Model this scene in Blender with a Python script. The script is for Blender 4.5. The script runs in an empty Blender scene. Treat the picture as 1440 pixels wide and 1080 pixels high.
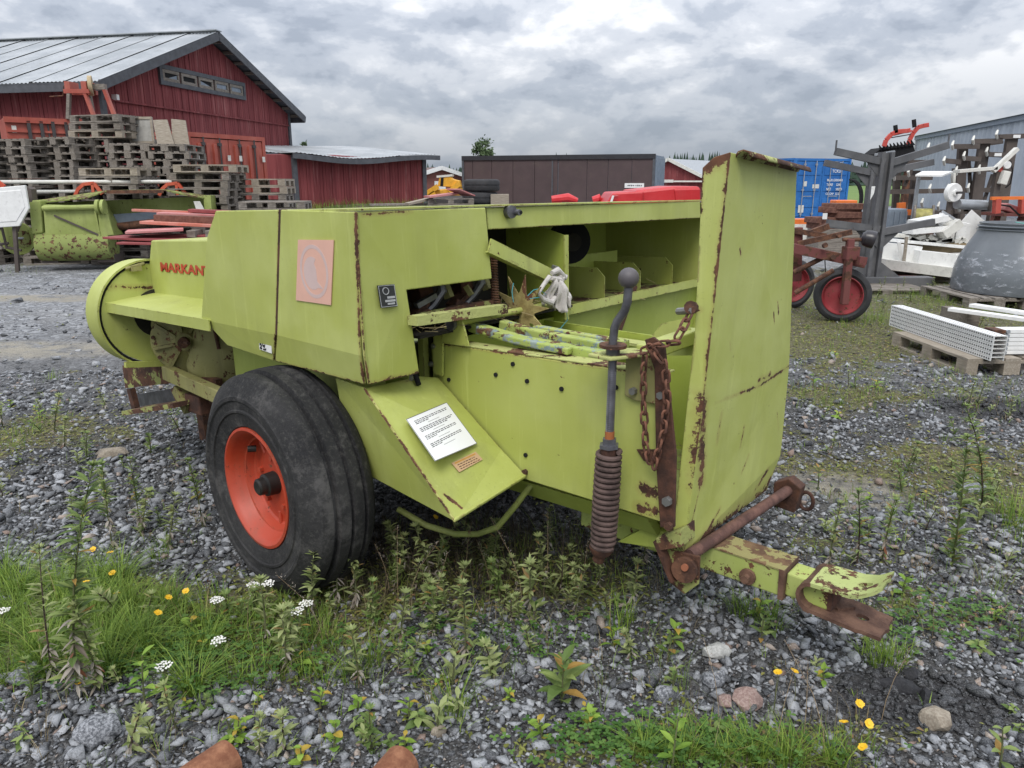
import bpy, bmesh, math, random
import numpy as np
from mathutils import Vector, Matrix, Quaternion, noise as mnoise

# ------------------------------------------------------------------ camera, sky, sun, exposure
scene = bpy.context.scene
COL = scene.collection
FOC, HZ, CAMH = 1050.0, 255.0, 1.6
PITCH = math.atan((540 - HZ) / FOC)
cam = bpy.data.objects.new('camera', bpy.data.cameras.new('camera'))
COL.objects.link(cam)
cam.location = (0, 0, CAMH)
cam.rotation_euler = (math.pi / 2 - PITCH, 0, 0)
cam.data.sensor_fit = 'HORIZONTAL'
cam.data.sensor_width = 36
cam.data.lens = 36 * FOC / 1440
cam.data.clip_start = 0.05
cam.data.clip_end = 3000
scene.camera = cam

SUN_EL, SUN_AZ = math.radians(52), math.radians(190)      # azimuth measured from +Y clockwise; behind and left of the camera
world = bpy.data.worlds.new('World')
scene.world = world
world.use_nodes = True
wn, wl = world.node_tree.nodes, world.node_tree.links
wn.clear()
SKY_STRENGTH = 0.12
def W(t, **kw):
    n = wn.new(t)
    for k, v in kw.items():
        setattr(n, k, v)
    return n
def wmath(op, a, b=None, clamp=False):
    n = W('ShaderNodeMath', operation=op, use_clamp=clamp)
    for i, v in enumerate((a, b)):
        if v is None: continue
        if isinstance(v, (int, float)): n.inputs[i].default_value = v
        else: wl.new(v, n.inputs[i])
    return n.outputs[0]
sky = W('ShaderNodeTexSky', sky_type='NISHITA', sun_disc=False)
sky.sun_elevation = SUN_EL
sky.sun_rotation = SUN_AZ
sky.air_density = 1.0; sky.dust_density = 2.0; sky.ozone_density = 1.0
tc = W('ShaderNodeTexCoord')
sep = W('ShaderNodeSeparateXYZ'); wl.new(tc.outputs['Generated'], sep.inputs[0])
zc = wmath('MAXIMUM', sep.outputs[2], 0.0)
def wnoise(scale, det, rough, dist, off, zs=2.1):
    mp = W('ShaderNodeMapping'); mp.inputs['Location'].default_value = off
    mp.inputs['Scale'].default_value = (1, 1, zs)
    wl.new(tc.outputs['Generated'], mp.inputs[0])
    n = W('ShaderNodeTexNoise'); n.inputs['Scale'].default_value = scale
    n.inputs['Detail'].default_value = det; n.inputs['Roughness'].default_value = rough
    n.inputs['Distortion'].default_value = dist
    wl.new(mp.outputs[0], n.inputs['Vector']); return n.outputs[0]
big = wnoise(2.1, 3, 0.5, 0.2, (3.1, 0.6, 0.35))
mid = wnoise(7.5, 10, 0.55, 0.15, (1.3, 4.2, 0.0))
up_ = wnoise(7.5, 10, 0.55, 0.15, (1.3, 4.2, 0.03))
puff = wmath('SUBTRACT', mid, up_)                          # billows are brighter above and greyer below
cl = wmath('ADD', wmath('MULTIPLY', big, 0.60), wmath('ADD', wmath('MULTIPLY', mid, 0.50), wmath('MULTIPLY', puff, 0.55)))
ramp = W('ShaderNodeValToRGB'); wl.new(cl, ramp.inputs[0])
cr = ramp.color_ramp
cr.interpolation = 'EASE'
cr.elements[0].position = 0.40; cr.elements[0].color = (0.35, 0.39, 0.465, 1)
cr.elements[1].position = 0.70; cr.elements[1].color = (0.86, 0.87, 0.90, 1)
e = cr.elements.new(0.49); e.color = (0.46, 0.50, 0.575, 1)
e = cr.elements.new(0.58); e.color = (0.62, 0.65, 0.71, 1)
# an overcast sky is darker at the horizon and brightens towards the zenith all round
lift = wmath('ADD', wmath('MULTIPLY', wmath('POWER', zc, 0.8), 1.75), 0.62)
hz = W('ShaderNodeMix', data_type='RGBA')
fz = W('ShaderNodeMapRange'); fz.inputs[1].default_value = 0.0; fz.inputs[2].default_value = 0.13
fz.inputs[3].default_value = 0.75; fz.inputs[4].default_value = 0.0
wl.new(zc, fz.inputs[0]); wl.new(fz.outputs[0], hz.inputs[0])
wl.new(ramp.outputs[0], hz.inputs[6]); hz.inputs[7].default_value = (0.37, 0.43, 0.52, 1)
CLOUD_GAIN = 0.90
cs = W('ShaderNodeVectorMath', operation='SCALE'); wl.new(hz.outputs[2], cs.inputs[0])
wl.new(wmath('MULTIPLY', lift, CLOUD_GAIN / SKY_STRENGTH), cs.inputs['Scale'])
mx = W('ShaderNodeMix', data_type='RGBA'); mx.inputs[0].default_value = 0.93
wl.new(sky.outputs[0], mx.inputs[6]); wl.new(cs.outputs[0], mx.inputs[7])
bg = W('ShaderNodeBackground'); bg.inputs['Strength'].default_value = SKY_STRENGTH
wl.new(mx.outputs[2], bg.inputs['Color'])
wo = W('ShaderNodeOutputWorld'); wl.new(bg.outputs[0], wo.inputs[0])

sun = bpy.data.objects.new('sun', bpy.data.lights.new('sun', 'SUN'))
COL.objects.link(sun)
sun.data.energy = 1.5
sun.data.angle = math.radians(25)
sun.data.color = (1.0, 0.96, 0.90)
sd = Vector((math.sin(SUN_AZ) * math.cos(SUN_EL), math.cos(SUN_AZ) * math.cos(SUN_EL), math.sin(SUN_EL)))
sun.rotation_euler = sd.to_track_quat('Z', 'Y').to_euler()
sun.location = (0, 0, 30)

vs = scene.view_settings
vs.view_transform = 'Standard'; vs.look = 'None'; vs.gamma = 1; vs.use_curve_mapping = False
vs.exposure = 0.40
scene.render.engine = 'CYCLES'
scene.cycles.max_bounces = 6
scene.cycles.diffuse_bounces = 3
scene.cycles.transparent_max_bounces = 6

# ------------------------------------------------------------------ where a pixel of the photograph meets a chosen depth, or the ground
CP, SP = math.cos(PITCH), math.sin(PITCH)
def ray(x, y):
    a, b = x - 720, 540 - y
    return Vector((a, FOC * CP + b * SP, b * CP - FOC * SP))
def at(x, y, Y):
    d = ray(x, y); return Vector((0, 0, CAMH)) + d * (Y / d.y)
def gp(x, y, z=0.0):
    d = ray(x, y); return Vector((0, 0, CAMH)) + d * ((z - CAMH) / d.z)

# ------------------------------------------------------------------ helpers: materials
class NT:
    def __init__(s, name):
        s.m = bpy.data.materials.new(name); s.m.use_nodes = True
        s.n, s.l = s.m.node_tree.nodes, s.m.node_tree.links
        s.n.clear()
        s.out = s.n.new('ShaderNodeOutputMaterial')
        s.b = s.n.new('ShaderNodeBsdfPrincipled')
        s.l.new(s.b.outputs[0], s.out.inputs[0])
        s.tc = s.n.new('ShaderNodeTexCoord')
    def put(s, sock, v):
        if v is None: return
        if hasattr(v, 'is_output') or isinstance(v, bpy.types.NodeSocket): s.l.new(v, sock)
        elif isinstance(v, (tuple, list)) and len(v) == 3 and sock.type == 'RGBA': sock.default_value = (*v, 1)
        elif sock.type == 'RGBA' and isinstance(v, (int, float)): sock.default_value = (v, v, v, 1)
        else: sock.default_value = v
    def math(s, op, a, b=None, c=None, clamp=False):
        n = s.n.new('ShaderNodeMath'); n.operation = op; n.use_clamp = clamp
        for i, v in enumerate((a, b, c)): s.put(n.inputs[i], v)
        return n.outputs[0]
    def vec(s, op, a, b=None, out=0, scale=None):
        n = s.n.new('ShaderNodeVectorMath'); n.operation = op
        s.put(n.inputs[0], a)
        if b is not None: s.put(n.inputs[1], b)
        if scale is not None: s.put(n.inputs['Scale'], scale)
        return n.outputs[out]
    def noise(s, scale, detail=4, rough=0.55, vec=None, dist=0.0, sc=None, out=0, off=None):
        v = vec if vec is not None else s.tc.outputs['Object']
        if sc or off:
            mp = s.n.new('ShaderNodeMapping'); mp.inputs['Scale'].default_value = sc or (1, 1, 1)
            mp.inputs['Location'].default_value = off or (0, 0, 0)
            s.l.new(v, mp.inputs[0]); v = mp.outputs[0]
        n = s.n.new('ShaderNodeTexNoise'); n.inputs['Scale'].default_value = scale
        n.inputs['Detail'].default_value = detail; n.inputs['Roughness'].default_value = rough
        n.inputs['Distortion'].default_value = dist
        s.l.new(v, n.inputs['Vector']); return n.outputs[out]
    def voro(s, scale, feature='F1', out=0, vec=None, rnd=1.0):
        n = s.n.new('ShaderNodeTexVoronoi'); n.feature = feature; n.inputs['Scale'].default_value = scale
        n.inputs['Randomness'].default_value = rnd
        s.l.new(vec if vec is not None else s.tc.outputs['Object'], n.inputs['Vector']); return n.outputs[out]
    def step(s, v, a, b, to0=0.0, to1=1.0):
        n = s.n.new('ShaderNodeMapRange'); n.interpolation_type = 'SMOOTHSTEP'
        s.put(n.inputs[0], v); s.put(n.inputs[1], a); s.put(n.inputs[2], b); s.put(n.inputs[3], to0); s.put(n.inputs[4], to1)
        return n.outputs[0]
    def mix(s, f, a, b, mode='MIX'):
        n = s.n.new('ShaderNodeMix'); n.data_type = 'RGBA'; n.blend_type = mode
        s.put(n.inputs[0], f); s.put(n.inputs[6], a); s.put(n.inputs[7], b); return n.outputs[2]
    def bump(s, h, strength=0.4, dist=0.01, normal=None):
        n = s.n.new('ShaderNodeBump'); n.inputs['Strength'].default_value = strength; n.inputs['Distance'].default_value = dist
        s.put(n.inputs['Height'], h)
        if normal is not None: s.put(n.inputs['Normal'], normal)
        s.put(s.b.inputs['Normal'], n.outputs[0]); return n.outputs[0]
    def rand(s):
        return s.n.new('ShaderNodeObjectInfo').outputs['Random']
    def attr(s, name):
        n = s.n.new('ShaderNodeAttribute'); n.attribute_name = name; return n.outputs['Fac']
    def fin(s, col, rough=0.6, metal=0.0, spec=None):
        s.put(s.b.inputs['Base Color'], col); s.put(s.b.inputs['Roughness'], rough); s.put(s.b.inputs['Metallic'], metal)
        if spec is not None: s.put(s.b.inputs['Specular IOR Level'], spec)
        return s.m

RUST_A, RUST_B = (0.048, 0.021, 0.013), (0.150, 0.066, 0.034)
def rust_col(t):
    n = t.noise(14, 6, 0.65)
    c = t.mix(t.step(n, 0.35, 0.68), RUST_A, RUST_B)
    return t.mix(t.step(t.noise(60, 3, 0.6), 0.6, 0.75), c, (0.26, 0.13, 0.065))

def paint(name, base, faded, chips=0.5, edge=1.0, segs=(), grime=0.5, rough=0.42, blue=False, dirt=(0.10, 0.085, 0.05), moss=0.0):
    """weathered enamel: faded areas, grime runs, chips down to rust, worn edges, and rust along given seams (object space)"""
    t = NT(name)
    n1 = t.noise(2.6, 5, 0.6)
    col = t.mix(t.step(n1, 0.36, 0.66), base, faded)
    col = t.mix(t.step(t.noise(1.1, 4, 0.6, off=(9, 2, 4)), 0.42, 0.62, 0, 0.35), col, tuple(x * 0.74 for x in base))
    col = t.mix(t.step(t.noise(34, 5, 0.75, sc=(1, 1, 0.05), off=(2, 9, 1)), 0.55, 0.72, 0, 0.28), col, tuple(min(1, x * 1.25 + 0.03) for x in faded))
    run = t.noise(9, 5, 0.6, sc=(1, 1, 0.13))
    col = t.mix(t.math('MULTIPLY', t.step(run, 0.48, 0.78), 0.35 * grime), col, dirt)
    spk = t.noise(120, 2, 0.6)
    col = t.mix(t.math('MULTIPLY', t.step(spk, 0.60, 0.74), t.math('MULTIPLY', t.step(t.noise(3.5, 3, 0.5, off=(5, 2, 1)), 0.45, 0.7), 0.55 * grime)), col, (0.07, 0.06, 0.03))
    if moss:
        col = t.mix(t.math('MULTIPLY', t.step(t.noise(7, 6, 0.7), 0.5, 0.7), moss), col, (0.09, 0.10, 0.03))
    chipn = t.noise(17, 9, 0.72)
    lim = 0.70 - 0.07 * chips
    mask = t.step(chipn, lim, lim + 0.012)
    if edge > 0:
        bv = t.n.new('ShaderNodeBevel'); bv.samples = 3; bv.inputs['Radius'].default_value = 0.011
        geo = t.n.new('ShaderNodeNewGeometry')
        dt = t.vec('DOT_PRODUCT', bv.outputs[0], geo.outputs['Normal'], out=1)
        ed = t.step(t.math('SUBTRACT', 1.0, dt), 0.03, 0.22)
        en = t.step(t.noise(13, 8, 0.75, off=(2, 7, 3)), 0.575 - 0.06 * edge, 0.63 - 0.06 * edge)
        mask = t.math('MAXIMUM', mask, t.math('MULTIPLY', ed, en))
    if segs:
        wob = t.math('ADD', t.math('MULTIPLY', t.math('SUBTRACT', t.noise(34, 9, 0.78, off=(1, 4, 9)), 0.5), 5.5), t.math('MULTIPLY', t.math('SUBTRACT', t.noise(7, 4, 0.65, off=(8, 4, 2)), 0.54), 4.0))
        tot = None
        for A, B, wd in segs:
            wd *= 0.66
            A, B = Vector(A), Vector(B); ba = B - A
            pa = t.vec('SUBTRACT', t.tc.outputs['Object'], tuple(A))
            h = t.math('MULTIPLY', t.vec('DOT_PRODUCT', pa, tuple(ba), out=1), 1.0 / max(ba.length_squared, 1e-9), clamp=True)
            dd = t.vec('LENGTH', t.vec('SUBTRACT', pa, t.vec('SCALE', tuple(ba), scale=h)), out=1)
            q = t.math('SUBTRACT', 1.0, t.math('MULTIPLY', dd, 1.0 / wd))
            tot = q if tot is None else t.math('MAXIMUM', tot, q)
        mask = t.math('MAXIMUM', mask, t.math('MULTIPLY', t.step(t.math('ADD', tot, wob), 0.28, 0.42), t.step(tot, -1.4, -0.9)))
        col = t.mix(t.math('MULTIPLY', t.step(t.math('ADD', tot, t.math('MULTIPLY', wob, 0.6)), -1.1, 0.3), 0.30), col, (0.30, 0.20, 0.07))
    rc = rust_col(t)
    if blue:
        rc = t.mix(t.step(t.noise(6, 4, 0.6, off=(3, 3, 3)), 0.44, 0.50), rc, t.mix(t.step(t.noise(15, 5, 0.6), 0.4, 0.6), (0.17, 0.23, 0.245), (0.27, 0.33, 0.31)))
    out = t.mix(mask, col, rc)
    t.bump(t.math('ADD', t.math('MULTIPLY', mask, -0.5), t.math('ADD', t.math('MULTIPLY', t.noise(90, 3, 0.6), t.math('MULTIPLY', mask, 0.7)), t.math('ADD', t.math('MULTIPLY', t.noise(3.2, 3, 0.5), 3.2), t.math('MULTIPLY', t.noise(150, 2, 0.5), 0.05)))), 0.35, 0.006)
    return t.fin(out, t.mix(mask, t.math('ADD', rough, t.math('MULTIPLY', n1, 0.2)), 0.92))

def rusty(name, a=RUST_A, b=RUST_B, paintc=None, amount=0.5, grey=0.0):
    t = NT(name)
    col = rust_col(t) if (a, b) == (RUST_A, RUST_B) else t.mix(t.step(t.noise(14, 6, 0.65), 0.35, 0.68), a, b)
    if grey:
        col = t.mix(t.math('MULTIPLY', t.step(t.noise(8, 5, 0.6, off=(4, 1, 2)), 0.45, 0.6), grey), col, (0.20, 0.20, 0.22))
    if paintc:
        m = t.step(t.noise(9, 8, 0.7, off=(7, 1, 5)), 0.62 - 0.24 * amount, 0.635 - 0.24 * amount)
        col = t.mix(m, col, paintc)
    t.bump(t.noise(70, 5, 0.7), 0.6, 0.006)
    return t.fin(col, 0.85)

def plain(name, col, rough=0.5, var=0.15, metal=0.0, scale=6, bump=0.0, dirt=0.25):
    t = NT(name)
    c = t.mix(t.step(t.noise(scale, 6, 0.6), 0.3, 0.7), tuple(x * (1 - var) for x in col), tuple(min(1, x * (1 + var)) for x in col))
    c = t.mix(t.math('MULTIPLY', t.step(t.noise(scale * 2.3, 7, 0.7, off=(3, 8, 1)), 0.52, 0.72), dirt), c, (0.10, 0.085, 0.06))
    if bump: t.bump(t.noise(scale * 8, 5, 0.65), bump, 0.01)
    return t.fin(c, rough, metal)

# ------------------------------------------------------------------ helpers: meshes
class MB:
    def __init__(s): s.v, s.f, s.t = [], [], []
    def add(s, vs_, fs_, tint=None):
        k = len(s.v); s.v += [tuple(p) for p in vs_]; s.f += [tuple(i + k for i in f) for f in fs_]
        s.t += [0.5 if tint is None else tint] * len(fs_)
        return s
    def box(s, c, size, rot=None):
        hx, hy, hz_ = size[0] / 2, size[1] / 2, size[2] / 2
        P = [Vector((x, y, z)) for x in (-hx, hx) for y in (-hy, hy) for z in (-hz_, hz_)]
        if rot is not None: P = [rot @ p for p in P]
        c = Vector(c)
        return s.add([c + p for p in P], [(0, 1, 3, 2), (4, 6, 7, 5), (0, 4, 5, 1), (2, 3, 7, 6), (0, 2, 6, 4), (1, 5, 7, 3)])
    def bar(s, a, b, w, h, up=(0, 0, 1)):
        a, b = Vector(a), Vector(b); d = (b - a); L = d.length; d.normalize()
        up = Vector(up); side = d.cross(up)
        if side.length < 1e-4: side = d.cross(Vector((1, 0, 0)))
        side.normalize(); up = side.cross(d)
        P = []
        for e in (a, b):
            for i, j in ((-1, -1), (1, -1), (1, 1), (-1, 1)): P.append(e + side * (i * w / 2) + up * (j * h / 2))
        return s.add(P, [(0, 3, 2, 1), (4, 5, 6, 7), (0, 1, 5, 4), (1, 2, 6, 5), (2, 3, 7, 6), (3, 0, 4, 7)])
    def tube(s, pts, r, n=10, cap=True, closed=False):
        pts = [Vector(p) for p in pts]; m = len(pts); rs = r if isinstance(r, (list, tuple)) else [r] * m
        V, F = [], []
        ref = None
        for i, p in enumerate(pts):
            if closed: d = pts[(i + 1) % m] - pts[i - 1]
            else: d = pts[min(i + 1, m - 1)] - pts[max(i - 1, 0)]
            d.normalize()
            if ref is None:
                ref = Vector((0, 0, 1)) if abs(d.z) < 0.9 else Vector((1, 0, 0))
            a = (ref - d * ref.dot(d)).normalized(); b = d.cross(a); ref = a
            for k in range(n):
                q = 2 * math.pi * k / n; V.append(p + (a * math.cos(q) + b * math.sin(q)) * rs[i])
        for i in range(m if closed else m - 1):
            j = (i + 1) % m
            for k in range(n): F.append((i * n + k, i * n + (k + 1) % n, j * n + (k + 1) % n, j * n + k))
        if cap and not closed:
            F.append(tuple(range(n - 1, -1, -1))); F.append(tuple((m - 1) * n + k for k in range(n)))
        return s.add(V, F)
    def lathe(s, prof, origin, axis, n=32, close=False):
        o = Vector(origin); ax = Vector(axis).normalized()
        ref = Vector((0, 0, 1)) if abs(ax.z) < 0.9 else Vector((1, 0, 0))
        a = (ref - ax * ref.dot(ax)).normalized(); b = ax.cross(a)
        V, F = [], []; m = len(prof)
        for r, h in prof:
            for k in range(n):
                q = 2 * math.pi * k / n; V.append(o + ax * h + (a * math.cos(q) + b * math.sin(q)) * max(r, 1e-4))
        for i in range(m if close else m - 1):
            j = (i + 1) % m
            for k in range(n): F.append((i * n + k, i * n + (k + 1) % n, j * n + (k + 1) % n, j * n + k))
        return s.add(V, F)
    def disc(s, c, axis, r, h, n=16):
        return s.lathe([(0, -h / 2), (r, -h / 2), (r, h / 2), (0, h / 2)], c, axis, n)
    def prism(s, poly, vec):
        poly = [Vector(p) for p in poly]; vec = Vector(vec); n = len(poly)
        V = poly + [p + vec for p in poly]
        F = [tuple(range(n - 1, -1, -1)), tuple(range(n, 2 * n))] + [(i, (i + 1) % n, n + (i + 1) % n, n + i) for i in range(n)]
        return s.add(V, F)
    def plate(s, poly, th=0.004, flip=False):
        poly = [Vector(p) for p in poly]
        nrm = Vector((0, 0, 0))
        for i in range(len(poly)):
            a, b = poly[i], poly[(i + 1) % len(poly)]
            nrm += Vector(((a.y - b.y) * (a.z + b.z), (a.z - b.z) * (a.x + b.x), (a.x - b.x) * (a.y + b.y)))
        nrm.normalize()
        if flip: nrm = -nrm
        return s.prism(poly, nrm * th)
    def obj(s, name, mat, parent=None, smooth=35, bevel=0.0, loc=None, kind=None, tint=False, fix=True, seg=2):
        me = bpy.data.meshes.new(name); me.from_pydata(s.v, [], s.f)
        if fix:
            bm = bmesh.new(); bm.from_mesh(me); bmesh.ops.recalc_face_normals(bm, faces=bm.faces); bm.to_mesh(me); bm.free()
        if tint:
            at_ = me.attributes.new('tint', 'FLOAT', 'FACE'); at_.data.foreach_set('value', np.array(s.t, dtype=np.float32))
        if smooth:
            me.shade_smooth(); me.set_sharp_from_angle(angle=math.radians(smooth))
        me.materials.append(mat)
        o = bpy.data.objects.new(name, me); COL.objects.link(o)
        if parent is not None: o.parent = parent
        if loc is not None: o.location = loc
        if kind: o['kind'] = kind
        if bevel:
            b = o.modifiers.new('bevel', 'BEVEL'); b.width = bevel; b.segments = seg; b.limit_method = 'ANGLE'; b.angle_limit = math.radians(40)
        return o
def tag(o, label, cat, group=None, kind=None):
    o['label'] = label; o['category'] = cat
    if group: o['group'] = group
    if kind: o['kind'] = kind
    return o
def thing(name, label, cat, loc=(0, 0, 0), rz=0.0, group=None):
    o = bpy.data.objects.new(name, None); COL.objects.link(o)
    o.empty_display_size = 0.1
    o.location = loc; o.rotation_euler = (0, 0, rz)
    return tag(o, label, cat, group)
KIDS = {}
def dup(root, loc, rz, label, group=None, rx=0.0, ry=0.0):
    def cp(o, par):
        c = o.copy(); COL.objects.link(c); c.parent = par
        for ch in o.children: cp(ch, c)
        return c
    r = cp(root, None); r.location = loc; r.rotation_euler = (rx, ry, rz); r['label'] = label
    if group: r['group'] = group
    return r
def instance(name, ob, parent, mw=None):
    c = bpy.data.objects.new(name, ob.data); COL.objects.link(c); c.parent = parent
    if mw is not None: c.matrix_local = mw
    return c
def text_mesh(txt, size, mat, parent, mw, name='lettering', th=0.0008, bold=0.0, xs=1.0, shear=0.0):
    cu = bpy.data.curves.new(name, 'FONT'); cu.body = txt; cu.size = size; cu.extrude = th; cu.offset = bold; cu.shear = shear
    cu.align_x = 'LEFT'; cu.align_y = 'BOTTOM_BASELINE'
    tmp = bpy.data.objects.new(name, cu); COL.objects.link(tmp)
    dg = bpy.context.evaluated_depsgraph_get(); dg.update()
    me = bpy.data.meshes.new_from_object(tmp.evaluated_get(dg))
    bpy.data.objects.remove(tmp); bpy.data.curves.remove(cu)
    me.transform(Matrix.Diagonal((xs, 1, 1, 1)))
    me.materials.clear(); me.materials.append(mat)
    o = bpy.data.objects.new(name, me); COL.objects.link(o); o.parent = parent; o.matrix_local = mw
    return o
def frame(o, xa, ya):
    """matrix with origin o, x axis along xa and y axis towards ya"""
    x = Vector(xa).normalized(); y = Vector(ya); y = (y - x * y.dot(x)).normalized(); z = x.cross(y)
    m = Matrix((x, y, z)).transposed().to_4x4(); m.translation = Vector(o); return m
R = random.Random(7)
# ------------------------------------------------------------------ the ground: one sheet to the horizon, loose crushed rock on it near the camera
BAL_O = gp(398, 832)
def fbm(x, y, s, o=0.0):
    return mnoise.fractal(Vector((x * s + o, y * s - o, o)), 1.0, 2.0, 4)
def blob(x, y, cx, cy, rx, ry):
    return math.exp(-(((x - cx) / rx) ** 2 + ((y - cy) / ry) ** 2))
def gpx(px_, py_):
    p = gp(px_, py_); return (p.x, p.y)
WEEDY = [(*gpx(190, 880), 0.55, 0.32), (*gpx(60, 860), 0.4, 0.35), (*gpx(1230, 470), 1.6, 1.0), (*gpx(1330, 455), 1.8, 1.3), (*gpx(1160, 480), 1.2, 1.2),
         (*gpx(560, 815), 0.6, 0.25), (*gpx(760, 800), 0.6, 0.25), (*gpx(1180, 560), 0.9, 0.4), (*gpx(1330, 640), 0.7, 0.3), (*gpx(1300, 860), 0.4, 0.2), (*gpx(980, 1050), 0.5, 0.12), (*gpx(1150, 660), 0.4, 0.2), (*gpx(1220, 780), 0.5, 0.25),
         (*gpx(60, 610), 0.7, 0.5), (*gpx(120, 365), 5, 1.0), (*gpx(1400, 430), 3, 3), (*gpx(1300, 400), 3, 2.5), (*gpx(1400, 690), 0.5, 0.4), (*gpx(400, 880), 0.4, 0.25)]
DARK = [(*gpx(1395, 575), 0.42, 0.30), (*gpx(1290, 985), 0.26, 0.16), (*gpx(690, 745), 1.15, 0.62)]  # dark ground spots; the last paints in the shade under the baler
SAND = [(*gpx(20, 492), 1.6, 0.45), (*gpx(1190, 690), 0.35, 0.3), (*gpx(60, 420), 3.5, 0.35)]
def cover(x, y):
    n = fbm(x, y, 0.9, 3.0)
    w = sum(blob(x, y, *b) for b in WEEDY)
    n2 = fbm(x, y, 5.0, 9.0)
    return max(0.0, min(1.0, w * 0.8 + n * 0.55 + n2 * 0.55 - 0.12))
def hgt(x, y):
    h = 0.022 * fbm(x, y, 0.8, 1.0) + 0.010 * fbm(x, y, 3.5, 5.0)
    return h * min(1, max(0.15, 1.2 - math.hypot(x, y) / 60))

def ground_lines(lo, hi, fine_lo, fine_hi, st):
    a = list(np.arange(fine_lo, fine_hi, st)); g = st; q = fine_hi
    while q < hi: a.append(q); g *= 1.22; q += g
    g = st; q = fine_lo; b = []
    while q > lo:
        g *= 1.22; q -= g; b.append(q)
    return b[::-1] + a
gx = ground_lines(-900, 900, -5.5, 6.5, 0.07)
gy = ground_lines(-60, 1300, 0.2, 9.5, 0.07)
nx, ny = len(gx), len(gy)
gv = np.zeros((ny * nx, 3), dtype=np.float32); soil = np.zeros(ny * nx, dtype=np.float32); dark = np.zeros(ny * nx, dtype=np.float32); farr = np.zeros(ny * nx, dtype=np.float32); sand = np.zeros(ny * nx, dtype=np.float32)
k = 0
for y in gy:
    for x in gx:
        dd_ = math.hypot(x, y); farr[k] = min(1, max(0, (dd_ - 5.5) / 5.0))
        near = abs(x) < 30 and -3 < y < 40
        gv[k] = (x, y, hgt(x, y) if near else -0.02)
        if near:
            soil[k] = cover(x, y)
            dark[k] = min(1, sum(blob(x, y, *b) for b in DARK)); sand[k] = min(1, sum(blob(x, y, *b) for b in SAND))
        k += 1
idx = np.arange(ny * nx).reshape(ny, nx)
gf = np.stack([idx[:-1, :-1], idx[:-1, 1:], idx[1:, 1:], idx[1:, :-1]], -1).reshape(-1, 4)
def np_mesh(name, v, f, mat, attrs=(), smooth=False, fattrs=()):
    me = bpy.data.meshes.new(name); nf, kk = f.shape
    me.vertices.add(len(v)); me.vertices.foreach_set('co', np.ascontiguousarray(v, dtype=np.float32).ravel())
    me.loops.add(nf * kk); me.loops.foreach_set('vertex_index', np.ascontiguousarray(f, dtype=np.int32).ravel())
    me.polygons.add(nf); me.polygons.foreach_set('loop_start', np.arange(0, nf * kk, kk, dtype=np.int32))
    for n_, a in attrs:
        t_ = me.attributes.new(n_, 'FLOAT', 'POINT'); t_.data.foreach_set('value', np.ascontiguousarray(a, dtype=np.float32))
    for n_, a in fattrs:
        t_ = me.attributes.new(n_, 'FLOAT', 'FACE'); t_.data.foreach_set('value', np.ascontiguousarray(a, dtype=np.float32))
    me.update(calc_edges=True); me.validate()
    if smooth: me.shade_smooth()
    me.materials.append(mat)
    o = bpy.data.objects.new(name, me); COL.objects.link(o); return o

t = NT('gravel_ground')
ob = t.tc.outputs['Object']
v1 = t.voro(26, vec=ob); v1c = t.voro(26, out=1, vec=ob)
v2 = t.voro(55, vec=ob); v2c = t.voro(55, out=1, vec=ob)
g1 = t.mix(t.step(t.vec('DOT_PRODUCT', v1c, (0.5, 0.3, 0.2), out=1), 0.2, 0.85), (0.11, 0.115, 0.125), (0.42, 0.43, 0.445))
g2 = t.mix(t.step(t.vec('DOT_PRODUCT', v2c, (0.5, 0.3, 0.2), out=1), 0.2, 0.85), (0.08, 0.082, 0.088), (0.30, 0.305, 0.31))
gr = t.mix(t.step(t.noise(3, 5, 0.6), 0.42, 0.62), g1, g2)
gr = t.mix(t.step(t.noise(0.35, 6, 0.6), 0.40, 0.65, 0.0, 0.35), gr, (0.27, 0.265, 0.255))
gr = t.mix(t.math('SUBTRACT', 1.0, t.attr('far_ground')), gr, t.mix(0.45, (0.032, 0.030, 0.028), t.mix(t.step(t.vec('DOT_PRODUCT', t.voro(130, out=1, vec=ob), (0.5, 0.3, 0.2), out=1), 0.25, 0.85), (0.035, 0.035, 0.036), (0.22, 0.22, 0.22))))  # ground near the camera darkened to paint shade between the stones
so = t.math('MULTIPLY', t.attr('soil'), t.math('ADD', 0.55, t.noise(5, 5, 0.7)))
so = t.step(so, 0.28, 0.62)
soilc = t.mix(t.step(t.noise(13, 6, 0.7), 0.42, 0.62), (0.085, 0.075, 0.045), (0.115, 0.12, 0.035))
soilc = t.mix(t.step(t.noise(33, 4, 0.7, off=(2, 2, 2)), 0.5, 0.64), soilc, (0.21, 0.185, 0.125))
cc = t.mix(t.math('MULTIPLY', so, 0.9), gr, soilc)
cc = t.mix(t.math('MULTIPLY', t.step(t.attr('sand'), 0.2, 0.8), t.step(t.noise(4, 4, 0.6), 0.3, 0.6)), cc, (0.30, 0.275, 0.225))
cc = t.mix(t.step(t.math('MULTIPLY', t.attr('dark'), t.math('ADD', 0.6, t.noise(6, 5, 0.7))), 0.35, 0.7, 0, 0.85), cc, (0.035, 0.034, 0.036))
hh = t.math('ADD', t.math('ADD', t.math('MULTIPLY', v1, -0.6), t.math('MULTIPLY', v2, -0.3)), t.math('MULTIPLY', t.voro(130, vec=ob), -0.2))
t.bump(hh, 0.9, 0.03)
GROUND_M = t.fin(cc, 0.93, spec=0.25)
gnd = np_mesh('ground', gv, gf, GROUND_M, attrs=(('soil', soil), ('dark', dark), ('sand', sand), ('far_ground', farr)), smooth=True)
gnd['kind'] = 'structure'

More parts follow.
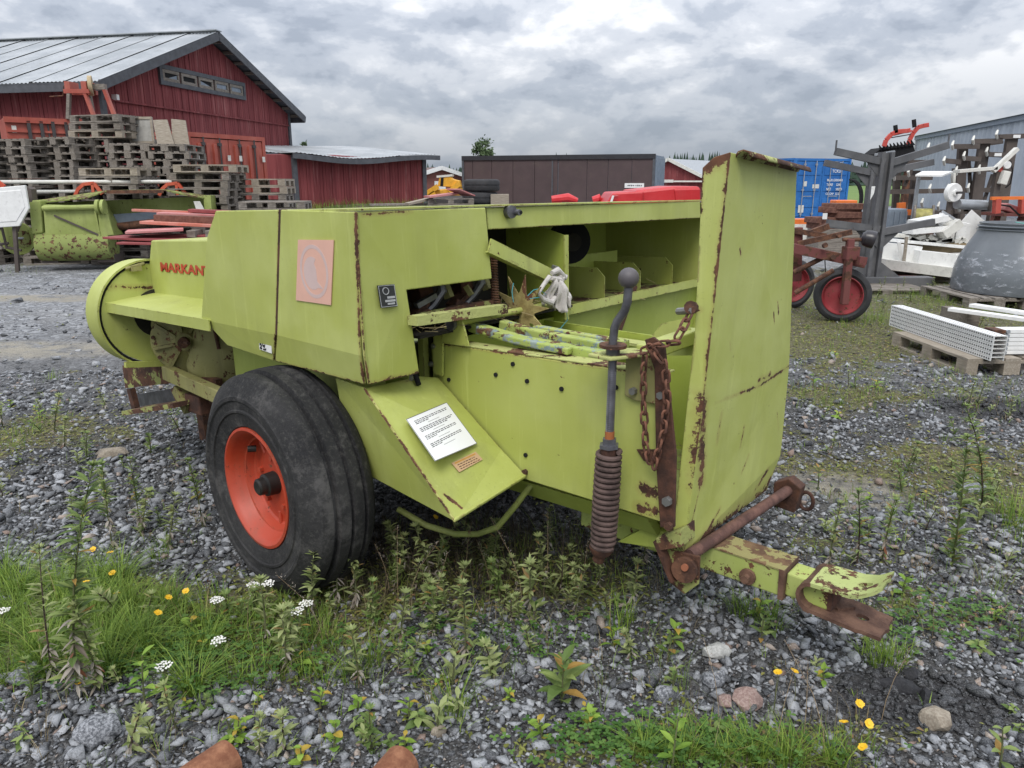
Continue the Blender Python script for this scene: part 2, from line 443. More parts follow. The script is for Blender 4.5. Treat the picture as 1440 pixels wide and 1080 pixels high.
# green field beyond the yard, on the right
t = NT('field_grass')
fc = t.mix(t.step(t.noise(0.05, 5, 0.6), 0.35, 0.65), (0.075, 0.145, 0.022), (0.12, 0.20, 0.035))
fc = t.mix(t.step(t.noise(0.6, 5, 0.7), 0.45, 0.7, 0, 0.5), fc, (0.16, 0.17, 0.05))
FIELD_M = t.fin(fc, 0.9)
fm = MB().add([(18, 52, 0.004), (420, 40, 0.004), (420, 300, 0.004), (18, 300, 0.004)], [(0, 1, 2, 3)])
fo = fm.obj('field', FIELD_M, smooth=0, fix=False); fo['kind'] = 'structure'
fm = MB().add([(-420, 62, 0.004), (-2, 66, 0.004), (-2, 300, 0.004), (-420, 300, 0.004)], [(0, 1, 2, 3)])
fo = fm.obj('field', FIELD_M, smooth=0, fix=False); fo['kind'] = 'structure'

# crushed rock: tens of thousands of separate stones in one object
def hulls(n, npts, seed):
    rng = random.Random(seed); out = []
    for i in range(n):
        bm = bmesh.new()
        for j in range(npts):
            p = Vector((rng.gauss(0, 1), rng.gauss(0, 1), rng.gauss(0, 1))).normalized() * rng.uniform(0.62, 1.0)
            bm.verts.new((p.x, p.y, p.z))
        bmesh.ops.convex_hull(bm, input=bm.verts)
        bmesh.ops.delete(bm, geom=[q for q in bm.verts if not q.link_faces], context='VERTS')
        bmesh.ops.triangulate(bm, faces=bm.faces)
        bm.verts.index_update()
        out.append((np.array([v_.co[:] for v_ in bm.verts], dtype=np.float32), np.array([[v_.index for v_ in f_.verts] for f_ in bm.faces], dtype=np.int32)))
        bm.free()
    return out
HA, HB = hulls(40, 11, 3), hulls(24, 8, 4)
def rot_np(a, b, c):
    ca, sa, cb, sb, cg, sg = math.cos(a), math.sin(a), math.cos(b), math.sin(b), math.cos(c), math.sin(c)
    return np.array([[ca * cb, ca * sb * sg - sa * cg, ca * sb * cg + sa * sg], [sa * cb, sa * sb * sg + ca * cg, sa * sb * cg - ca * sg], [-sb, cb * sg, cb * cg]], dtype=np.float32)
def scatter_rocks():
    rng = random.Random(11)
    VV, FF, TT = [], [], []; base = 0
    def one(x, y, r, hull, tint, zoff=None):
        nonlocal base
        hv, hf = hull
        sc = np.array([r * rng.uniform(0.75, 1.25), r * rng.uniform(0.65, 1.05), r * rng.uniform(0.34, 0.66)], dtype=np.float32)
        M = rot_np(rng.uniform(0, 6.28), rng.gauss(0, 0.32), rng.gauss(0, 0.32))
        z = hgt(x, y) + r * (rng.uniform(-0.1, 0.42) if zoff is None else zoff)
        VV.append((hv * sc) @ M.T + np.array([x, y, z], dtype=np.float32)); FF.append(hf + base); TT.append(np.full(len(hf), tint, dtype=np.float32)); base += len(hv)
    bands = [(0.9, 3.0, 4200, 0.0075, HB), (3.0, 5.0, 1500, 0.011, HB), (0.9, 2.6, 3000, 0.0148, HA), (2.6, 4.2, 1900, 0.0165, HA), (4.2, 6.5, 1100, 0.0190, HB), (6.5, 9.5, 480, 0.024, HB), (9.5, 14.0, 110, 0.034, HB)]
    for y0, y1, dens, r0, H in bands:
        hw0 = 0.74
        area = (y1 - y0) * ((y0 + y1) * hw0 + 2.0)
        for i in range(int(area * dens)):
            y = rng.uniform(y0, y1); hw = y * hw0 + 1.0
            x = rng.uniform(-hw, hw)
            c = cover(x, y)
            if rng.random() < c * 0.9: continue
            if y > 6.3 and x < -1.5 and rng.random() < 0.86: continue
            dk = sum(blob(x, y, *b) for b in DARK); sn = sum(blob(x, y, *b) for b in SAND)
            if sn > 0.3 and rng.random() < sn: continue
            r = r0 * math.exp(rng.gauss(-0.05, 0.5)) * (1.0 - 0.45 * c)
            r = min(r, r0 * 2.6)
            tint = rng.random() ** 1.15
            if rng.random() < 0.045: tint = 1.0 + rng.random()           # the odd pinkish or brown stone
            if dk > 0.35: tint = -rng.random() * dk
            one(x, y, r, H[rng.randrange(len(H))], tint)
    v_ = np.concatenate(VV); f_ = np.concatenate(FF); t_ = np.concatenate(TT)
    return v_, f_, t_
t = NT('crushed_rock')
tn = t.attr('tint')
c0 = t.mix(t.step(tn, 0.0, 1.0), (0.040, 0.042, 0.047), (0.335, 0.347, 0.368))
c0 = t.mix(t.step(tn, 0.86, 1.0, 0, 0.45), c0, (0.44, 0.445, 0.45))
c0 = t.mix(t.step(tn, 1.0, 1.01), c0, t.mix(t.step(tn, 1.0, 2.0), (0.20, 0.13, 0.10), (0.36, 0.30, 0.25)))
c0 = t.mix(t.step(tn, 0.0, -0.3), c0, (0.028, 0.028, 0.030))
sp = t.noise(260, 4, 0.7)
c0 = t.mix(t.step(sp, 0.42, 0.66, 0.0, 0.55), c0, t.mix(0.5, c0, (0.50, 0.51, 0.52)))
c0 = t.mix(t.step(t.noise(120, 5, 0.7, off=(3, 1, 2)), 0.52, 0.66, 0, 0.6), c0, (0.045, 0.045, 0.045))
c0 = t.mix(t.step(t.noise(1.6, 5, 0.65), 0.55, 0.75, 0, 0.35), c0, (0.13, 0.11, 0.07))
t.bump(t.noise(170, 5, 0.7), 0.6, 0.004)
ROCK_M = t.fin(c0, 0.86, spec=0.3)
v_, f_, t_ = scatter_rocks()
print('rock tris', len(f_))
rocks = np_mesh('gravel', v_, f_, ROCK_M, fattrs=(('tint', t_),))
rocks['kind'] = 'stuff'; rocks['label'] = 'loose grey crushed rock covering the yard'

# a few stones big enough to single out
def boulder(px_, py_, r, col, label, flat=0.6, seed=0, asp=0.8, rz=0.0, npts=26):
    rng = random.Random(seed); bm = bmesh.new()
    for j in range(npts):
        p = Vector((rng.gauss(0, 1), rng.gauss(0, 1), rng.gauss(0, 1))).normalized()
        bm.verts.new((p.x * r, p.y * r * asp, p.z * r * flat))
    bmesh.ops.convex_hull(bm, input=bm.verts)
    bmesh.ops.delete(bm, geom=[q for q in bm.verts if not q.link_faces], context='VERTS')
    me = bpy.data.meshes.new('stone'); bm.to_mesh(me); bm.free()
    me.materials.append(col)
    o = bpy.data.objects.new('stone', me); COL.objects.link(o)
    g = gp(px_, py_); o.location = (g.x, g.y, hgt(g.x, g.y) + r * flat * 0.45); o.rotation_euler = (0.1, 0.05, rz)
    b = o.modifiers.new('bevel', 'BEVEL'); b.width = r * 0.1; b.segments = 2
    return tag(o, label, 'stone')
def stone_mat(name, a, b):
    t = NT(name); c = t.mix(t.step(t.noise(120, 5, 0.7), 0.4, 0.62), a, b); c = t.mix(t.step(t.noise(14, 4, 0.6), 0.45, 0.7, 0, 0.5), c, tuple(x * 0.55 for x in a))
    t.bump(t.noise(60, 6, 0.7), 0.5, 0.006); return t.fin(c, 0.85, spec=0.3)
S_LIGHT = stone_mat('pale_granite', (0.36, 0.36, 0.34), (0.50, 0.50, 0.48)); S_GREY = stone_mat('speckled_gneiss', (0.09, 0.095, 0.105), (0.33, 0.34, 0.36))
S_BLACK = stone_mat('black_slate', (0.022, 0.022, 0.025), (0.04, 0.04, 0.043)); S_PINK = stone_mat('pink_granite', (0.24, 0.16, 0.14), (0.36, 0.27, 0.24)); S_TAN = stone_mat('tan_stone', (0.24, 0.20, 0.155), (0.34, 0.30, 0.24))
boulder(1007, 922, 0.055, S_LIGHT, 'smooth pale stone below the green drawbar, lightest of the stones', 0.62, 1, 0.7)
boulder(1004, 955, 0.052, S_GREY, 'speckled grey stone just in front of the smooth pale stone', 0.75, 2, 0.75, 0.8)
boulder(1262, 966, 0.075, S_BLACK, 'black flat slab of stone under the drawbar eye, largest of the black ones', 0.34, 3, 0.6, -0.4, 14)
boulder(1302, 984, 0.050, S_BLACK, 'small black slab lying right of the largest black slab', 0.42, 4, 0.65, 0.5, 12)
boulder(1283, 950, 0.045, S_BLACK, 'small black slab lying behind the largest black slab', 0.5, 5, 0.65, 0.9, 12)
boulder(1316, 1020, 0.058, S_TAN, 'brownish grey rounded stone in front of the black slabs', 0.6, 6, 0.75, 0.2)
boulder(1050, 985, 0.060, S_PINK, 'pinkish granite stone among grey gravel below the drawbar', 0.55, 7, 0.8, 0.6)
boulder(1020, 990, 0.040, S_PINK, 'angular pink stone left of the larger pinkish granite stone', 0.7, 8, 0.7, 1.2, 12)
boulder(617, 1032, 0.026, S_TAN, 'small beige stone between grass clump and rusty pipe end', 0.9, 9, 0.75, 0.3)
boulder(937, 980, 0.045, S_GREY, 'round dark grey stone left of the speckled stone', 0.75, 10, 0.9, 0.3)
boulder(405, 745 + 25, 0.05, S_TAN, 'brown stone lying beside the red rimmed tyre', 0.5, 11, 0.8, 0.3)
boulder(157, 640, 0.10, S_TAN, 'reddish brown flat stone in gravel left of the tyre', 0.35, 12, 0.75, 0.3)
boulder(1375, 690, 0.11, S_GREY, 'flat grey slab in gravel far right of the baler', 0.25, 13, 0.6, 0.2, 14)
boulder(140, 1035, 0.075, S_GREY, 'large grey stone lying left of the rusty pipe in the corner', 0.6, 14, 0.8, 0.2, 16)
boulder(40, 955, 0.07, S_GREY, 'dark angular stone at the left end of the grass patch', 0.55, 15, 0.8, 1.0, 14)
# ------------------------------------------------------------------ materials of the yard
def wood_mat(name, a, b, grain=(14, 14, 1.2)):
    t = NT(name)
    r = t.rand()
    c = t.mix(t.step(t.noise(6, 6, 0.65, sc=grain), 0.35, 0.68), a, b)
    c = t.mix(t.math('MULTIPLY', r, 0.5), c, t.mix(0.5, a, (0.16, 0.13, 0.09)))
    c = t.mix(t.step(t.noise(3, 5, 0.7), 0.55, 0.75, 0, 0.5), c, (0.06, 0.055, 0.045))
    t.bump(t.noise(10, 6, 0.7, sc=grain), 0.4, 0.01)
    return t.fin(c, 0.88)
WOOD = wood_mat('weathered_wood', (0.120, 0.104, 0.088), (0.36, 0.325, 0.285), (1.2, 14, 14))
WOOD_LIGHT = wood_mat('fresh_pallet_wood', (0.26, 0.22, 0.17), (0.44, 0.39, 0.32), (1.2, 14, 14))
def falu(name, axis):
    """red barn boards: per-board tone, weathering streaks and pale worn wood"""
    t = NT(name)
    s = (1, 1, 0.06)
    c = t.mix(t.step(t.noise(5, 6, 0.6, sc=s), 0.35, 0.66), (0.150, 0.027, 0.030), (0.235, 0.052, 0.053))
    c = t.mix(t.step(t.noise(11, 5, 0.7, sc=s, off=(3, 1, 0)), 0.53, 0.72, 0, 0.8), c, (0.36, 0.15, 0.14))
    c = t.mix(t.step(t.noise(17, 4, 0.7, sc=s, off=(1, 6, 0)), 0.60, 0.72, 0, 0.6), c, (0.06, 0.013, 0.014))
    c = t.mix(t.math('MULTIPLY', t.rand(), 0.25), c, (0.12, 0.018, 0.02))
    t.bump(t.noise(20, 5, 0.7, sc=s), 0.5, 0.01)
    return t.fin(c, 0.9)
FALU = falu('red_barn_boards', 0)
TRIM = plain('grey_trim', (0.075, 0.08, 0.09), 0.7, 0.2)
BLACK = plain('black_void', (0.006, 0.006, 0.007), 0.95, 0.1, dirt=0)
GLASS = plain('dark_pane', (0.03, 0.035, 0.045), 0.08, 0.1, dirt=0.15)
t = NT('zinc_roof')
c = t.mix(t.step(t.noise(0.8, 6, 0.65), 0.35, 0.68), (0.28, 0.30, 0.315), (0.40, 0.42, 0.435))
c = t.mix(t.step(t.noise(2.5, 6, 0.7, off=(3, 1, 7)), 0.58, 0.75, 0, 0.5), c, (0.24, 0.22, 0.19))
ZINC = t.fin(c, 0.55, 0.1)
t = NT('zinc_cladding')
c = t.mix(t.step(t.noise(0.5, 6, 0.65), 0.35, 0.68), (0.34, 0.375, 0.42), (0.45, 0.49, 0.54))
ZINC_BLUE = t.fin(c, 0.5, 0.2)
WHITE = plain('white_enamel', (0.74, 0.74, 0.72), 0.45, 0.06, dirt=0.22)
WHITE_OLD = plain('aged_white', (0.62, 0.61, 0.56), 0.6, 0.1, dirt=0.4)
ORANGE_RED = paint('orange_red_steel', (0.35, 0.070, 0.045), (0.42, 0.115, 0.080), 0.25, 0.0, grime=0.5)
RED_BRIGHT = paint('bright_red_panel', (0.52, 0.018, 0.022), (0.56, 0.035, 0.04), 0.0, 0.0, grime=0.15, rough=0.3)
RED_OLD = paint('old_red_paint', (0.19, 0.030, 0.032), (0.26, 0.06, 0.06), 0.9, 0.0, grime=0.7, rough=0.65)
RED_PALE = paint('faded_red_paint', (0.42, 0.13, 0.125), (0.52, 0.24, 0.23), 0.5, 0.0, grime=0.6, rough=0.6)
BLUE = paint('container_blue', (0.018, 0.13, 0.40), (0.03, 0.17, 0.46), 0.1, 0.0, grime=0.25)
BROWN = plain('brown_sheet', (0.070, 0.045, 0.045), 0.6, 0.12, scale=1.5, dirt=0.3)
GREEN_OLD = paint('old_green_paint', (0.27, 0.32, 0.08), (0.35, 0.40, 0.13), 1.1, 0.0, grime=0.9, rough=0.6)
GREY_STEEL = paint('grey_rack_steel', (0.080, 0.082, 0.088), (0.135, 0.135, 0.14), 0.6, 0.0, grime=0.5, rough=0.6)
BROWN_STEEL = paint('brown_grey_steel', (0.075, 0.060, 0.052), (0.11, 0.09, 0.08), 0.9, 0.0, grime=0.5, rough=0.7)
ORANGE = plain('signal_orange', (0.72, 0.17, 0.03), 0.45, 0.08)
YELLOW = plain('machine_yellow', (0.70, 0.36, 0.03), 0.5, 0.15)
GALV = plain('galvanised_steel', (0.38, 0.40, 0.42), 0.4, 0.12, 0.5)
TYRE_OLD = plain('old_tyre', (0.026, 0.026, 0.028), 0.75, 0.25, scale=8, bump=0.3, dirt=0.3)
RUSTY = rusty('rusted_steel')
RUSTY_RED = rusty('rusted_red_frame', paintc=(0.145, 0.045, 0.040), amount=0.65)
TANK = plain('grey_plastic_tank', (0.14, 0.155, 0.17), 0.32, 0.12, scale=2.5, dirt=0.1)
STRAP = plain('green_strap', (0.10, 0.40, 0.33), 0.5, 0.1)
BLUE_GREY = plain('blue_grey_sheet', (0.20, 0.24, 0.29), 0.5, 0.12)

# ------------------------------------------------------------------ red barn
YL, YR = 21.3, 31.4
bl, br = at(139, 114, YL), at(404, 160, YR)
ev = (bl.z + br.z) / 2
gd = Vector((br.x - bl.x, br.y - bl.y, 0)); GL = gd.length; gd.normalize()
ld = Vector((-gd.y, gd.x, 0))                              # along the long wall, away to the left
barn = thing('barn', 'large weathered red board barn with grey metal roof and a band of gable windows', 'barn', (bl.x, bl.y, 0), math.atan2(gd.y, gd.x))
# local frame: x along the gable, y along the long side (to the left), z up
apz = at(292, 50, (YL + YR) / 2 - 0.3).z
LEN = 26.0
body = MB()
m = GL / 2
body.add([(0, 0, 0), (GL, 0, 0), (GL, 0, ev), (m, 0, apz), (0, 0, ev), (0, LEN, 0), (GL, LEN, 0), (GL, LEN, ev), (m, LEN, apz), (0, LEN, ev)],
         [(0, 1, 2, 3, 4), (5, 9, 8, 7, 6), (1, 6, 7, 2), (0, 4, 9, 5), (2, 7, 8, 3), (3, 8, 9, 4)])
body.obj('wall', FALU, barn, smooth=0)
# lap boards on the gable: every board a proud strip, joined (each a few pixels wide)
bd = MB(); x = 0.0; rb = random.Random(5)
def gz(x): return ev + (apz - ev) * (1 - abs(x - m) / m)
while x < GL - 0.02:
    w_ = rb.uniform(0.105, 0.135); x1 = min(GL, x + w_); p_ = rb.choice((0.010, 0.022))
    zt = min(gz(x), gz(x1)) - 0.02
    zm = 3.72 + 0.01 * rb.random()
    for z0, z1, pr in ((0.1, zm - 0.01, p_), (zm + 0.03, zt, p_ + 0.03)):
        if z1 > z0: bd.box(((x + x1) / 2, -pr / 2, (z0 + z1) / 2), (x1 - x - 0.010, pr, z1 - z0))
    x = x1
bd.obj('gable_boards', FALU, barn, smooth=0, kind='stuff')
MB().box((m, -0.03, 3.735), (GL, 0.10, 0.05)).obj('ledge_board', FALU, barn, smooth=0)
# boards of the long side above the doorway
bd = MB(); y = 0.0
while y < LEN:
    w_ = rb.uniform(0.11, 0.14); p_ = rb.choice((0.010, 0.022))
    z0 = 0.1 if (y < 0.9 or y > 5.5) else ev - 0.95
    bd.box((-p_ / 2, y + w_ / 2, (z0 + ev) / 2), (p_, w_ - 0.01, ev - z0)); y += w_
bd.obj('side_boards', FALU, barn, smooth=0, kind='stuff')
MB().box((-0.02, 3.2, (ev - 0.95) / 2), (0.03, 4.6, ev - 0.95)).obj('doorway', BLACK, barn, smooth=0)  # black sheet stands in for the unlit inside of the barn
MB().box((-0.06, 5.5, (ev - 0.4) / 2), (0.1, 0.16, ev - 0.4)).obj('door_post', WOOD, barn, smooth=0)
for xx in (0, GL):
    MB().box((xx, -0.035, ev / 2), (0.16, 0.09, ev - 0.02)).obj('corner_trim', TRIM, barn, smooth=0)
# roof: sheets side by side, with overhang, verge boards and fascia
OH, OV = 0.55, 0.5
sl = (apz - ev) / m
def roof_pt(xx, yy, up=0.0): return Vector((xx, yy, ev + sl * (m - abs(xx - m)) + 0.12 + up))
SHW = 1.05
nsh = int((LEN + OV * 2) / SHW)
for side in (0, 1):
    xe = -OH if side == 0 else GL + OH
    for i in range(nsh):
        y0 = -OV + i * SHW; y1 = y0 + SHW + 0.06
        rm = MB(); N = 9
        P = []
        for k in range(N * 4 + 1):
            yy = y0 + (y1 - y0) * k / (N * 4); hgt_ = 0.018 if (k % 4) in (1, 2) else 0.0
            hgt_ += 0.012 * (i % 2)
            if k in (0, 1, 2): hgt_ = 0.045
            P += [roof_pt(xe, yy, hgt_), roof_pt(m, yy, hgt_)]
        rm.add(P, [(2 * k, 2 * k + 2, 2 * k + 3, 2 * k + 1) for k in range(N * 4)])
        rm.obj('roof_sheet', ZINC, barn, smooth=0, fix=False)
    vb = MB(); vb.bar(roof_pt(xe, -OV + 0.02, -0.10), roof_pt(m, -OV + 0.02, -0.10), 0.05, 0.24); vb.obj('verge_board', TRIM, barn, smooth=0)
    fb = MB(); fb.bar(roof_pt(xe + (0.03 if side == 0 else -0.03), -OV + 0.05, -0.12), roof_pt(xe + (0.03 if side == 0 else -0.03), LEN + OV, -0.12), 0.05, 0.22); fb.obj('fascia', TRIM, barn, smooth=0)
    so_ = MB(); so_.add([roof_pt(xe, -OV, -0.03), roof_pt(m, -OV, -0.03), roof_pt(m, LEN + OV, -0.03), roof_pt(xe, LEN + OV, -0.03)], [(0, 1, 2, 3)]); so_.obj('roof_deck', TRIM, barn, smooth=0, fix=False)
rc_ = MB(); rc_.bar(roof_pt(m, -OV, 0.06), roof_pt(m, LEN + OV, 0.06), 0.35, 0.03); rc_.obj('ridge_cap', ZINC, barn, smooth=0)
# rafters under the right-hand verge
for i in range(9):
    f = (i + 0.5) / 9; rf = MB(); rf.bar(roof_pt(GL + OH - f * (m + OH), -OV + 0.05, -0.10), roof_pt(GL + OH - f * (m + OH), 0, -0.10), 0.07, 0.1); rf.obj('rafter', WOOD, barn, smooth=0)
# window band in the gable: five lights, three of them broken
def gable_u(px_, py_):                                        # pixel to the gable plane, local x and z
    d = ray(px_, py_); n_ = Vector((gd.y, -gd.x, 0)); o_ = Vector((bl.x, bl.y, 0)) - Vector((0, 0, CAMH))
    s_ = o_.dot(n_) / d.dot(n_); p_ = Vector((0, 0, CAMH)) + d * s_
    return (p_ - Vector((bl.x, bl.y, 0))).dot(gd), p_.z
(wx0, wz0), (wx1, wz1) = gable_u(222, 96), gable_u(339, 131)
zt_, zb_ = gable_u(222, 93)[1] - 0.05, gable_u(222, 113)[1]
zc_, hh_ = (zt_ + zb_) / 2, (zt_ - zb_)
wf = MB()
wf.box(((wx0 + wx1) / 2, -0.05, zc_ + hh_ / 2 + 0.05), (wx1 - wx0 + 0.2, 0.16, 0.12)); wf.box(((wx0 + wx1) / 2, -0.05, zc_ - hh_ / 2 - 0.05), (wx1 - wx0 + 0.2, 0.16, 0.12))
for xx in (wx0 - 0.04, wx1 + 0.04): wf.box((xx, -0.05, zc_), (0.12, 0.158, hh_ - 0.02))
wfo = wf.obj('window_band', TRIM, barn, smooth=0)
for i in range(5):
    x0 = wx0 + (wx1 - wx0) * i / 5 + 0.05; x1 = wx0 + (wx1 - wx0) * (i + 1) / 5 - 0.05
    fr = MB(); w_ = 0.09
    fr.box(((x0 + x1) / 2, -0.085, zc_ + hh_ / 2 - 0.06), (x1 - x0, 0.05, w_)); fr.box(((x0 + x1) / 2, -0.085, zc_ - hh_ / 2 + 0.06), (x1 - x0, 0.05, w_))
    for xx in (x0 + w_ / 2, x1 - w_ / 2): fr.box((xx, -0.085, zc_), (w_, 0.048, hh_ - 0.22))
    fro = fr.obj('window', WOOD, barn, smooth=0)
    pn = MB()
    pn.box(((x0 + x1) / 2, -0.072, zc_), (x1 - x0 - 0.12, 0.006, hh_ - 0.16)); pn.obj('pane' if i > 2 else 'broken_pane', BLUE_GREY if i > 2 else BLACK, fro, smooth=0)
    if i in (0, 2):
        MB().prism([(x0 + 0.08, -0.079, zc_ - hh_ / 2 + 0.1), (x1 - 0.1, -0.079, zc_ - hh_ / 2 + 0.1), (x0 + 0.1, -0.079, zc_ + hh_ / 2 - 0.12)] if i == 2 else [(x0 + 0.25, -0.079, zc_ - hh_ / 2 + 0.1), (x1 - 0.06, -0.079, zc_ - hh_ / 2 + 0.1), (x1 - 0.06, -0.079, zc_ + hh_ / 2 - 0.12)], (0, 0.003, 0)).obj('glass_shard', BLUE_GREY, fro, smooth=0)
lx, lz = gable_u(157, 137)
lm = MB(); lm.box((lx, -0.12, lz), (0.10, 0.16, 0.14)); lm.obj('wall_lamp', WHITE, barn, smooth=0)

# ------------------------------------------------------------------ lean-to shed right of the barn
bank = MB(); bx, by = 14, 5
p0, p1 = at(400, 262, 26.5), at(640, 262, 30)
for j in range(by + 1):
    for i in range(bx + 1):
        f, g = i / bx, j / by
        pr = p0.lerp(p1, f); prof = math.sin(math.pi * min(1, g * 1.0)) ** 0.6
        bank.v.append((pr.x + (R.random() - 0.5) * 0.3 - (1.5 if i == 0 else 0) + (1.5 if i == bx else 0), pr.y - 2.6 + g * 5.2, (0.80 * prof * min(1, 3 * min(f, 1 - f) + 0.25) + R.uniform(-0.06, 0.06)) * (0.0 if j in (0, by) else 1) - (0.05 if j in (0, by) else 0)))
for j in range(by):
    for i in range(bx): bank.f.append((j * (bx + 1) + i, j * (bx + 1) + i + 1, (j + 1) * (bx + 1) + i + 1, (j + 1) * (bx + 1) + i)); bank.t.append(0.5)
t = NT('earth'); EARTH = t.fin(t.mix(t.step(t.noise(3, 6, 0.7), 0.4, 0.65), (0.10, 0.08, 0.055), (0.09, 0.12, 0.03)), 0.95)
bo = bank.obj('earth_bank', EARTH, smooth=60); bo['kind'] = 'structure'
sA, sB = at(412, 216, 26.0), at(596, 223, 30.0)
SHED_A, SHED_B = sA.copy(), sB.copy()
sz = (sA.z + sB.z) / 2
sv = Vector((sB.x - sA.x, sB.y - sA.y, 0)); SL = sv.length; sv.normalize()
shed = thing('shed', 'low red board shed with sagging pale metal lean-to roof beside the barn', 'shed', (sA.x, sA.y, 0), math.atan2(sv.y, sv.x))
DP = 4.2; rise = 0.42
sb = MB(); sb.add([(-2.0, 0.9, 0), (SL, 0, 0), (SL, DP, 0), (-2.0, DP, 0), (-2.0, 0.9, sz - 0.02), (SL, 0, sz - 0.02), (SL, DP, sz + rise - 0.05), (-2.0, DP, sz + rise - 0.05), (0, 0, 0), (0, 0, sz - 0.02)],
           [(0, 3, 2, 1, 8), (0, 8, 9, 4), (8, 1, 5, 9), (1, 2, 6, 5), (2, 3, 7, 6), (3, 0, 4, 7), (4, 9, 5, 6, 7)])
sb.obj('wall', FALU, shed, smooth=0)
bd = MB(); x = 0.06
while x < SL - 0.05:
    w_ = rb.uniform(0.10, 0.14); p_ = rb.choice((0.01, 0.022)); bd.box((x + w_ / 2, -p_ / 2, sz / 2 - 0.02), (w_ - 0.012, p_, sz - 0.06)); x += w_
bd.obj('wall_boards', FALU, shed, smooth=0, kind='stuff')
for xx in (0.0, SL - 0.03): MB().box((xx, -0.03, sz / 2), (0.17, 0.09, sz - 0.03)).obj('corner_trim', TRIM, shed, smooth=0)
def sag(x): return -0.13 * math.exp(-((x - SL * 0.42) / 2.0) ** 2) - 0.05 * math.sin(x * 0.9) * (x > 0)
nS = int((SL + 3.2) / 0.9)
for i in range(nS):
    x0 = -2.3 + i * 0.9; x1 = x0 + 0.94; rm = MB(); P = []
    for k in range(25):
        xx = x0 + (x1 - x0) * k / 24; up = 0.016 if k % 4 in (1, 2) else 0.0
        f0 = -0.45 + (0.9 if xx < -0.2 else 0)
        P += [(xx, f0, sz + 0.07 + sag(xx) + up + 0.008 * (i % 2)), (xx, DP + 0.2, sz + rise + 0.10 + up + 0.3 * sag(xx) + 0.008 * (i % 2))]
    rm.add(P, [(2 * k, 2 * k + 2, 2 * k + 3, 2 * k + 1) for k in range(24)]); rm.obj('roof_sheet', ZINC, shed, smooth=0, fix=False)
fa = MB()
pts = [(-0.25 + (SL + 0.7) * i / 14, -0.42, sz - 0.03 + sag(-0.25 + (SL + 0.7) * i / 14)) for i in range(15)]
for a, b in zip(pts[:-1], pts[1:]): fa.bar(a, b, 0.05, 0.17)
fa.obj('fascia', TRIM, shed, smooth=0)
fa = MB(); fa.bar((-2.3, 0.48, sz - 0.03), (-0.28, 0.48, sz - 0.03), 0.05, 0.15); fa.obj('fascia', TRIM, shed, smooth=0)

# ------------------------------------------------------------------ corrugated containers
def container(name, label, mat, loc, rz, L, Wd, Hh, bars=True, group=None, rods=GALV, cat='container', solid_doors=True):
    """door end faces local -y; x across, y along"""
    c = thing(name, label, cat, loc, rz, group)
    bodym = MB()
    for sgn in (-1, 1):                                       # corrugated long sides
        n = int(L / 0.14); P = []
        for k in range(n * 2 + 1):
            yy = 0.08 + (L - 0.16) * k / (n * 2); dx = 0.018 if (k // 2) % 2 else -0.018
            P += [(sgn * (Wd / 2 - 0.03 + dx), yy, 0.15), (sgn * (Wd / 2 - 0.03 + dx), yy, Hh - 0.1)]
        bodym.add(P, [(2 * k, 2 * k + 1, 2 * k + 3, 2 * k + 2) for k in range(n * 2)])
    bodym.box((0, L - 0.03, Hh / 2), (Wd - 0.1, 0.04, Hh - 0.1)); bodym.box((0, L / 2, Hh - 0.06), (Wd - 0.08, L - 0.04, 0.04)); bodym.box((0, L / 2, 0.12), (Wd - 0.08, L - 0.04, 0.1))
    bodym.obj('body', mat, c, smooth=0)
    fr = MB()
    for sx in (-1, 1):
        for yy in (0.05, L - 0.05): fr.box((sx * (Wd / 2 - 0.05), yy, Hh / 2), (0.1, 0.1, Hh - 0.02))
        fr.bar((sx * (Wd / 2 - 0.03), 0.1, Hh - 0.045), (sx * (Wd / 2 - 0.03), L - 0.1, Hh - 0.045), 0.06, 0.09)
        fr.bar((sx * (Wd / 2 - 0.03), 0.1, 0.08), (sx * (Wd / 2 - 0.03), L - 0.1, 0.08), 0.06, 0.15)
    fr.box((0, 0.05, Hh - 0.06), (Wd - 0.2, 0.1, 0.1)); fr.box((0, 0.05, 0.09), (Wd - 0.2, 0.1, 0.16))
    fr.obj('frame', mat, c, smooth=0)
    dw = (Wd - 0.22) / 2
    for sgn in (-1, 1):
        d = MB(); n = 6; x0 = sgn * dw / 2 - dw / 2
        d.box((sgn * dw / 2, 0.03, Hh / 2 + 0.03), (dw - 0.02, 0.03, Hh - 0.32))
        if solid_doors:
            for zz in (0.42, 0.42 + (Hh - 0.6) / 3, 0.42 + 2 * (Hh - 0.6) / 3): d.box((sgn * dw / 2, 0.008, zz + 0.32), (dw - 0.2, 0.03, 0.34))
        else:
            for k in range(4): d.box((x0 + 0.22 + k * (dw - 0.44) / 3, 0.0, Hh / 2 + 0.03), (0.1, 0.05, Hh - 0.55))
        dobj = d.obj('door', mat, c, smooth=0, bevel=0.006)
        if bars:
            for k in (0.28, 0.72):
                b = MB(); xx = x0 + dw * k; b.tube([(xx, -0.035, 0.18), (xx, -0.035, Hh - 0.1)], 0.019, 8)
                for zz in (0.3, Hh * 0.5, Hh - 0.25): b.box((xx, -0.022, zz), (0.10, 0.05, 0.07))
                b.obj('lock_rod', rods, dobj)
            h = MB(); h.bar((x0 + dw * 0.28, -0.06, Hh * 0.4), (x0 + dw * 0.62, -0.06, Hh * 0.4), 0.012, 0.035); h.obj('handle', rods, dobj, smooth=0)
    return c
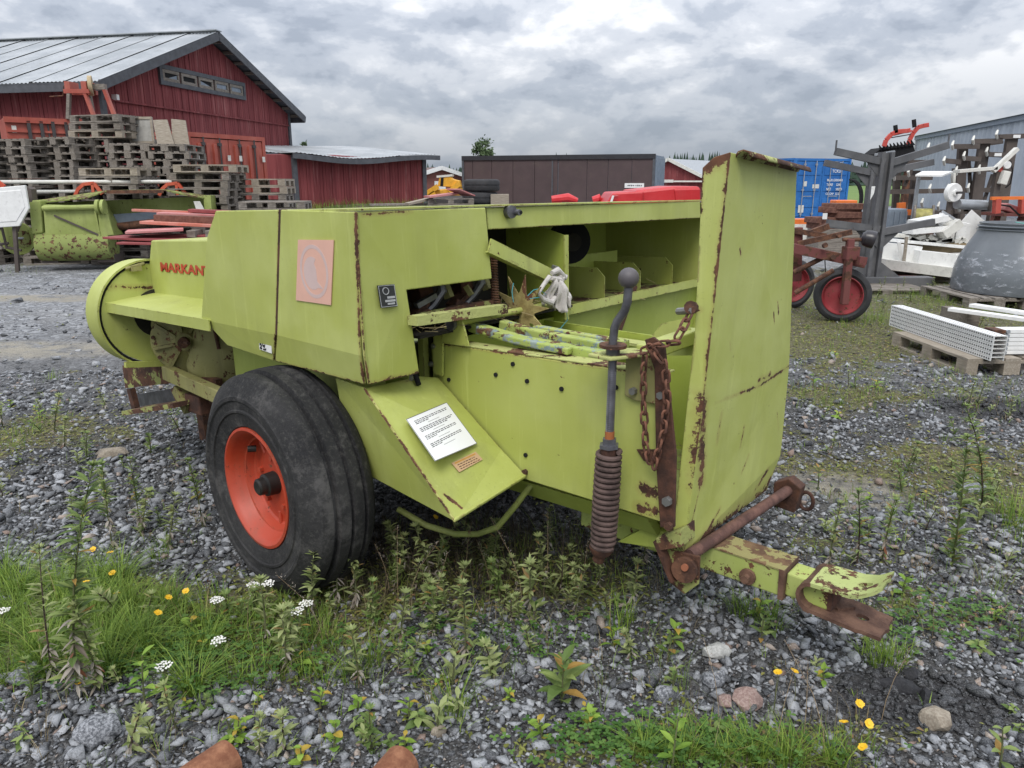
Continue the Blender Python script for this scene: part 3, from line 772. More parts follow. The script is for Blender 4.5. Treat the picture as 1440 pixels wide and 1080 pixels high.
# red one against the barn gable: two pairs of doors face right
pr0, pr1 = at(262, 184, 17.6), at(372, 193, 19.9)
dv = Vector((pr1.x - pr0.x, pr1.y - pr0.y, 0)); CW = dv.length; ang = math.atan2(dv.y, dv.x)
mid_ = (pr0 + pr1) / 2; CH = (pr0.z + pr1.z) / 2
DARKROD = plain('dark_bars', (0.05, 0.045, 0.045), 0.6)
rcn = container('shipping_container', 'red shipping container with ribbed doors standing in front of the barn gable', ORANGE_RED, (mid_.x, mid_.y, 0), ang, 1.3, CW, CH, True, rods=DARKROD, solid_doors=False)
for k, xx in enumerate((-0.40, -0.03, 0.12, 0.44)):
    MB().box((xx * CW, -0.05, CH - 0.55), (0.09, 0.01, 0.13)).obj('sticker', WHITE_OLD, rcn, smooth=0)
# blue one at the far right
pb0, pb1 = at(1119, 222, 31.5), at(1198, 222.5, 32.5)
dv = Vector((pb1.x - pb0.x, pb1.y - pb0.y, 0)); ang = math.atan2(dv.y, dv.x); mid_ = (pb0 + pb1) / 2
bcn = container('shipping_container', 'bright blue shipping container with white door lettering, door end to camera', BLUE, (mid_.x, mid_.y, 0), ang, 6.0, dv.length, pb0.z, True)
for txt, xx, zz, s_ in (('22G1', 0.62, 2.25, 0.16), ('TCKU', 0.45, 1.95, 0.17), ('MAX.GR.', 0.22, 1.60, 0.14), ('TARE', 0.22, 1.42, 0.14), ('NET', 0.22, 1.24, 0.14), ('30480', 0.72, 1.60, 0.13), ('2200', 0.72, 1.42, 0.13), ('28280', 0.72, 1.24, 0.13), ('CU.CAP', 0.22, 1.06, 0.12), ('33.2', 0.72, 1.06, 0.12)):
    text_mesh(txt, s_, WHITE, bcn, frame((xx, -0.045, zz), (1, 0, 0), (0, 0, 1)), bold=0.002)
for xx, zz, w_, h_ in ((-0.85, 1.50, 0.16, 0.2), (-0.30, 1.40, 0.34, 0.16), (-0.95, 0.5, 0.28, 0.3)):
    MB().box((xx, -0.012, zz), (w_, 0.006, h_)).obj('sticker', WHITE_OLD, bcn, smooth=0)

# brown flat-sided box body
pa, pb = at(650, 221, 36.5), at(922, 214.5, 33.5)
dv = Vector((pb.x - pa.x, pb.y - pa.y, 0)); BLn = dv.length; ang = math.atan2(dv.y, dv.x); BH = (pa.z + pb.z) / 2
brown = thing('storage_container', 'long dark brown storage container with black top rail behind the baler', 'container', (pa.x, pa.y, 0), ang)
bb = MB(); bb.box((BLn / 2, 1.3, BH / 2 + 0.1), (BLn, 2.5, BH - 0.3)); bb.obj('body', BLUE_GREY, brown, smooth=0)
k = 0; x = 0.0
pan = [0.55, 1.0, 1.1, 1.1, 1.15, 0.02, 1.4, 1.0, 1.1, 1.05]
sc_ = BLn / sum(pan)
for w_ in pan:
    w_ *= sc_
    if w_ > 0.1: MB().box((x + w_ / 2, 0.02, BH / 2 + 0.05), (w_ - 0.018, 0.06, BH - 0.42)).obj('wall_panel', BROWN, brown, smooth=0)
    x += w_
MB().box((BLn / 2, 0.0, BH - 0.10), (BLn + 0.02, 0.14, 0.2)).obj('top_rail', plain('black_rail', (0.022, 0.022, 0.026), 0.5), brown, smooth=0)
MB().box((BLn * 0.49, -0.03, BH / 2), (0.05, 0.05, BH - 0.5)).obj('door_edge', TRIM, brown, smooth=0)
for xx in (0.04, BLn - 0.04): MB().box((xx, -0.005, BH / 2 - 0.05), (0.10, 0.1, BH - 0.3)).obj('corner_post', TRIM, brown, smooth=0)
MB().box((BLn * 0.905, -0.02, BH - 1.32), (0.85, 0.02, 0.2)).obj('name_plate', WHITE, brown, smooth=0)
sg = MB(); x = BLn * 0.905 - 0.30
while x < BLn * 0.905 + 0.34:
    w_ = R.uniform(0.02, 0.06); sg.box((x, -0.032, BH - 1.32), (w_, 0.004, R.uniform(0.035, 0.06))); x += w_ + 0.025
sg.obj('lettering', TRIM, brown, smooth=0)
ge = MB()
for i in range(7): ge.box((BLn + 0.03, 0.3 + i * 0.35, BH / 2), (0.06, 0.2, BH - 0.3))
ge.obj('end_ribs', BLUE_GREY, brown, smooth=0)

# long grey corrugated building at the right edge
pg0, pg1 = at(1290, 196, 52), at(1440, 163, 35.5)
dv = Vector((pg1.x - pg0.x, pg1.y - pg0.y, 0)); d0 = dv.normalized(); GH = (pg0.z + pg1.z) / 2
hall = thing('hall', 'long blue grey corrugated metal hall at the right edge of the yard', 'building', (pg0.x, pg0.y, 0), math.atan2(dv.y, dv.x))
HLn = dv.length + 14
P = []; n = int(HLn / 0.33)
hm = MB()
for k in range(n * 2 + 1):
    xx = HLn * k / (n * 2); dy = 0.06 if (k // 2) % 2 else 0.0
    P += [(xx, dy, 0), (xx, dy, GH)]
hm.add(P, [(2 * k, 2 * k + 2, 2 * k + 3, 2 * k + 1) for k in range(n * 2)]); hm.obj('wall', ZINC_BLUE, hall, smooth=0, fix=False)
MB().box((HLn / 2, 6.2, GH / 2 - 0.02), (HLn - 0.1, 12, GH - 0.1)).obj('body', ZINC_BLUE, hall, smooth=0)
MB().box((HLn / 2, -0.02, GH), (HLn + 0.3, 0.26, 0.22)).obj('eaves_trim', BLUE_GREY, hall, smooth=0)
MB().box((-0.05, 0, GH / 2), (0.2, 0.2, GH - 0.02)).obj('corner_trim', plain('pale_trim', (0.5, 0.5, 0.5), 0.5), hall, smooth=0)
MB().add([(-0.3, -0.3, GH + 0.12), (HLn + 0.3, -0.3, GH + 0.12), (HLn + 0.3, 6.2, GH + 0.5), (-0.3, 6.2, GH + 0.5), (HLn + 0.3, 12.6, GH + 0.12), (-0.3, 12.6, GH + 0.12)], [(0, 1, 2, 3), (3, 2, 4, 5)]).obj('roof', ZINC, hall, smooth=0, fix=False)

# far red barn with grey roof behind the brown container
def small_house(name, label, px_, pyr, pye, Y, w_, L, rz, wallm, roofm, cat='building', trim=WHITE):
    rt, et = at(px_, pyr, Y), at(px_, pye, Y)
    h = thing(name, label, cat, (rt.x, rt.y, 0), rz)
    zr, ze = rt.z, et.z; hw = w_ / 2
    MB().add([(-hw, 0, 0), (hw, 0, 0), (hw, 0, ze), (0, 0, zr), (-hw, 0, ze), (-hw, L, 0), (hw, L, 0), (hw, L, ze), (0, L, zr), (-hw, L, ze)],
             [(0, 1, 2, 3, 4), (5, 9, 8, 7, 6), (1, 6, 7, 2), (0, 4, 9, 5)]).obj('wall', wallm, h, smooth=0)
    o = 0.35; s = (zr - ze) / hw
    for sg_ in (-1, 1):
        MB().plate([(0, -o, zr + 0.05), (sg_ * (hw + o), -o, ze - s * o + 0.05), (sg_ * (hw + o), L + o, ze - s * o + 0.05), (0, L + o, zr + 0.05)], 0.12, flip=(sg_ > 0)).obj('roof', roofm, h, smooth=0)
        MB().bar((0, -o - 0.02, zr), (sg_ * (hw + o), -o - 0.02, ze - s * o), 0.06, 0.3).obj('verge_board', trim, h, smooth=0)
    wd = MB(); wd.box((0, -0.03, ze * 0.55), (1.0, 0.06, 1.1)); wd.obj('window', trim, h, smooth=0)
    return h
ROOF_BROWN = plain('brown_tile_roof', (0.14, 0.095, 0.085), 0.8, 0.2); ROOF_GREY = plain('grey_sheet_roof', (0.32, 0.34, 0.36), 0.6, 0.1)
small_house('far_barn', 'distant red barn with grey roof seen right of the brown container', 942, 224, 246, 75, 6.5, 14, math.radians(-38), FALU, ROOF_GREY, 'barn', WHITE_OLD)
lw = at(970, 262, 66)
lt = thing('far_shed', 'small distant red shed with pale roof in front of the distant barn', 'shed', (lw.x, lw.y, 0), 0.0)
MB().box((0, 0, 0.75), (4.5, 3, 1.5)).obj('wall', FALU, lt, smooth=0)
MB().box((0, -0.1, 1.6), (5.0, 3.5, 0.12)).obj('roof', WHITE_OLD, lt, smooth=0)
small_house('house', 'small brown house with white gable trim beyond the yellow digger', 618, 236, 249, 62, 5.2, 9, math.radians(35), plain('brown_house_boards', (0.20, 0.075, 0.06), 0.8), ROOF_BROWN, 'house', WHITE)

# ------------------------------------------------------------------ far forest (one mass) and two nearer trees
t = NT('spruce'); tt = t.attr('tint')
SPRUCE = t.fin(t.mix(tt, (0.020, 0.042, 0.030), (0.050, 0.082, 0.050)), 0.95)
fo_ = MB(); rf_ = random.Random(21)
def spruce(mb, x, y, z, h, r, rng):
    n = 7; lay = max(4, int(h / 1.7)); tint = rng.random()
    for L_ in range(lay):
        f = L_ / lay; zz = z + h * (0.08 + 0.86 * f); rr = r * (1 - f) * rng.uniform(0.8, 1.15) + 0.15; top = zz + h / lay * 1.7
        V = [(x + rr * rng.uniform(0.6, 1.15) * math.cos(6.283 * k / n + f), y + rr * rng.uniform(0.6, 1.15) * math.sin(6.283 * k / n + f), zz - rng.uniform(0, 0.5)) for k in range(n)] + [(x, y, top)]
        mb.add(V, [(k, (k + 1) % n, n) for k in range(n)], tint)
for i in range(2600):
    a = math.radians(rf_.uniform(-58, 58)); d = rf_.uniform(300, 400)
    hh2 = rf_.uniform(6.5, 9.5) * (1.0 + 0.25 * math.sin(a * 9) + 0.15 * math.sin(a * 31))
    spruce(fo_, math.sin(a) * d, math.cos(a) * d, 0, hh2, rf_.uniform(2.2, 3.6), rf_)
fob = fo_.obj('forest', SPRUCE, smooth=0, fix=False, tint=True); fob['kind'] = 'stuff'; fob['label'] = 'dark far-off spruce forest along the horizon'
t = NT('tree_leaf'); tt = t.attr('tint')
TREE_LEAF = t.fin(t.mix(tt, (0.035, 0.062, 0.022), (0.085, 0.13, 0.045)), 0.8)
BARK = plain('bark', (0.10, 0.08, 0.065), 0.9, 0.3)
def tree(px_, pyt, Y, w_, label, seed):
    top = at(px_, pyt, Y); rng = random.Random(seed)
    T = thing('tree', label, 'tree', (top.x, top.y, 0)); H = top.z
    tr = MB(); tr.tube([(0, 0, 0), (0.05, 0, H * 0.4), (0, 0.05, H * 0.92)], [0.16, 0.12, 0.03], 8)
    for k in range(14):
        a = k * 2.4; z0 = H * (0.35 + 0.55 * k / 14); L_ = w_ * 0.45 * (1 - 0.5 * k / 14)
        tr.tube([(0, 0, z0), (math.cos(a) * L_, math.sin(a) * L_, z0 + L_ * 0.6)], [0.05, 0.012], 5)
    tr.obj('trunk', BARK, T)
    cr_ = MB()
    for k in range(26):
        f = rng.uniform(0.35, 1.0); a = rng.uniform(0, 6.28); rr = w_ * 0.5 * math.sin(math.pi * min(1, (1.02 - f) * 1.35 + 0.08)) * rng.uniform(0.3, 1.0)
        c = Vector((math.cos(a) * rr, math.sin(a) * rr, H * f - 0.2)); cs_ = w_ * rng.uniform(0.10, 0.2); ti = rng.random()
        for q in range(60):
            p = c + Vector((rng.gauss(0, 1), rng.gauss(0, 1), rng.gauss(0, 1))) * cs_ * 0.55
            u_ = Vector((rng.gauss(0, 1), rng.gauss(0, 1), rng.gauss(0, 1))).normalized(); v2_ = u_.orthogonal().normalized(); s_ = rng.uniform(0.07, 0.16)
            cr_.add([p - u_ * s_, p + v2_ * s_ * 0.6, p + u_ * s_, p - v2_ * s_ * 0.6], [(0, 1, 2, 3)], min(1, max(0, ti * 0.6 + rng.random() * 0.4)))
    cr_.obj('crown', TREE_LEAF, T, smooth=0, fix=False, tint=True)
tree(678, 197, 62, 2.3, 'lone leafy tree rising behind the brown container, tallest on the skyline', 3)
tree(424, 193, 55, 0.9, 'small pointed tree top showing above the shed roof beside the barn', 4)
tree(688, 207, 63, 0.9, 'slender small tree just right of the lone leafy tree', 5)
# ------------------------------------------------------------------ pallets: one master with its boards and blocks, copied
PL, PW, PH = 1.2, 0.8, 0.144
def slab(name, size, mat):
    return MB().box((0, 0, 0), size).obj(name, mat, None, smooth=0)
def make_pallet(mat):
    r = thing('pallet', 'pallet', 'pallet')
    parts = []
    for y in (-0.33, -0.16, 0, 0.16, 0.33): parts.append(('deck_board', (0, y, PH - 0.011), (PL, 0.135 if y in (-0.33, 0, 0.33) else 0.10, 0.022)))
    for x in (-0.527, 0, 0.527): parts.append(('cross_board', (x, 0, PH - 0.033), (0.145, PW, 0.021)))
    for x in (-0.527, 0, 0.527):
        for y in (-0.35, 0, 0.35): parts.append(('block', (x, y, 0.061), (0.145, 0.10 if y else 0.145, 0.078)))
    for y in (-0.35, 0, 0.35): parts.append(('base_board', (0, y, 0.011), (PL, 0.10 if y else 0.145, 0.022)))
    cache = {}
    out = []
    for nme, c, s in parts:
        if (nme, s) not in cache:
            me = bpy.data.meshes.new(nme); b = MB().box((0, 0, 0), s); me.from_pydata(b.v, [], b.f); me.materials.append(mat); cache[(nme, s)] = me
        o = bpy.data.objects.new(nme, cache[(nme, s)]); COL.objects.link(o); o.parent = r; o.location = c; out.append(o)
    j = MB()
    for nme, c, s in parts: j.box(c, s)
    me = bpy.data.meshes.new('pallet'); me.from_pydata(j.v, [], j.f); me.materials.append(mat)
    return r, out, me
PROTO = {WOOD: make_pallet(WOOD), WOOD_LIGHT: make_pallet(WOOD_LIGHT)}
USED = set()
def pallet(loc, rz, label, group=None, mat=None, simple=False, rx=0.0, ry=0.0):
    mat = mat or WOOD
    root, parts, joined = PROTO[mat]
    if simple:
        o = bpy.data.objects.new('pallet', joined); COL.objects.link(o)
    elif mat not in USED:
        USED.add(mat); o = root
    else:
        o = root.copy(); COL.objects.link(o)
        for p in parts:
            c = p.copy(); COL.objects.link(c); c.parent = o
    o.location = loc; o.rotation_euler = (rx, ry, rz)
    return tag(o, label, 'pallet', group)
ORD = ['topmost', 'second', 'third', 'fourth', 'fifth', 'sixth', 'seventh', 'eighth', 'ninth', 'tenth', 'eleventh', 'twelfth', 'thirteenth', 'fourteenth', 'fifteenth', 'sixteenth', 'seventeenth', 'eighteenth']
rp = random.Random(4)
def stack(px_, pytop, Y, rz, desc, base=0.0, shown=8, light=(), across=True):
    """a stack of pallets whose top edge shows at the given pixel; returns the top"""
    top = at(px_, pytop, Y); n = max(1, int((top.z - base) / PH))
    gap = (top.z - base - n * PH) / n
    for k in range(n):                                        # k counts from the bottom
        i = n - 1 - k; z = base + k * (PH + min(gap, 0.012))
        lab = ('topmost pallet' if i == 0 else ORD[min(i, 17)] + ' pallet down') + ' in the ' + desc
        pallet((top.x + rp.uniform(-0.035, 0.035), top.y + rp.uniform(-0.035, 0.035), z), rz + rp.uniform(-0.035, 0.035) + (0 if across else math.pi / 2), lab, 'pallets stacked in front of the red barn',
               mat=WOOD_LIGHT if i in light else WOOD, simple=(i > shown))
    return Vector((top.x, top.y, base + n * PH + (n - 1) * min(gap, 0.012)))
A_ = math.radians(-14)
stack(-14, 196, 15.6, A_, 'tall grey stack at the left edge', across=False)
stack(47, 197, 15.9, A_, 'tall grey stack second from the left', across=False)
tC = stack(108, 195, 16.2, A_, 'tall grey stack carrying three more pallets', across=False)
stack(158, 196, 16.7, A_ + 0.05, 'dark tall stack behind the low pale stack', across=False)
tF = stack(203, 203, 16.5, math.radians(-8), 'tall stack under the framed grey board', across=False)
tG = stack(247, 204, 16.4, math.radians(4), 'tall stack under the leaning grey panels', across=False)
for k in range(3):
    pallet((tC.x + 0.52 + 0.03 * k, tC.y + 0.25, tC.z + 0.01 + k * (PH + 0.008)), A_ + 0.1 - 0.06 * k, ['lowest', 'middle', 'topmost'][k] + ' of three wide pallets crowning the tall grey stacks by the skip', 'pallets stacked in front of the red barn', mat=WOOD_LIGHT if k == 0 else WOOD)
stack(166, 236, 15.3, math.radians(-5), 'low pale stack before the tall stacks', light=(0,), shown=6)
stack(291, 243, 15.4, math.radians(-6), 'stack in front of the red container doors', light=(), shown=6)
tH = at(299, 234, 15.4)
pallet((tH.x, tH.y - 0.05, at(291, 243, 15.4).z + 0.005), math.radians(2), 'wide pale pallet laid on top of the stack before the red container doors', 'pallets stacked in front of the red barn', mat=WOOD_LIGHT)
stack(366, 251, 16.0, math.radians(3), 'stack beside the grey corner trim of the shed', light=(0, 1), shown=5)
stack(388, 279, 14.6, math.radians(5), 'low stack right of the shed corner stack', shown=3)
# boards leaning on top
bx_ = thing('framed_board', 'square grey board with a raised pale frame on top of the pallets', 'board', (tF.x - 0.02, tF.y, tF.z + 0.01), math.radians(-6))
MB().box((0, 0, 0.27), (0.52, 0.04, 0.52)).obj('panel', plain('grey_board', (0.36, 0.35, 0.32), 0.85, 0.2, scale=5), bx_, smooth=0)
for (c, s) in (((0, -0.028, 0.03), (0.54, 0.02, 0.05)), ((0, -0.028, 0.515), (0.54, 0.02, 0.05)), ((-0.25, -0.028, 0.27), (0.05, 0.018, 0.43)), ((0.25, -0.028, 0.27), (0.05, 0.018, 0.43))):
    MB().box(c, s).obj('frame_batten', WOOD_LIGHT, bx_, smooth=0)
MB().box((0, 0.25, 0.05), (0.5, 0.5, 0.09)).obj('foot', WOOD, bx_, smooth=0)
MB().bar((0, 0.45, 0.1), (0, 0.02, 0.4), 0.04, 0.03).obj('prop', WOOD, bx_, smooth=0)
for k, (dx, ln, lab) in enumerate(((-0.16, -0.10, 'weathered grey plywood panel leaning left on top of pallets'), (0.13, 0.03, 'narrow grey plywood panel with torn label leaning on pallet top'))):
    o = MB().prism([(-0.17, 0, 0), (0.17, 0, 0), (0.10, 0, 0.50), (-0.19, 0, 0.52)], (0, 0.03, 0)).obj('panel', WOOD_LIGHT, None, smooth=0)
    o.name = 'plywood_panel'; o.location = (tG.x + dx, tG.y - 0.1 + 0.06 * k, tG.z + 0.005); o.rotation_euler = (-0.16, ln, 0.05); tag(o, lab, 'panel', 'grey panels on the pallet stacks')

# orange-red steel skip in front of the barn doorway, and the grindstone frame on it
s0, s1 = at(6, 168, 17.6), at(122, 165, 18.6)
dv = Vector((s1.x - s0.x, s1.y - s0.y, 0)); SW = dv.length
sk = thing('skip', 'orange red ribbed steel skip with white lettering in front of the dark barn doorway', 'skip', (s0.x, s0.y, 0), math.atan2(dv.y, dv.x))
SH = (s0.z + s1.z) / 2
MB().box((SW / 2, 0.75, SH / 2), (SW, 1.5, SH - 0.02)).obj('body', ORANGE_RED, sk, smooth=0)
MB().box((SW / 2, -0.03, SH - 0.06), (SW + 0.04, 0.08, 0.12)).obj('top_rail', ORANGE_RED, sk, smooth=0)
MB().box((SW / 2, -0.02, SH - 0.30), (SW - 0.02, 0.04, 0.05)).obj('side_rail', ORANGE_RED, sk, smooth=0)
for f in (0.27, 0.42, 0.56, 0.72): MB().box((SW * f, -0.035, SH - 0.40), (0.07, 0.07, 0.66)).obj('rib', DARKROD, sk, smooth=0)
MB().box((SW * 0.50, -0.012, SH - 0.5), (0.03, 0.03, 0.8)).obj('door_gap', DARKROD, sk, smooth=0)
MB().box((SW * 0.095, -0.01, SH - 0.26), (0.09, 0.02, 0.15)).obj('sticker', WHITE_OLD, sk, smooth=0)
text_mesh('9P-115', 0.17, WHITE_OLD, sk, frame((SW * 0.78, -0.012, SH - 0.68), (1, 0, 0), (0, 0, 1)), bold=0.012)
g0 = at(103, 166, 18.0)
gs = thing('grindstone_stand', 'red steel stand with crank and pale round grindstone above the skip', 'grindstone', (g0.x, g0.y + 0.45, SH), 0.0)
for (xa, xb, yy, m_) in ((-0.28, -0.16, -0.16, WOOD), (0.34, 0.18, -0.16, ORANGE_RED), (0.12, 0.10, 0.2, WOOD)):
    MB().bar((xa, yy, 0), (xb, yy, 0.62), 0.09, 0.07).obj('leg', m_, gs, smooth=0)
MB().bar((0.72, 0.05, 0), (0.52, 0.05, 0.75), 0.10, 0.07).obj('leg', ORANGE_RED, gs, smooth=0)
MB().box((0.02, -0.16, 0.60), (0.58, 0.10, 0.09)).obj('frame_rail', ORANGE_RED, gs, smooth=0)
MB().box((0.02, 0.14, 0.60), (0.58, 0.10, 0.09)).obj('frame_rail', ORANGE_RED, gs, smooth=0)
for xx in (-0.18, 0.20): MB().box((xx, 0, 0.73), (0.12, 0.38, 0.17)).obj('bearing_block', ORANGE_RED, gs, smooth=0)
MB().box((0.40, 0.05, 0.72), (0.36, 0.12, 0.12)).obj('arm', WOOD, gs, smooth=0)
MB().disc((0.26, 0.0, 0.74), (1, 0.4, 0), 0.22, 0.08, 20).obj('grindstone', plain('sandstone', (0.42, 0.33, 0.20), 0.9), gs)
MB().tube([(-0.2, 0, 0.74), (-0.36, 0, 0.74), (-0.40, -0.02, 0.52), (-0.72, -0.02, 0.50)], 0.014, 6).obj('crank', RUSTY, gs)

# ------------------------------------------------------------------ green combine header on a pallet, with its reel
hp = gp(85, 370)
pallet((hp.x, hp.y + 0.15, 0.0), math.radians(10), 'grey pallet lying under the old green combine header', None)
h0 = at(40, 300, 13.8); hR = at(292, 300, 14.2)
dv = Vector((hR.x - h0.x, hR.y - h0.y, 0)); HWd = dv.length; ha = math.atan2(dv.y, dv.x)
hd = thing('combine_header', 'old green combine header with rusty trough and red reel arms beside the pallets', 'header', (h0.x, h0.y, 0), ha)
def hl(px_, py_, yy=0.0):
    """pixel to the header's local plane y = yy: x along, z up"""
    ex = Vector((math.cos(ha), math.sin(ha), 0)); ey = Vector((-math.sin(ha), math.cos(ha), 0))
    d = ray(px_, py_); o_ = Vector((0, 0, CAMH)) - Vector((h0.x, h0.y, 0)); s_ = (yy - o_.dot(ey)) / d.dot(ey); p_ = o_ + d * s_
    return p_.dot(ex), p_.z
def H3(px_, py_, yy=0.0):
    x_, z_ = hl(px_, py_, yy); return Vector((x_, yy, z_))
G2 = GREEN_OLD
hm = MB(); hm.prism([H3(60, 288), H3(138, 290), H3(160, 332), H3(64, 336)], (0, 0.5, 0)); hm.obj('feeder_house', G2, hd, smooth=0, bevel=0.015)
hm = MB(); hm.lathe([(0.27, 0), (0.27, 1)], (0, 0, 0), (1, 0, 0), 28)
ta, tb = H3(58, 346, 0.18), H3(160, 344, 0.18)
tr_ = MB(); tr_.tube([ta, tb], 0.28, 26); tr_.obj('trough', rusty('rusty_green_trough', paintc=(0.23, 0.27, 0.08), amount=0.72), hd)
MB().tube([H3(60, 293, -0.05), H3(138, 291, -0.05)], 0.045, 10).obj('drive_tube', G2, hd)
MB().lathe([(0.0, -0.07), (0.13, -0.07), (0.13, -0.02), (0.06, 0.0), (0.13, 0.02), (0.13, 0.07), (0, 0.07)], H3(142, 291, -0.05), (1, 0, 0), 18).obj('pulley', G2, hd)
MB().bar(H3(76, 303, -0.02), H3(140, 331, -0.02), 0.02, 0.03).obj('brace', BROWN_STEEL, hd, smooth=0)
MB().bar(H3(133, 292, -0.02), H3(141, 332, -0.02), 0.05, 0.03).obj('brace', G2, hd, smooth=0)
MB().prism([H3(138, 290, -0.03), H3(148, 290, -0.03), H3(160, 330, -0.03), H3(140, 332, -0.03)], (0, 0.06, 0)).obj('side_plate', G2, hd, smooth=0)
MB().prism([H3(40, 282), H3(57, 281), H3(60, 328), H3(44, 330)], (0, 0.35, 0)).obj('end_shield', G2, hd, smooth=0, bevel=0.03)
MB().prism([H3(52, 286, 0.75), H3(290, 276, 0.75), H3(294, 300, 0.75), H3(60, 322, 0.75)], (0, 0.06, 0)).obj('back_wall', G2, hd, smooth=0)
fl = MB(); fl.add([H3(50, 285, 0.2), H3(120, 278, 0.15), H3(150, 268, 0.05), H3(232, 267, 0.05), H3(262, 274, 0.2), H3(294, 279, 0.45), H3(294, 275, 0.8), H3(230, 266, 0.8), H3(150, 267.5, 0.8), H3(52, 281.5, 0.8)],
               [(0, 1, 8, 9), (1, 2, 8), (2, 3, 7, 8), (3, 4, 7), (4, 5, 6, 7)])
o = fl.obj('top_flange', rusty('rusty_flange', paintc=(0.22, 0.26, 0.07), amount=0.55), hd, smooth=0); so = o.modifiers.new('solid', 'SOLIDIFY'); so.thickness = 0.02
MB().bar(H3(150, 270, 0.04), H3(230, 269, 0.04), 0.02, 0.06).obj('flange_lip', RUSTY, hd, smooth=0)
MB().prism([H3(272, 283, 0.3), H3(281, 283, 0.3), H3(288, 296, 0.3), H3(277, 298, 0.3)], (0, 0.01, 0)).obj('white_patch', WHITE_OLD, hd, smooth=0)
MB().prism([H3(286, 275, 0.4), H3(296, 275, 0.4), H3(298, 300, 0.4), H3(288, 300, 0.4)], (0, 0.4, 0)).obj('end_plate', G2, hd, smooth=0)
MB().prism([H3(150, 302, 0.5), H3(222, 297, 0.5), H3(222, 312, 0.5), H3(158, 316, 0.5)], (0, 0.05, 0)).obj('worn_plate', BLUE_GREY, hd, smooth=0)
MB().tube([H3(155, 320, 0.45), H3(225, 312, 0.45)], 0.07, 12).obj('auger_tube', RUSTY, hd)
MB().disc(H3(33, 336, 0.1), (0.9, -0.5, 0), 0.15, 0.06, 18).obj('pulley', rusty('old_pulley', paintc=(0.25, 0.27, 0.10), amount=0.6), hd)
MB().tube([H3(22, 335, -0.02), H3(33, 335, -0.02)], 0.02, 8).obj('shaft', GALV, hd)
MB().disc(H3(25, 335, 0.22), (0, -1, 0), 0.30, 0.06, 24).obj('side_disc', G2, hd)
for a_, b_ in (((2, 318), (10, 350)), ((10, 348), (30, 352)), ((30, 312), (22, 330)), ((-10, 345), (12, 342))): MB().tube([H3(*a_, 0.05), H3(*b_, 0.05)], 0.025, 6).obj('link_bar', BROWN_STEEL, hd)
MB().prism([H3(36, 262, 0.0), H3(44, 266, 0.0), H3(45, 284, 0.0), H3(36, 284, 0.0)], (0, 0.2, 0)).obj('bracket', BROWN_STEEL, hd, smooth=0)
for (pa_, pb_, yy, r_) in (((0, 256), (242, 255.5), 1.0, 0.035), ((42, 269.5), (140, 269), 1.1, 0.032)):
    MB().tube([H3(*pa_, yy), H3(*pb_, yy)], r_, 10).obj('reel_bar', WHITE_OLD, hd)
RD = paint('reel_red', (0.52, 0.06, 0.025), (0.55, 0.12, 0.06), 0.3, 0.0)
for ax_ in (118, 236):
    b = MB(); P = [(ax_ - 12, 275), (ax_ - 8, 266), (ax_, 259), (ax_ + 14, 257.5), (ax_ + 26, 273)]
    for a_, c_ in zip(P[:-1], P[1:]): b.bar(H3(*a_, 0.95), H3(*c_, 0.95), 0.05, 0.06)
    b.bar(H3(ax_ + 12, 258, 0.95), H3(ax_ + 14, 274, 0.95), 0.05, 0.05); b.obj('reel_arm', RD, hd, smooth=0)
MB().bar(H3(-8, 252, 0.9), H3(6, 263, 0.9), 0.05, 0.08).obj('reel_arm', RD, hd, smooth=0)
# feet so that the header rests on the pallet and the ground
for px_ in (70, 150): MB().box((hl(px_, 350, 0.2)[0], 0.35, 0.21), (0.3, 0.5, 0.14)).obj('skid', BROWN_STEEL, hd, smooth=0)
MB().box((hl(282, 330, 0.5)[0], 0.6, 0.42), (0.25, 0.4, 0.84)).obj('skid', BROWN_STEEL, hd, smooth=0)
wp = thing('divider_panel', 'white eight-sided crop divider panel leaning at the left edge of the header', 'panel', (0, 0, 0))
wp.matrix_world = hd.matrix_basis.copy()
wp.location = hd.location; wp.rotation_euler = hd.rotation_euler
wb = [H3(-30, 266, -0.25), H3(35, 260.5, -0.25), H3(40.5, 293, -0.25), H3(27, 318, -0.25), H3(-30, 322, -0.25)]
MB().prism(wb, (0, 0.06, 0)).obj('panel', WHITE, wp, smooth=0, bevel=0.01)
MB().prism([H3(-30, 272, -0.26), H3(29, 267, -0.26), H3(35, 291, -0.26), H3(23, 311, -0.26), H3(-30, 315, -0.26)], (0, 0.02, 0)).obj('raised_field', WHITE, wp, smooth=0, bevel=0.008)
MB().bar(H3(-10, 318, -0.15), Vector((hl(-10, 318)[0], -0.15, 0)), 0.06, 0.06).obj('stand', BROWN_STEEL, wp, smooth=0)
MB().bar(H3(20, 310, -0.15), Vector((hl(20, 318)[0], -0.15, 0)), 0.06, 0.06).obj('stand', BROWN_STEEL, wp, smooth=0)

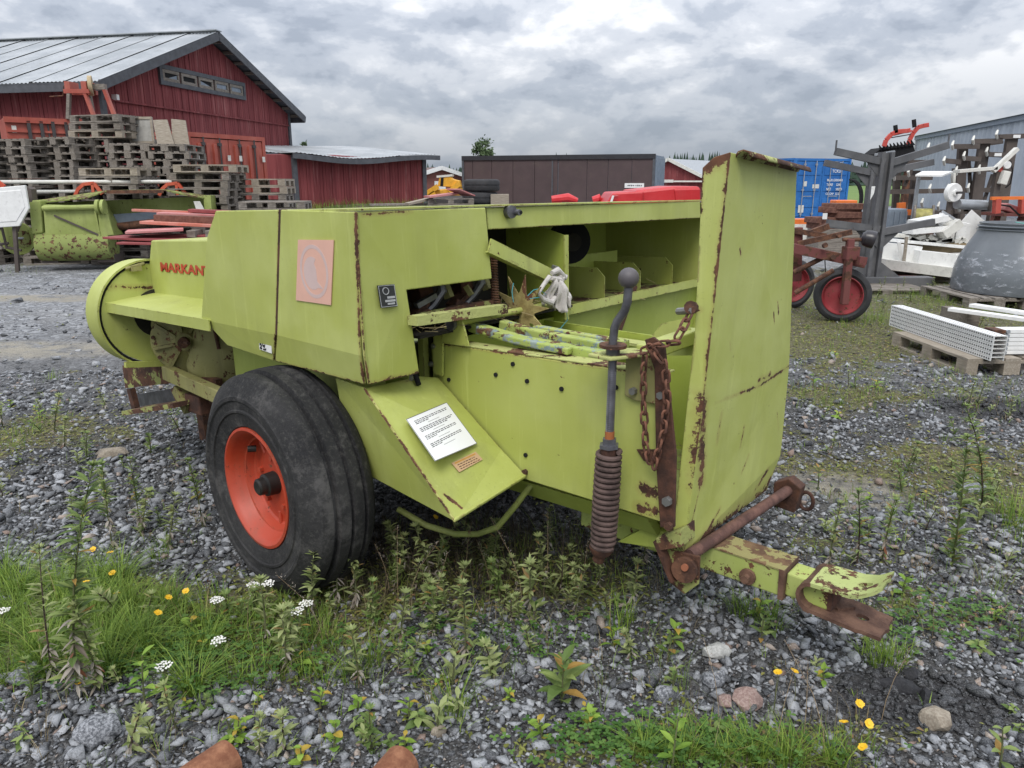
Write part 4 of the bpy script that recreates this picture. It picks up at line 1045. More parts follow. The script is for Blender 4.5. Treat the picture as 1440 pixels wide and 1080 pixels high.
# pile of red steel plates on pallets
b0 = at(262, 345, 11.6)
for k in range(4): pallet((b0.x + 0.15, b0.y + 0.3, k * PH), math.radians(8 + k), ORD[3 - k] + ' pallet down under the pile of red steel plates', 'pallets under the red steel plates')
SH_M = [RED_OLD, RED_PALE, rusty('rusty_brown_plate', (0.11, 0.042, 0.03), (0.19, 0.085, 0.06)), paint('salmon_plate', (0.50, 0.14, 0.09), (0.54, 0.22, 0.17), 0.3, 0.0)]
def plank(pa_, pb_, Y, w_, h_, m_, lab, yb=None, cat='steel plate'):
    a, b = at(*pa_, Y), at(*pb_, yb or Y)
    o = MB().bar((0, 0, 0), b - a, w_, h_).obj('steel_plate', m_, None, smooth=0, bevel=0.004); o.location = a
    return tag(o, lab, cat, 'red steel plates in the pile')
zs = 4 * PH
for (pa_, pb_, Y, w_, h_, m_, lab, yb) in (
    ((160, 333), (262, 338), 11.5, 0.5, 0.03, 0, 'dark red plate at the bottom left corner of the steel pile', 11.3),
    ((172, 341), (275, 343), 11.2, 0.35, 0.03, 0, 'lowest dark red plate of the steel pile', 11.2),
    ((178, 326), (258, 322), 11.4, 0.55, 0.035, 1, 'pale pink red plate with pointed left end in the steel pile', 11.7),
    ((205, 331), (330, 331), 11.8, 0.4, 0.03, 0, 'dark red plate beneath the pale pink one', 11.8),
    ((205, 312), (330, 318), 12.0, 0.42, 0.045, 3, 'salmon orange plate in the middle of the steel pile', 12.0),
    ((222, 306), (335, 310), 12.1, 0.30, 0.10, 2, 'brown channel bar above the salmon plate', 12.1),
    ((226, 301), (335, 305), 12.3, 0.30, 0.06, 1, 'faded red bar above the brown channel bar', 12.3),
    ((187, 295.5), (330, 301), 12.5, 0.10, 0.04, 3, 'long thin pinkish bar lying topmost on the steel pile', 12.5),
    ((268, 296), (335, 299), 12.4, 0.22, 0.05, 0, 'short dark red bar at the top right of the steel pile', 12.4)):
    plank(pa_, pb_, Y, w_, h_, SH_M[m_], lab, yb)
for k, (px_, py_) in enumerate(((274, 328), (300, 328))):
    c = at(px_, py_, 11.7); o = MB().box((0, 0, 0), (0.13, 0.3, 0.1)).obj('spacer_block', WOOD, None, smooth=0); o.location = c; tag(o, ['left', 'right'][k] + ' grey wood spacer block between the red steel plates', 'block')

# ------------------------------------------------------------------ things behind the baler roof
ty = at(675, 268, 21.5)
def tyre_mesh(Ro, Ri, wd, n=36):
    return MB().lathe([(Ri, -wd * 0.36), (Ri + 0.02, -wd * 0.42), (Ro * 0.82, -wd * 0.5), (Ro * 0.95, -wd * 0.44), (Ro, -wd * 0.33), (Ro, -wd * 0.06), (Ro - 0.012, -wd * 0.05), (Ro - 0.012, wd * 0.05), (Ro, wd * 0.06), (Ro, wd * 0.33), (Ro * 0.95, wd * 0.44), (Ro * 0.82, wd * 0.5), (Ri + 0.02, wd * 0.42), (Ri, wd * 0.36)], (0, 0, 0), (0, 0, 1), n, close=True)
tz = at(675, 286, 21.5).z
for k in range(4):
    o = tyre_mesh(0.50, 0.27, 0.33).obj('truck_tyre', TYRE_OLD, None, smooth=50); o.location = (ty.x + 0.05 * (k % 2), ty.y, at(675, 252, 21.5).z - 0.165 - 0.34 * (3 - k)); tag(o, ['lowest', 'third', 'second', 'topmost'][k] + ' black truck tyre in the flat stack by the brown container', 'tyre', 'truck tyres in a flat stack')
pt_ = at(634, 280, 20.5)
npt = int((pt_.z + 0.02) / PH)
for k in range(npt): pallet((pt_.x, pt_.y, k * (pt_.z + 0.02) / npt), math.radians(5), ORD[npt - 1 - k] + ' pallet down in the stack beside the truck tyres', 'pallets beside the truck tyres', simple=k < 4)
for k in range(2): pallet((ty.x, ty.y, k * (PH + 0.001)), 0.1, ['lower', 'upper'][k] + ' pallet under the flat stack of truck tyres', None, simple=True)
for k, (a_, b_, w_, h_, m_, lab) in enumerate((((600, 277), (640, 272), 0.4, 0.05, RED_PALE, 'reddish plate lying on the pallet left of the tyres'), ((637, 266), (659, 275), 0.5, 0.03, RED_PALE, 'pink square plate propped against the truck tyres'), ((572, 287), (606, 279), 0.25, 0.06, WOOD_LIGHT, 'splintered pale boards left of the tyre pallet'), ((520, 288), (600, 287), 0.2, 0.05, WOOD, 'long grey board lying in the grass by the shed'))):
    plank(a_, b_, 20.0, w_, h_, m_, lab, 20.4, 'plate' if k < 2 else 'board')
c = at(703, 284, 21.3); o = MB().box((0, 0, 0), (0.5, 0.5, 0.9)).obj('grey_crate', WOOD_LIGHT, None, smooth=0, bevel=0.01); o.location = (c.x, c.y, at(703, 273, 21.3).z - 0.45); tag(o, 'grey box standing right of the flat stack of tyres', 'box')
# yellow digger far off
yd = at(627, 285, 34); dg_ = thing('digger', 'yellow digger with pale cab far behind the shed end', 'digger', (yd.x, yd.y, 0), 0.0)
def D3(px_, py_, yy=0.0): v_ = at(px_, py_, 34 + yy); return (v_.x - yd.x, yy, v_.z)
MB().prism([D3(597, 268), D3(648, 264), D3(650, 285), D3(597, 287)], (0, 1.2, 0)).obj('body', YELLOW, dg_, smooth=0, bevel=0.04)
MB().prism([D3(615, 262), D3(618, 248), D3(632, 247), D3(637, 252), D3(646, 254), D3(648, 264)], (0, 1.0, 0)).obj('cab', YELLOW, dg_, smooth=0, bevel=0.03)
MB().prism([D3(619, 262, -0.02), D3(620, 250, -0.02), D3(624, 249, -0.02), D3(623, 262, -0.02)], (0, 0.02, 0)).obj('cab_window', BLACK, dg_, smooth=0)
MB().prism([D3(614, 247, -0.03), D3(636, 245, -0.03), D3(636, 248, -0.03), D3(614, 250, -0.03)], (0, 1.0, 0)).obj('cab_roof', WHITE_OLD, dg_, smooth=0)
for a_, b_ in (((596, 275), (616, 262)), ((600, 280), (612, 271)), ((632, 270), (646, 258))): MB().bar(D3(*a_, -0.1), D3(*b_, -0.1), 0.2, 0.22).obj('boom', YELLOW, dg_, smooth=0)
MB().box((0, 0.6, 0.5), (2.0, 1.6, 1.0)).obj('track', DARKROD, dg_, smooth=0, bevel=0.1)
# red machine hood seen over the baler
rm0 = at(915, 285, 13.0)
rm_ = thing('red_machine', 'shiny bright red machine hood seen over the baler roof beside the chute', 'machine', (rm0.x, rm0.y, 0))
def E3(px_, py_, yy=0.0): v_ = at(px_, py_, 13.0 + yy); return (v_.x - rm0.x, yy, v_.z)
MB().prism([E3(853, 285), E3(862, 271), E3(906, 269), E3(902, 300), E3(853, 300)], (0, 1.3, 0)).obj('front_hood', RED_BRIGHT, rm_, smooth=0, bevel=0.03)
MB().prism([E3(892, 268, 0.1), E3(948, 262, 0.1), E3(985, 262, 0.1), E3(985, 300, 0.1), E3(905, 300, 0.1)], (0, 1.5, 0)).obj('rear_hood', RED_BRIGHT, rm_, smooth=0, bevel=0.05)
MB().prism([E3(948, 266, 0.08), E3(985, 265, 0.08), E3(985, 300, 0.08), E3(952, 300, 0.08)], (0, 0.1, 0)).obj('side_panel', RED_BRIGHT, rm_, smooth=0, bevel=0.02)
for (xa, ya, xb, yb, w_) in ((858, 284, 861, 275, 3), (862, 280, 866, 280, 2), (862, 275.5, 868, 275, 2)): MB().prism([E3(xa, ya, -0.03), E3(xa + w_, ya, -0.03), E3(xb + w_, yb, -0.03), E3(xb, yb, -0.03)], (0, 0.012, 0)).obj('white_letter', WHITE, rm_, smooth=0)
MB().box((0.2, 0.8, 0.55), (1.1, 1.0, 1.1)).obj('chassis', DARKROD, rm_, smooth=0)
for k, (px_, py_) in enumerate(((795, 281), (838, 282))):
    c = at(px_, py_, 14.0); o = MB().tube([(-0.25 if k == 0 else -0.06, 0, 0), (0.05, 0, 0.03), (0.22 if k == 0 else 0.08, 0, -0.02)], [0.07, 0.09, 0.05], 10).obj('red_machine_part', RED_BRIGHT, None)
    o.location = c; tag(o, ['low red machine part showing over the roof edge, left one', 'small red knob showing over the roof edge near the red hood'][k], 'machine part')
    s = MB().box((0, 0, -0.55), (0.12, 0.12, 1.1 if k else 1.1)).obj('stand', RUSTY, o, smooth=0)

# ------------------------------------------------------------------ right side of the yard
# cantilever rack
rk0 = at(1236, 388, 11.6)
rk = thing('cantilever_rack', 'grey steel cantilever rack with empty arms rising to both sides', 'rack', (rk0.x, rk0.y, 0))
def K3(px_, py_, yy=0.0): v_ = at(px_, py_, 11.6 + yy); return Vector((v_.x - rk0.x, yy, v_.z))
for yy, xa in ((0.0, 1247), (1.15, 1233)):
    tp = K3(xa, 214 if yy == 0 else 222, yy); px2 = tp.x
    for s_ in (-0.07, 0.07): MB().box((px2 + s_, yy, tp.z / 2 + 0.08), (0.05, 0.14, tp.z - 0.16)).obj('post', GREY_STEEL, rk, smooth=0)
    web = MB(); web.box((px2, yy + 0.02, tp.z / 2 + 0.08), (0.10, 0.03, tp.z - 0.18)); web.obj('post_web', GREY_STEEL, rk, smooth=0)
    arms = (((1175, 213), (1243, 228)), ((1252, 229), (1333, 204)), ((1163, 313), (1236, 322)), ((1240, 326), (1313, 312))) if yy == 0 else (((1160, 229), (1226, 243)), ((1240, 243), (1312, 228)), ((1164, 316), (1226, 322)))
    for (a_, b_) in arms:
        A, B = K3(*a_, yy), K3(*b_, yy)
        MB().bar(A, B, 0.09, 0.10).obj('arm', GREY_STEEL, rk, smooth=0)
        far = A if abs(A.x - px2) > abs(B.x - px2) else B; nr = B if far is A else A
        if yy == 0 and a_[1] < 300: MB().bar(far + Vector((0, 0, -0.03)), far + Vector((0, 0, 0.16)), 0.02, 0.02).obj('end_stop', GREY_STEEL, rk, smooth=0)
        MB().prism([nr + Vector((0, -0.01, -0.05)), nr + (far - nr) * 0.35 + Vector((0, -0.01, -0.05)), nr + Vector((0, -0.01, -0.28))], (0, 0.02, 0)).obj('gusset', GREY_STEEL, rk, smooth=0)
    for sg_ in (-1, 1): MB().prism([(px2 + sg_ * 0.09, yy - 0.01, 0.17), (px2 + sg_ * 0.45, yy - 0.01, 0.17), (px2 + sg_ * 0.09, yy - 0.01, 0.42)], (0, 0.02, 0)).obj('foot_gusset', GREY_STEEL, rk, smooth=0)
for yy in (0.0, 1.15):
    A, B = K3(1196, 385, yy), K3(1310, 385, yy); MB().box(((A.x + B.x) / 2, yy, 0.09), (B.x - A.x, 0.22, 0.17)).obj('base_beam', GREY_STEEL, rk, smooth=0, bevel=0.01)
MB().box((0.35, 0.6, 0.13), (0.9, 0.9, 0.02)).obj('base_plate', RUSTY_RED, rk, smooth=0)
pallet((rk0.x - 0.2, rk0.y - 0.38, -0.06), math.radians(-3), 'dark pallet half sunk in weeds under the rack beam', None)

# blue-white cloth strip on the rack post
o = MB().prism([K3(1226, 262, -0.1), K3(1231, 262, -0.1), K3(1229, 272, -0.1), K3(1224, 281, -0.1)], (0, 0.01, 0)).obj('cloth_strip', WHITE, None, smooth=0); o.location = rk.location; tag(o, 'white torn strip of cloth hanging on the left rack post', 'cloth')

# stack of rusty steel beams
for k, (xa, xb, py_, lab) in enumerate(((1143, 1212, 317, 'lowest rusty beam of the rusty stack behind the blue container side'), (1140, 1216, 309, 'second rusty beam from the bottom of the rusty stack'), (1168, 1213, 302, 'rusty beam third from the bottom of the rusty stack'), (1162, 1200, 295, 'short rusty beam near the top of the rusty stack'), (1166, 1212, 290, 'topmost thin rusty beam of the rusty stack'))):
    a, b = at(xa, py_, 17.0), at(xb, py_, 17.3)
    o = MB().bar((0, 0, 0), b - a, 0.5, 0.13).obj('rusty_beam', rusty('rust_stack_%d' % k, (0.10, 0.04, 0.028), (0.20, 0.095, 0.065)), None, smooth=0, bevel=0.01); o.location = a; tag(o, lab, 'beam', 'rusty beams in the stack')
c = at(1180, 335, 17.1); o = MB().box((0, 0, 0), (1.2, 0.7, max(0.1, at(1180, 321, 17.1).z))).obj('timber_baulk', WOOD, None, smooth=0); o.location = (c.x, c.y, at(1180, 321, 17.1).z / 2); tag(o, 'grey timber base carrying the rusty beam stack', 'timber')
a = at(1160, 304, 16.7); o = MB().box((0, 0, 0), (0.1, 0.01, 0.13)).obj('paper_tag', WHITE, None, smooth=0); o.location = a; tag(o, 'white paper tag on the rusty beam stack', 'tag')
c = at(1186, 286, 19.0); o = MB().box((0, 0, 0), (0.52, 0.4, 0.16)).obj('orange_crate', ORANGE, None, smooth=0, bevel=0.02); o.location = c; tag(o, 'bright orange crate behind the rusty beams in front of blue container', 'crate')
s = MB().box((0, 0, -c.z / 2 - 0.04), (0.4, 0.3, c.z - 0.08)).obj('stand', RUSTY, o, smooth=0)
c = at(1135, 311, 20.0); o = MB().box((0, 0, 0), (0.9, 0.6, 0.12)).obj('orange_plank', ORANGE, None, smooth=0); o.location = (c.x, c.y, c.z); tag(o, 'orange plank stack right of the green chute', 'plank')
s = MB().box((0, 0, -c.z / 2 - 0.03), (1.0, 0.6, c.z - 0.06)).obj('stand', WHITE_OLD, o, smooth=0)

# black hose loops by the blue container
for k in range(4):
    c = at(1199 + 3 * k, 274, 29.0); P = [(0.55 * math.sin(q_) * 0.9 - 0.2, 0.1 * k, 0.75 * math.cos(q_) - 0.2) for q_ in [i * math.pi / 12 for i in range(13)]]
    o = MB().tube(P, 0.03, 6).obj('hose', BLACK, None); o.location = (c.x, c.y, max(c.z, 0.95)); tag(o, ORD[k] .replace('topmost', 'first') + ' black hose loop counted from the blue container', 'hose', 'black hose loops')

# red silage grab standing high behind the rack
sg0 = at(1262, 300, 16.5)
grab = thing('silage_grab', 'red grab with curved arms and black tines standing above the rack', 'grab', (sg0.x, sg0.y, 0))
def S3(px_, py_, yy=0.0): v_ = at(px_, py_, 16.5 + yy); return Vector((v_.x - sg0.x, yy, v_.z))
GR = paint('grab_red', (0.48, 0.05, 0.035), (0.52, 0.09, 0.07), 0.15, 0.0)
for P, yy in (([(1243, 206), (1246, 197), (1253, 189), (1262, 185), (1276, 184), (1280, 183)], 0.0), ([(1277, 206), (1279, 197), (1284, 187), (1291, 179), (1298, 177), (1306, 175.5)], 0.25)):
    b = MB()
    for a_, c_ in zip(P[:-1], P[1:]): b.bar(S3(*a_, yy), S3(*c_, yy), 0.05, 0.09)
    b.obj('arm', GR, grab, smooth=0, bevel=0.008)
MB().bar(S3(1256, 190, 0.02), S3(1281, 184, 0.22), 0.06, 0.03).obj('cross_bar', GR, grab, smooth=0)
MB().bar(S3(1254, 193.5, 0.02), S3(1280, 189, 0.22), 0.03, 0.02).obj('cross_bar', DARKROD, grab, smooth=0)
for (px_, py_, yy) in ((1260, 181, 0.0), (1286, 173, 0.22)): MB().bar(S3(px_, py_ + 6, yy), S3(px_ - 1, py_ - 5, yy), 0.05, 0.07).obj('cylinder_mount', BLACK, grab, smooth=0)
cm = MB(); cm.prism([S3(1228, 217, 0.1), S3(1240, 208, 0.1), S3(1284, 202, 0.1), S3(1287, 214, 0.1), S3(1262, 222, 0.1)], (0, 0.5, 0)); cm.obj('grab_frame', BLACK, grab, smooth=0)
for k in range(10):
    px_ = 1238 + k * 5; MB().prism([S3(px_, 211 - k * 0.7, 0.05), S3(px_ + 4, 210 - k * 0.7, 0.05), S3(px_ - 1, 204 - k * 0.8, 0.05)], (0, 0.04, 0)).obj('tine', BLACK, grab, smooth=0)
MB().bar(S3(1230, 217.5, -0.1), S3(1258, 213, -0.1), 0.05, 0.05).obj('shaft', GALV, grab, smooth=0)
for px_ in (1244, 1280):
    tp = S3(px_, 218, 0.3); MB().box((tp.x, 0.3, tp.z / 2), (0.12, 0.12, tp.z - 0.02)).obj('stand', RUSTY, grab, smooth=0)

# folded spring-tine cultivator, tines painted white at the tips
cv0 = at(1380, 290, 14.5)
cv = thing('cultivator', 'folded brown spring tine cultivator with pale tine tips before the grey hall', 'cultivator', (cv0.x, cv0.y, 0))
def C3(px_, py_, yy=0.0): v_ = at(px_, py_, 14.5 + yy); return Vector((v_.x - cv0.x, yy, v_.z))
for (a_, b_, w_, yy) in (((1354, 206), (1347, 300), 0.17, 0.15), ((1384, 200), (1370, 300), 0.20, 0.1), ((1423, 192), (1404, 320), 0.20, 0.05), ((1262, 236), (1258, 310), 0.12, 0.5), ((1288, 240), (1281, 310), 0.14, 0.4), ((1348, 245), (1342, 330), 0.14, 0.3)):
    A, B = C3(*a_, yy), C3(*b_, yy); MB().bar(A, B, w_, 0.08, up=(0, 1, 0)).obj('frame_post', BROWN_STEEL, cv, smooth=0)
rails = [((1340, 206), (1376, 206)), ((1368, 199), (1408, 198)), ((1404, 192.5), (1450, 191)), ((1328, 226), (1350, 228)), ((1356, 222.5), (1378, 224)), ((1389, 217), (1412, 218)), ((1258, 250), (1310, 250)), ((1240, 270), (1400, 267)), ((1340, 240), (1396, 238)), ((1246, 229), (1310, 228)), ((1262, 300), (1400, 297)), ((1345, 294), (1395, 294))]
for k, (a_, b_) in enumerate(rails):
    yy = 0.0 if k < 6 else 0.2
    MB().bar(C3(*a_, yy), C3(*b_, yy), 0.09, 0.085).obj('rail', BROWN_STEEL, cv, smooth=0)
    if k in (2, 5, 8): m_ = C3((a_[0] + b_[0]) / 2 + 3, (a_[1] + b_[1]) / 2, yy - 0.05); MB().box(m_, (0.13, 0.012, 0.055)).obj('reflector', WHITE, cv, smooth=0)
for (px_, py_) in ((1340, 204), (1369, 197), (1402, 189), (1328, 226), (1356, 219), (1388, 213), (1345, 240), (1377, 238), (1258, 247), (1278, 242), (1308, 265), (1333, 265), (1362, 264), (1297, 285), (1320, 290), (1306, 207), (1349, 291)):
    b = MB(); A = C3(px_, py_ + 6, -0.03); B = C3(px_ - 1.0, py_, -0.10); Cc = C3(px_ + 1.2, py_ - 6, -0.05)
    b.tube([A, A.lerp(B, 0.5), B, B.lerp(Cc, 0.6), Cc], [0.022, 0.024, 0.024, 0.022, 0.014], 6); b.obj('tine', WHITE_OLD, cv)
for a_, b_ in (((1362, 223), (1366, 285)), ((1396, 245), (1383, 285)), ((1272, 262), (1283, 235)), ((1376, 205), (1410, 200))): MB().bar(C3(*a_, 0.25), C3(*b_, 0.25), 0.05, 0.05).obj('strut', BROWN_STEEL, cv, smooth=0)
MB().box((0.0, 0.45, 0.06), (3.0, 0.9, 0.12)).obj('base_frame', BROWN_STEEL, cv, smooth=0)
MB().bar(C3(1404, 318, 0.05), Vector((C3(1404, 318).x, 0.05, 0.05)), 0.18, 0.08).obj('frame_post', BROWN_STEEL, cv, smooth=0)
MB().bar(C3(1258, 308, 0.45), Vector((C3(1258, 308).x, 0.45, 0.05)), 0.12, 0.08).obj('frame_post', BROWN_STEEL, cv, smooth=0)

# white canopy frame, reel, pipe and the red and orange machine
cn = thing('white_canopy', 'small white roofed frame on a pale post before the cultivator', 'canopy', at(1318, 250, 13.6).to_tuple())
cn.location.z = 0; cx0 = cn.location.copy()
def N3(px_, py_, yy=0.0): v_ = at(px_, py_, 13.6 + yy); return Vector((v_.x - cx0.x, v_.y - cx0.y, v_.z))
MB().prism([N3(1287, 248, -0.3), N3(1325, 248.5, -0.3), N3(1340, 243, 0.3), N3(1297, 243, 0.3)], (0, 0, 0.03)).obj('roof', WHITE, cn, smooth=0)
MB().bar(N3(1292, 249), Vector((N3(1292, 249).x - 0.02, 0, 0)), 0.05, 0.05).obj('post', GALV, cn, smooth=0)
MB().bar(N3(1341, 243), N3(1340, 262), 0.08, 0.04).obj('post', WHITE_OLD, cn, smooth=0)
rl = thing('cable_reel', 'round white reel on a dark axle in front of the brown cultivator', 'reel', at(1342, 271, 13.0).to_tuple())
MB().lathe([(0.02, 0.05), (0.05, 0.05), (0.055, 0.02), (0.145, 0.022), (0.155, 0.0), (0.155, -0.06), (0.14, -0.08), (0.02, -0.08)], (0, 0, 0), (0.25, -1, 0), 30, close=True).obj('flange', WHITE, rl)
MB().tube([(0.0, 0.1, 0), (0.03, -0.2, 0.005)], 0.02, 8).obj('axle', DARKROD, rl)
MB().box((0, 0.1, -rl.location.z / 2), (0.06, 0.06, rl.location.z)).obj('stand', BROWN_STEEL, rl, smooth=0)
a, b = at(1346, 287, 13.1), at(1398, 289, 13.4)
o = MB().tube([(0, 0, 0), b - a], 0.085, 16).obj('grey_pipe', GALV, None); o.location = a; tag(o, 'fat grey pipe lying level to the right of the white reel', 'pipe')
s = MB().box((0.1, 0, -a.z / 2 - 0.08), (0.08, 0.08, a.z - 0.16)).obj('stand', BROWN_STEEL, o, smooth=0); s = MB().box((0.5, 0.2, -a.z / 2 - 0.08), (0.08, 0.08, a.z - 0.16)).obj('stand', BROWN_STEEL, o, smooth=0)
a, b = at(1362, 242, 13.2), at(1396, 237, 13.2)
ch = thing('conveyor_arm', 'pale plank arm with white motor box and dangling cables at the right', 'machine', (a.x, a.y, 0))
def M3(px_, py_, yy=0.0): v_ = at(px_, py_, 13.2 + yy); return Vector((v_.x - a.x, yy, v_.z))
MB().bar(M3(1345, 241), M3(1398, 236.5), 0.2, 0.05).obj('table', WHITE_OLD, ch, smooth=0)
MB().bar(M3(1396, 241, -0.05), M3(1430, 209, -0.05), 0.10, 0.06).obj('arm', WHITE_OLD, ch, smooth=0)
MB().box(M3(1412, 250, -0.1), (0.12, 0.1, 0.22), Matrix.Rotation(0.2, 3, 'Y')).obj('motor_box', WHITE_OLD, ch, smooth=0, bevel=0.01)
MB().disc(M3(1416, 232, -0.1), (0, -1, 0), 0.06, 0.05, 16).obj('dial', WHITE, ch)
MB().prism([M3(1398, 240, -0.06), M3(1412, 228, -0.06), M3(1410, 242, -0.06)], (0, 0.05, 0)).obj('red_bracket', GR, ch, smooth=0)
MB().tube([M3(1421, 226, -0.1), M3(1424, 240, -0.1), M3(1421, 258, -0.12), M3(1414, 264, -0.1)], 0.012, 6).obj('cable', BLACK, ch)
MB().bar(M3(1404, 240), Vector((M3(1404, 240).x, 0, 0)), 0.1, 0.1).obj('post', BROWN_STEEL, ch, smooth=0)
c = at(1420, 300, 12.2); om = thing('saw_bench', 'rusty red and orange bench machine behind the grey tank', 'machine', (c.x, c.y, 0))
def O3(px_, py_, yy=0.0): v_ = at(px_, py_, 12.2 + yy); return Vector((v_.x - c.x, yy, v_.z))
MB().bar(O3(1394, 279), O3(1450, 278), 0.06, 0.05).obj('top_rail', ORANGE, om, smooth=0)
for px_ in (1402, 1438): MB().bar(O3(px_, 280), O3(px_ - 1, 300), 0.10, 0.08).obj('end_post', paint('bench_red%d' % px_, (0.45, 0.05, 0.035), (0.5, 0.1, 0.07), 0.6, 0.0), om, smooth=0)
MB().box(O3(1422, 301, 0.3), (0.62, 0.6, 0.05)).obj('table', RUSTY_RED, om, smooth=0)
MB().box(O3(1418, 293, 0.2), (0.22, 0.2, 0.12), Matrix.Rotation(0.3, 3, 'Y')).obj('motor', RED_PALE, om, smooth=0, bevel=0.02)
MB().tube([O3(1398, 300, 0), O3(1406, 288, 0), O3(1420, 290, 0), O3(1434, 303, 0)], 0.014, 6).obj('hose', BLACK, om)
for px_ in (1402, 1440): MB().bar(O3(px_, 301, 0.3), Vector((O3(px_, 301).x, 0.3, 0)), 0.1, 0.1).obj('leg', RUSTY_RED, om, smooth=0)
# grey sheets, orange part and cable drum behind the white scrap
c = at(1255, 306, 14.0); gsx = thing('grey_bin', 'blue grey ribbed plastic bin behind the right rack post', 'bin', (c.x, c.y, 0))
bt = at(1255, 293, 14).z
MB().box((0, 0, bt / 2), (0.34, 0.35, bt)).obj('body', BLUE_GREY, gsx, smooth=0, bevel=0.02)
for k in range(4): MB().box((-0.15 + 0.1 * k, -0.185, bt / 2), (0.03, 0.03, bt - 0.1)).obj('rib', BLUE_GREY, gsx, smooth=0)
c = at(1270, 300, 14.3); op = thing('orange_bracket', 'orange painted steel bracket standing between grey bin and cable drum', 'bracket', (c.x, c.y, 0))
z1, z2 = at(1268, 285, 14.3).z, at(1270, 312, 14.3).z
MB().bar((0.05, 0, 0), (-0.06, 0, z1), 0.13, 0.08, up=(0, 1, 0)).obj('upright', ORANGE, op, smooth=0)
MB().box((0.1, 0, (z1 + z2) / 2), (0.22, 0.08, 0.1)).obj('arm', ORANGE, op, smooth=0)
c = at(1298, 304, 13.4); dr = thing('cable_drum', 'wooden cable drum wound with yellowish hose behind the white scrap', 'cable drum', (c.x, c.y, c.z - 0.02))
for s_ in (-0.16, 0.16): MB().disc((s_, 0, 0), (1, -0.45, 0), 0.21, 0.03, 24).obj('flange', WOOD, dr)
MB().tube([(-0.14, 0.06, 0), (0.14, -0.06, 0)], 0.15, 20).obj('hose_winding', plain('yellow_hose', (0.33, 0.30, 0.09), 0.6, 0.3, scale=14), dr)
MB().box((0, 0, -(c.z) / 2 - 0.1), (0.3, 0.3, max(0.05, c.z - 0.22))).obj('stand', RUSTY, dr, smooth=0)

# pallet of white channel sections and scrap
c = at(1312, 386, 12.4)
for k in range(2): pallet((c.x + (k - 0.5) * 1.22, c.y + 0.3, 0), math.radians(-2), ['left', 'right'][k] + ' pale pallet under the heap of white channel sections', None, mat=WOOD_LIGHT)
def wbar(a_, b_, Y, w_, h_, lab, m_=None, yb=None, perf=False):
    A, B = at(*a_, Y), at(*b_, yb or Y)
    o = MB().bar((0, 0, 0), B - A, w_, h_).obj('white_section', m_ or WHITE, None, smooth=0, bevel=0.004); o.location = A
    tag(o, lab, 'metal section', 'white sheet metal sections in the heap'); return o
for a_, b_, Y, w_, h_, lab, m_ in (
    ((1232, 369), (1345, 383), 12.3, 0.6, 0.16, 'long lowest white section at the front of the heap', WHITE_OLD),
    ((1236, 352), (1288, 358), 12.5, 0.3, 0.28, 'perforated white box section at the left end of the heap', WHITE),
    ((1286, 361), (1335, 366), 12.3, 0.3, 0.22, 'wedge ended white box section in front of the scrap heap', WHITE),
    ((1334, 366), (1400, 362), 12.5, 0.3, 0.2, 'white box section running behind the grey tank', WHITE),
    ((1238, 336), (1365, 348), 12.7, 0.3, 0.05, 'long thin white plank spanning the middle of the heap', WHITE),
    ((1242, 330), (1330, 334), 12.9, 0.3, 0.06, 'white flat strip lying behind the long thin plank', WHITE_OLD),
    ((1276, 325), (1325, 321), 12.7, 0.35, 0.09, 'white channel lying level below the scrap boxes', WHITE),
    ((1284, 314), (1326, 306), 12.7, 0.35, 0.10, 'white tray tilted up under the rack arm', WHITE),
    ((1322, 330), (1346, 312), 12.6, 0.3, 0.14, 'pale bent box propped at a slant in the scrap', WHITE_OLD),
    ((1318, 318), (1330, 302), 12.8, 0.2, 0.12, 'short upright white duct piece in the scrap', WHITE),
    ((1349, 340), (1352, 313), 12.7, 0.05, 0.16, 'narrow upright white strip, left of the pair', WHITE),
    ((1358, 340), (1360, 314), 12.75, 0.05, 0.10, 'narrow upright white strip, right of the pair', WHITE),
    ((1345, 342), (1378, 305), 13.0, 0.02, 0.4, 'square white sheet standing on edge at the right of the scrap', WHITE),
    ((1325, 297), (1352, 314), 12.6, 0.03, 0.03, 'thin grey rod sticking up from the scrap', GALV),
    ((1264, 340), (1268, 370), 12.2, 0.03, 0.05, 'upright white stake at the front of the heap', WHITE),
    ((1275, 333), (1271, 368), 12.15, 0.04, 0.04, 'rusty edged wooden stake at the front of the heap', WOOD_LIGHT)):
    wbar(a_, b_, Y, w_, h_, lab, m_)
ds = MB()
rs_ = random.Random(8)
for k in range(14):
    p = at(rs_.uniform(1278, 1356), rs_.uniform(334, 341), 12.75); ds.box(p, (rs_.uniform(0.1, 0.3), 0.2, 0.06), Matrix.Rotation(rs_.uniform(-0.5, 0.5), 3, 'Y'))
o = ds.obj('scrap', WHITE_OLD, None, smooth=0, kind='stuff'); o['label'] = 'small bits of white scrap metal in the heap'
c = at(1330, 352, 12.9); o = MB().box((0, 0, 0), (1.3, 0.5, 0.28)).obj('cardboard_box', plain('cardboard', (0.22, 0.17, 0.10), 0.9, 0.2), None, smooth=0); o.location = c; tag(o, 'dull brown flat box inside the heap of white sections', 'box')
c2 = MB().box((0, 0, -c.z / 2 - 0.07), (1.25, 0.45, c.z - 0.14 - PH)).obj('base', WOOD, o, smooth=0); c2.location.z = PH / 2

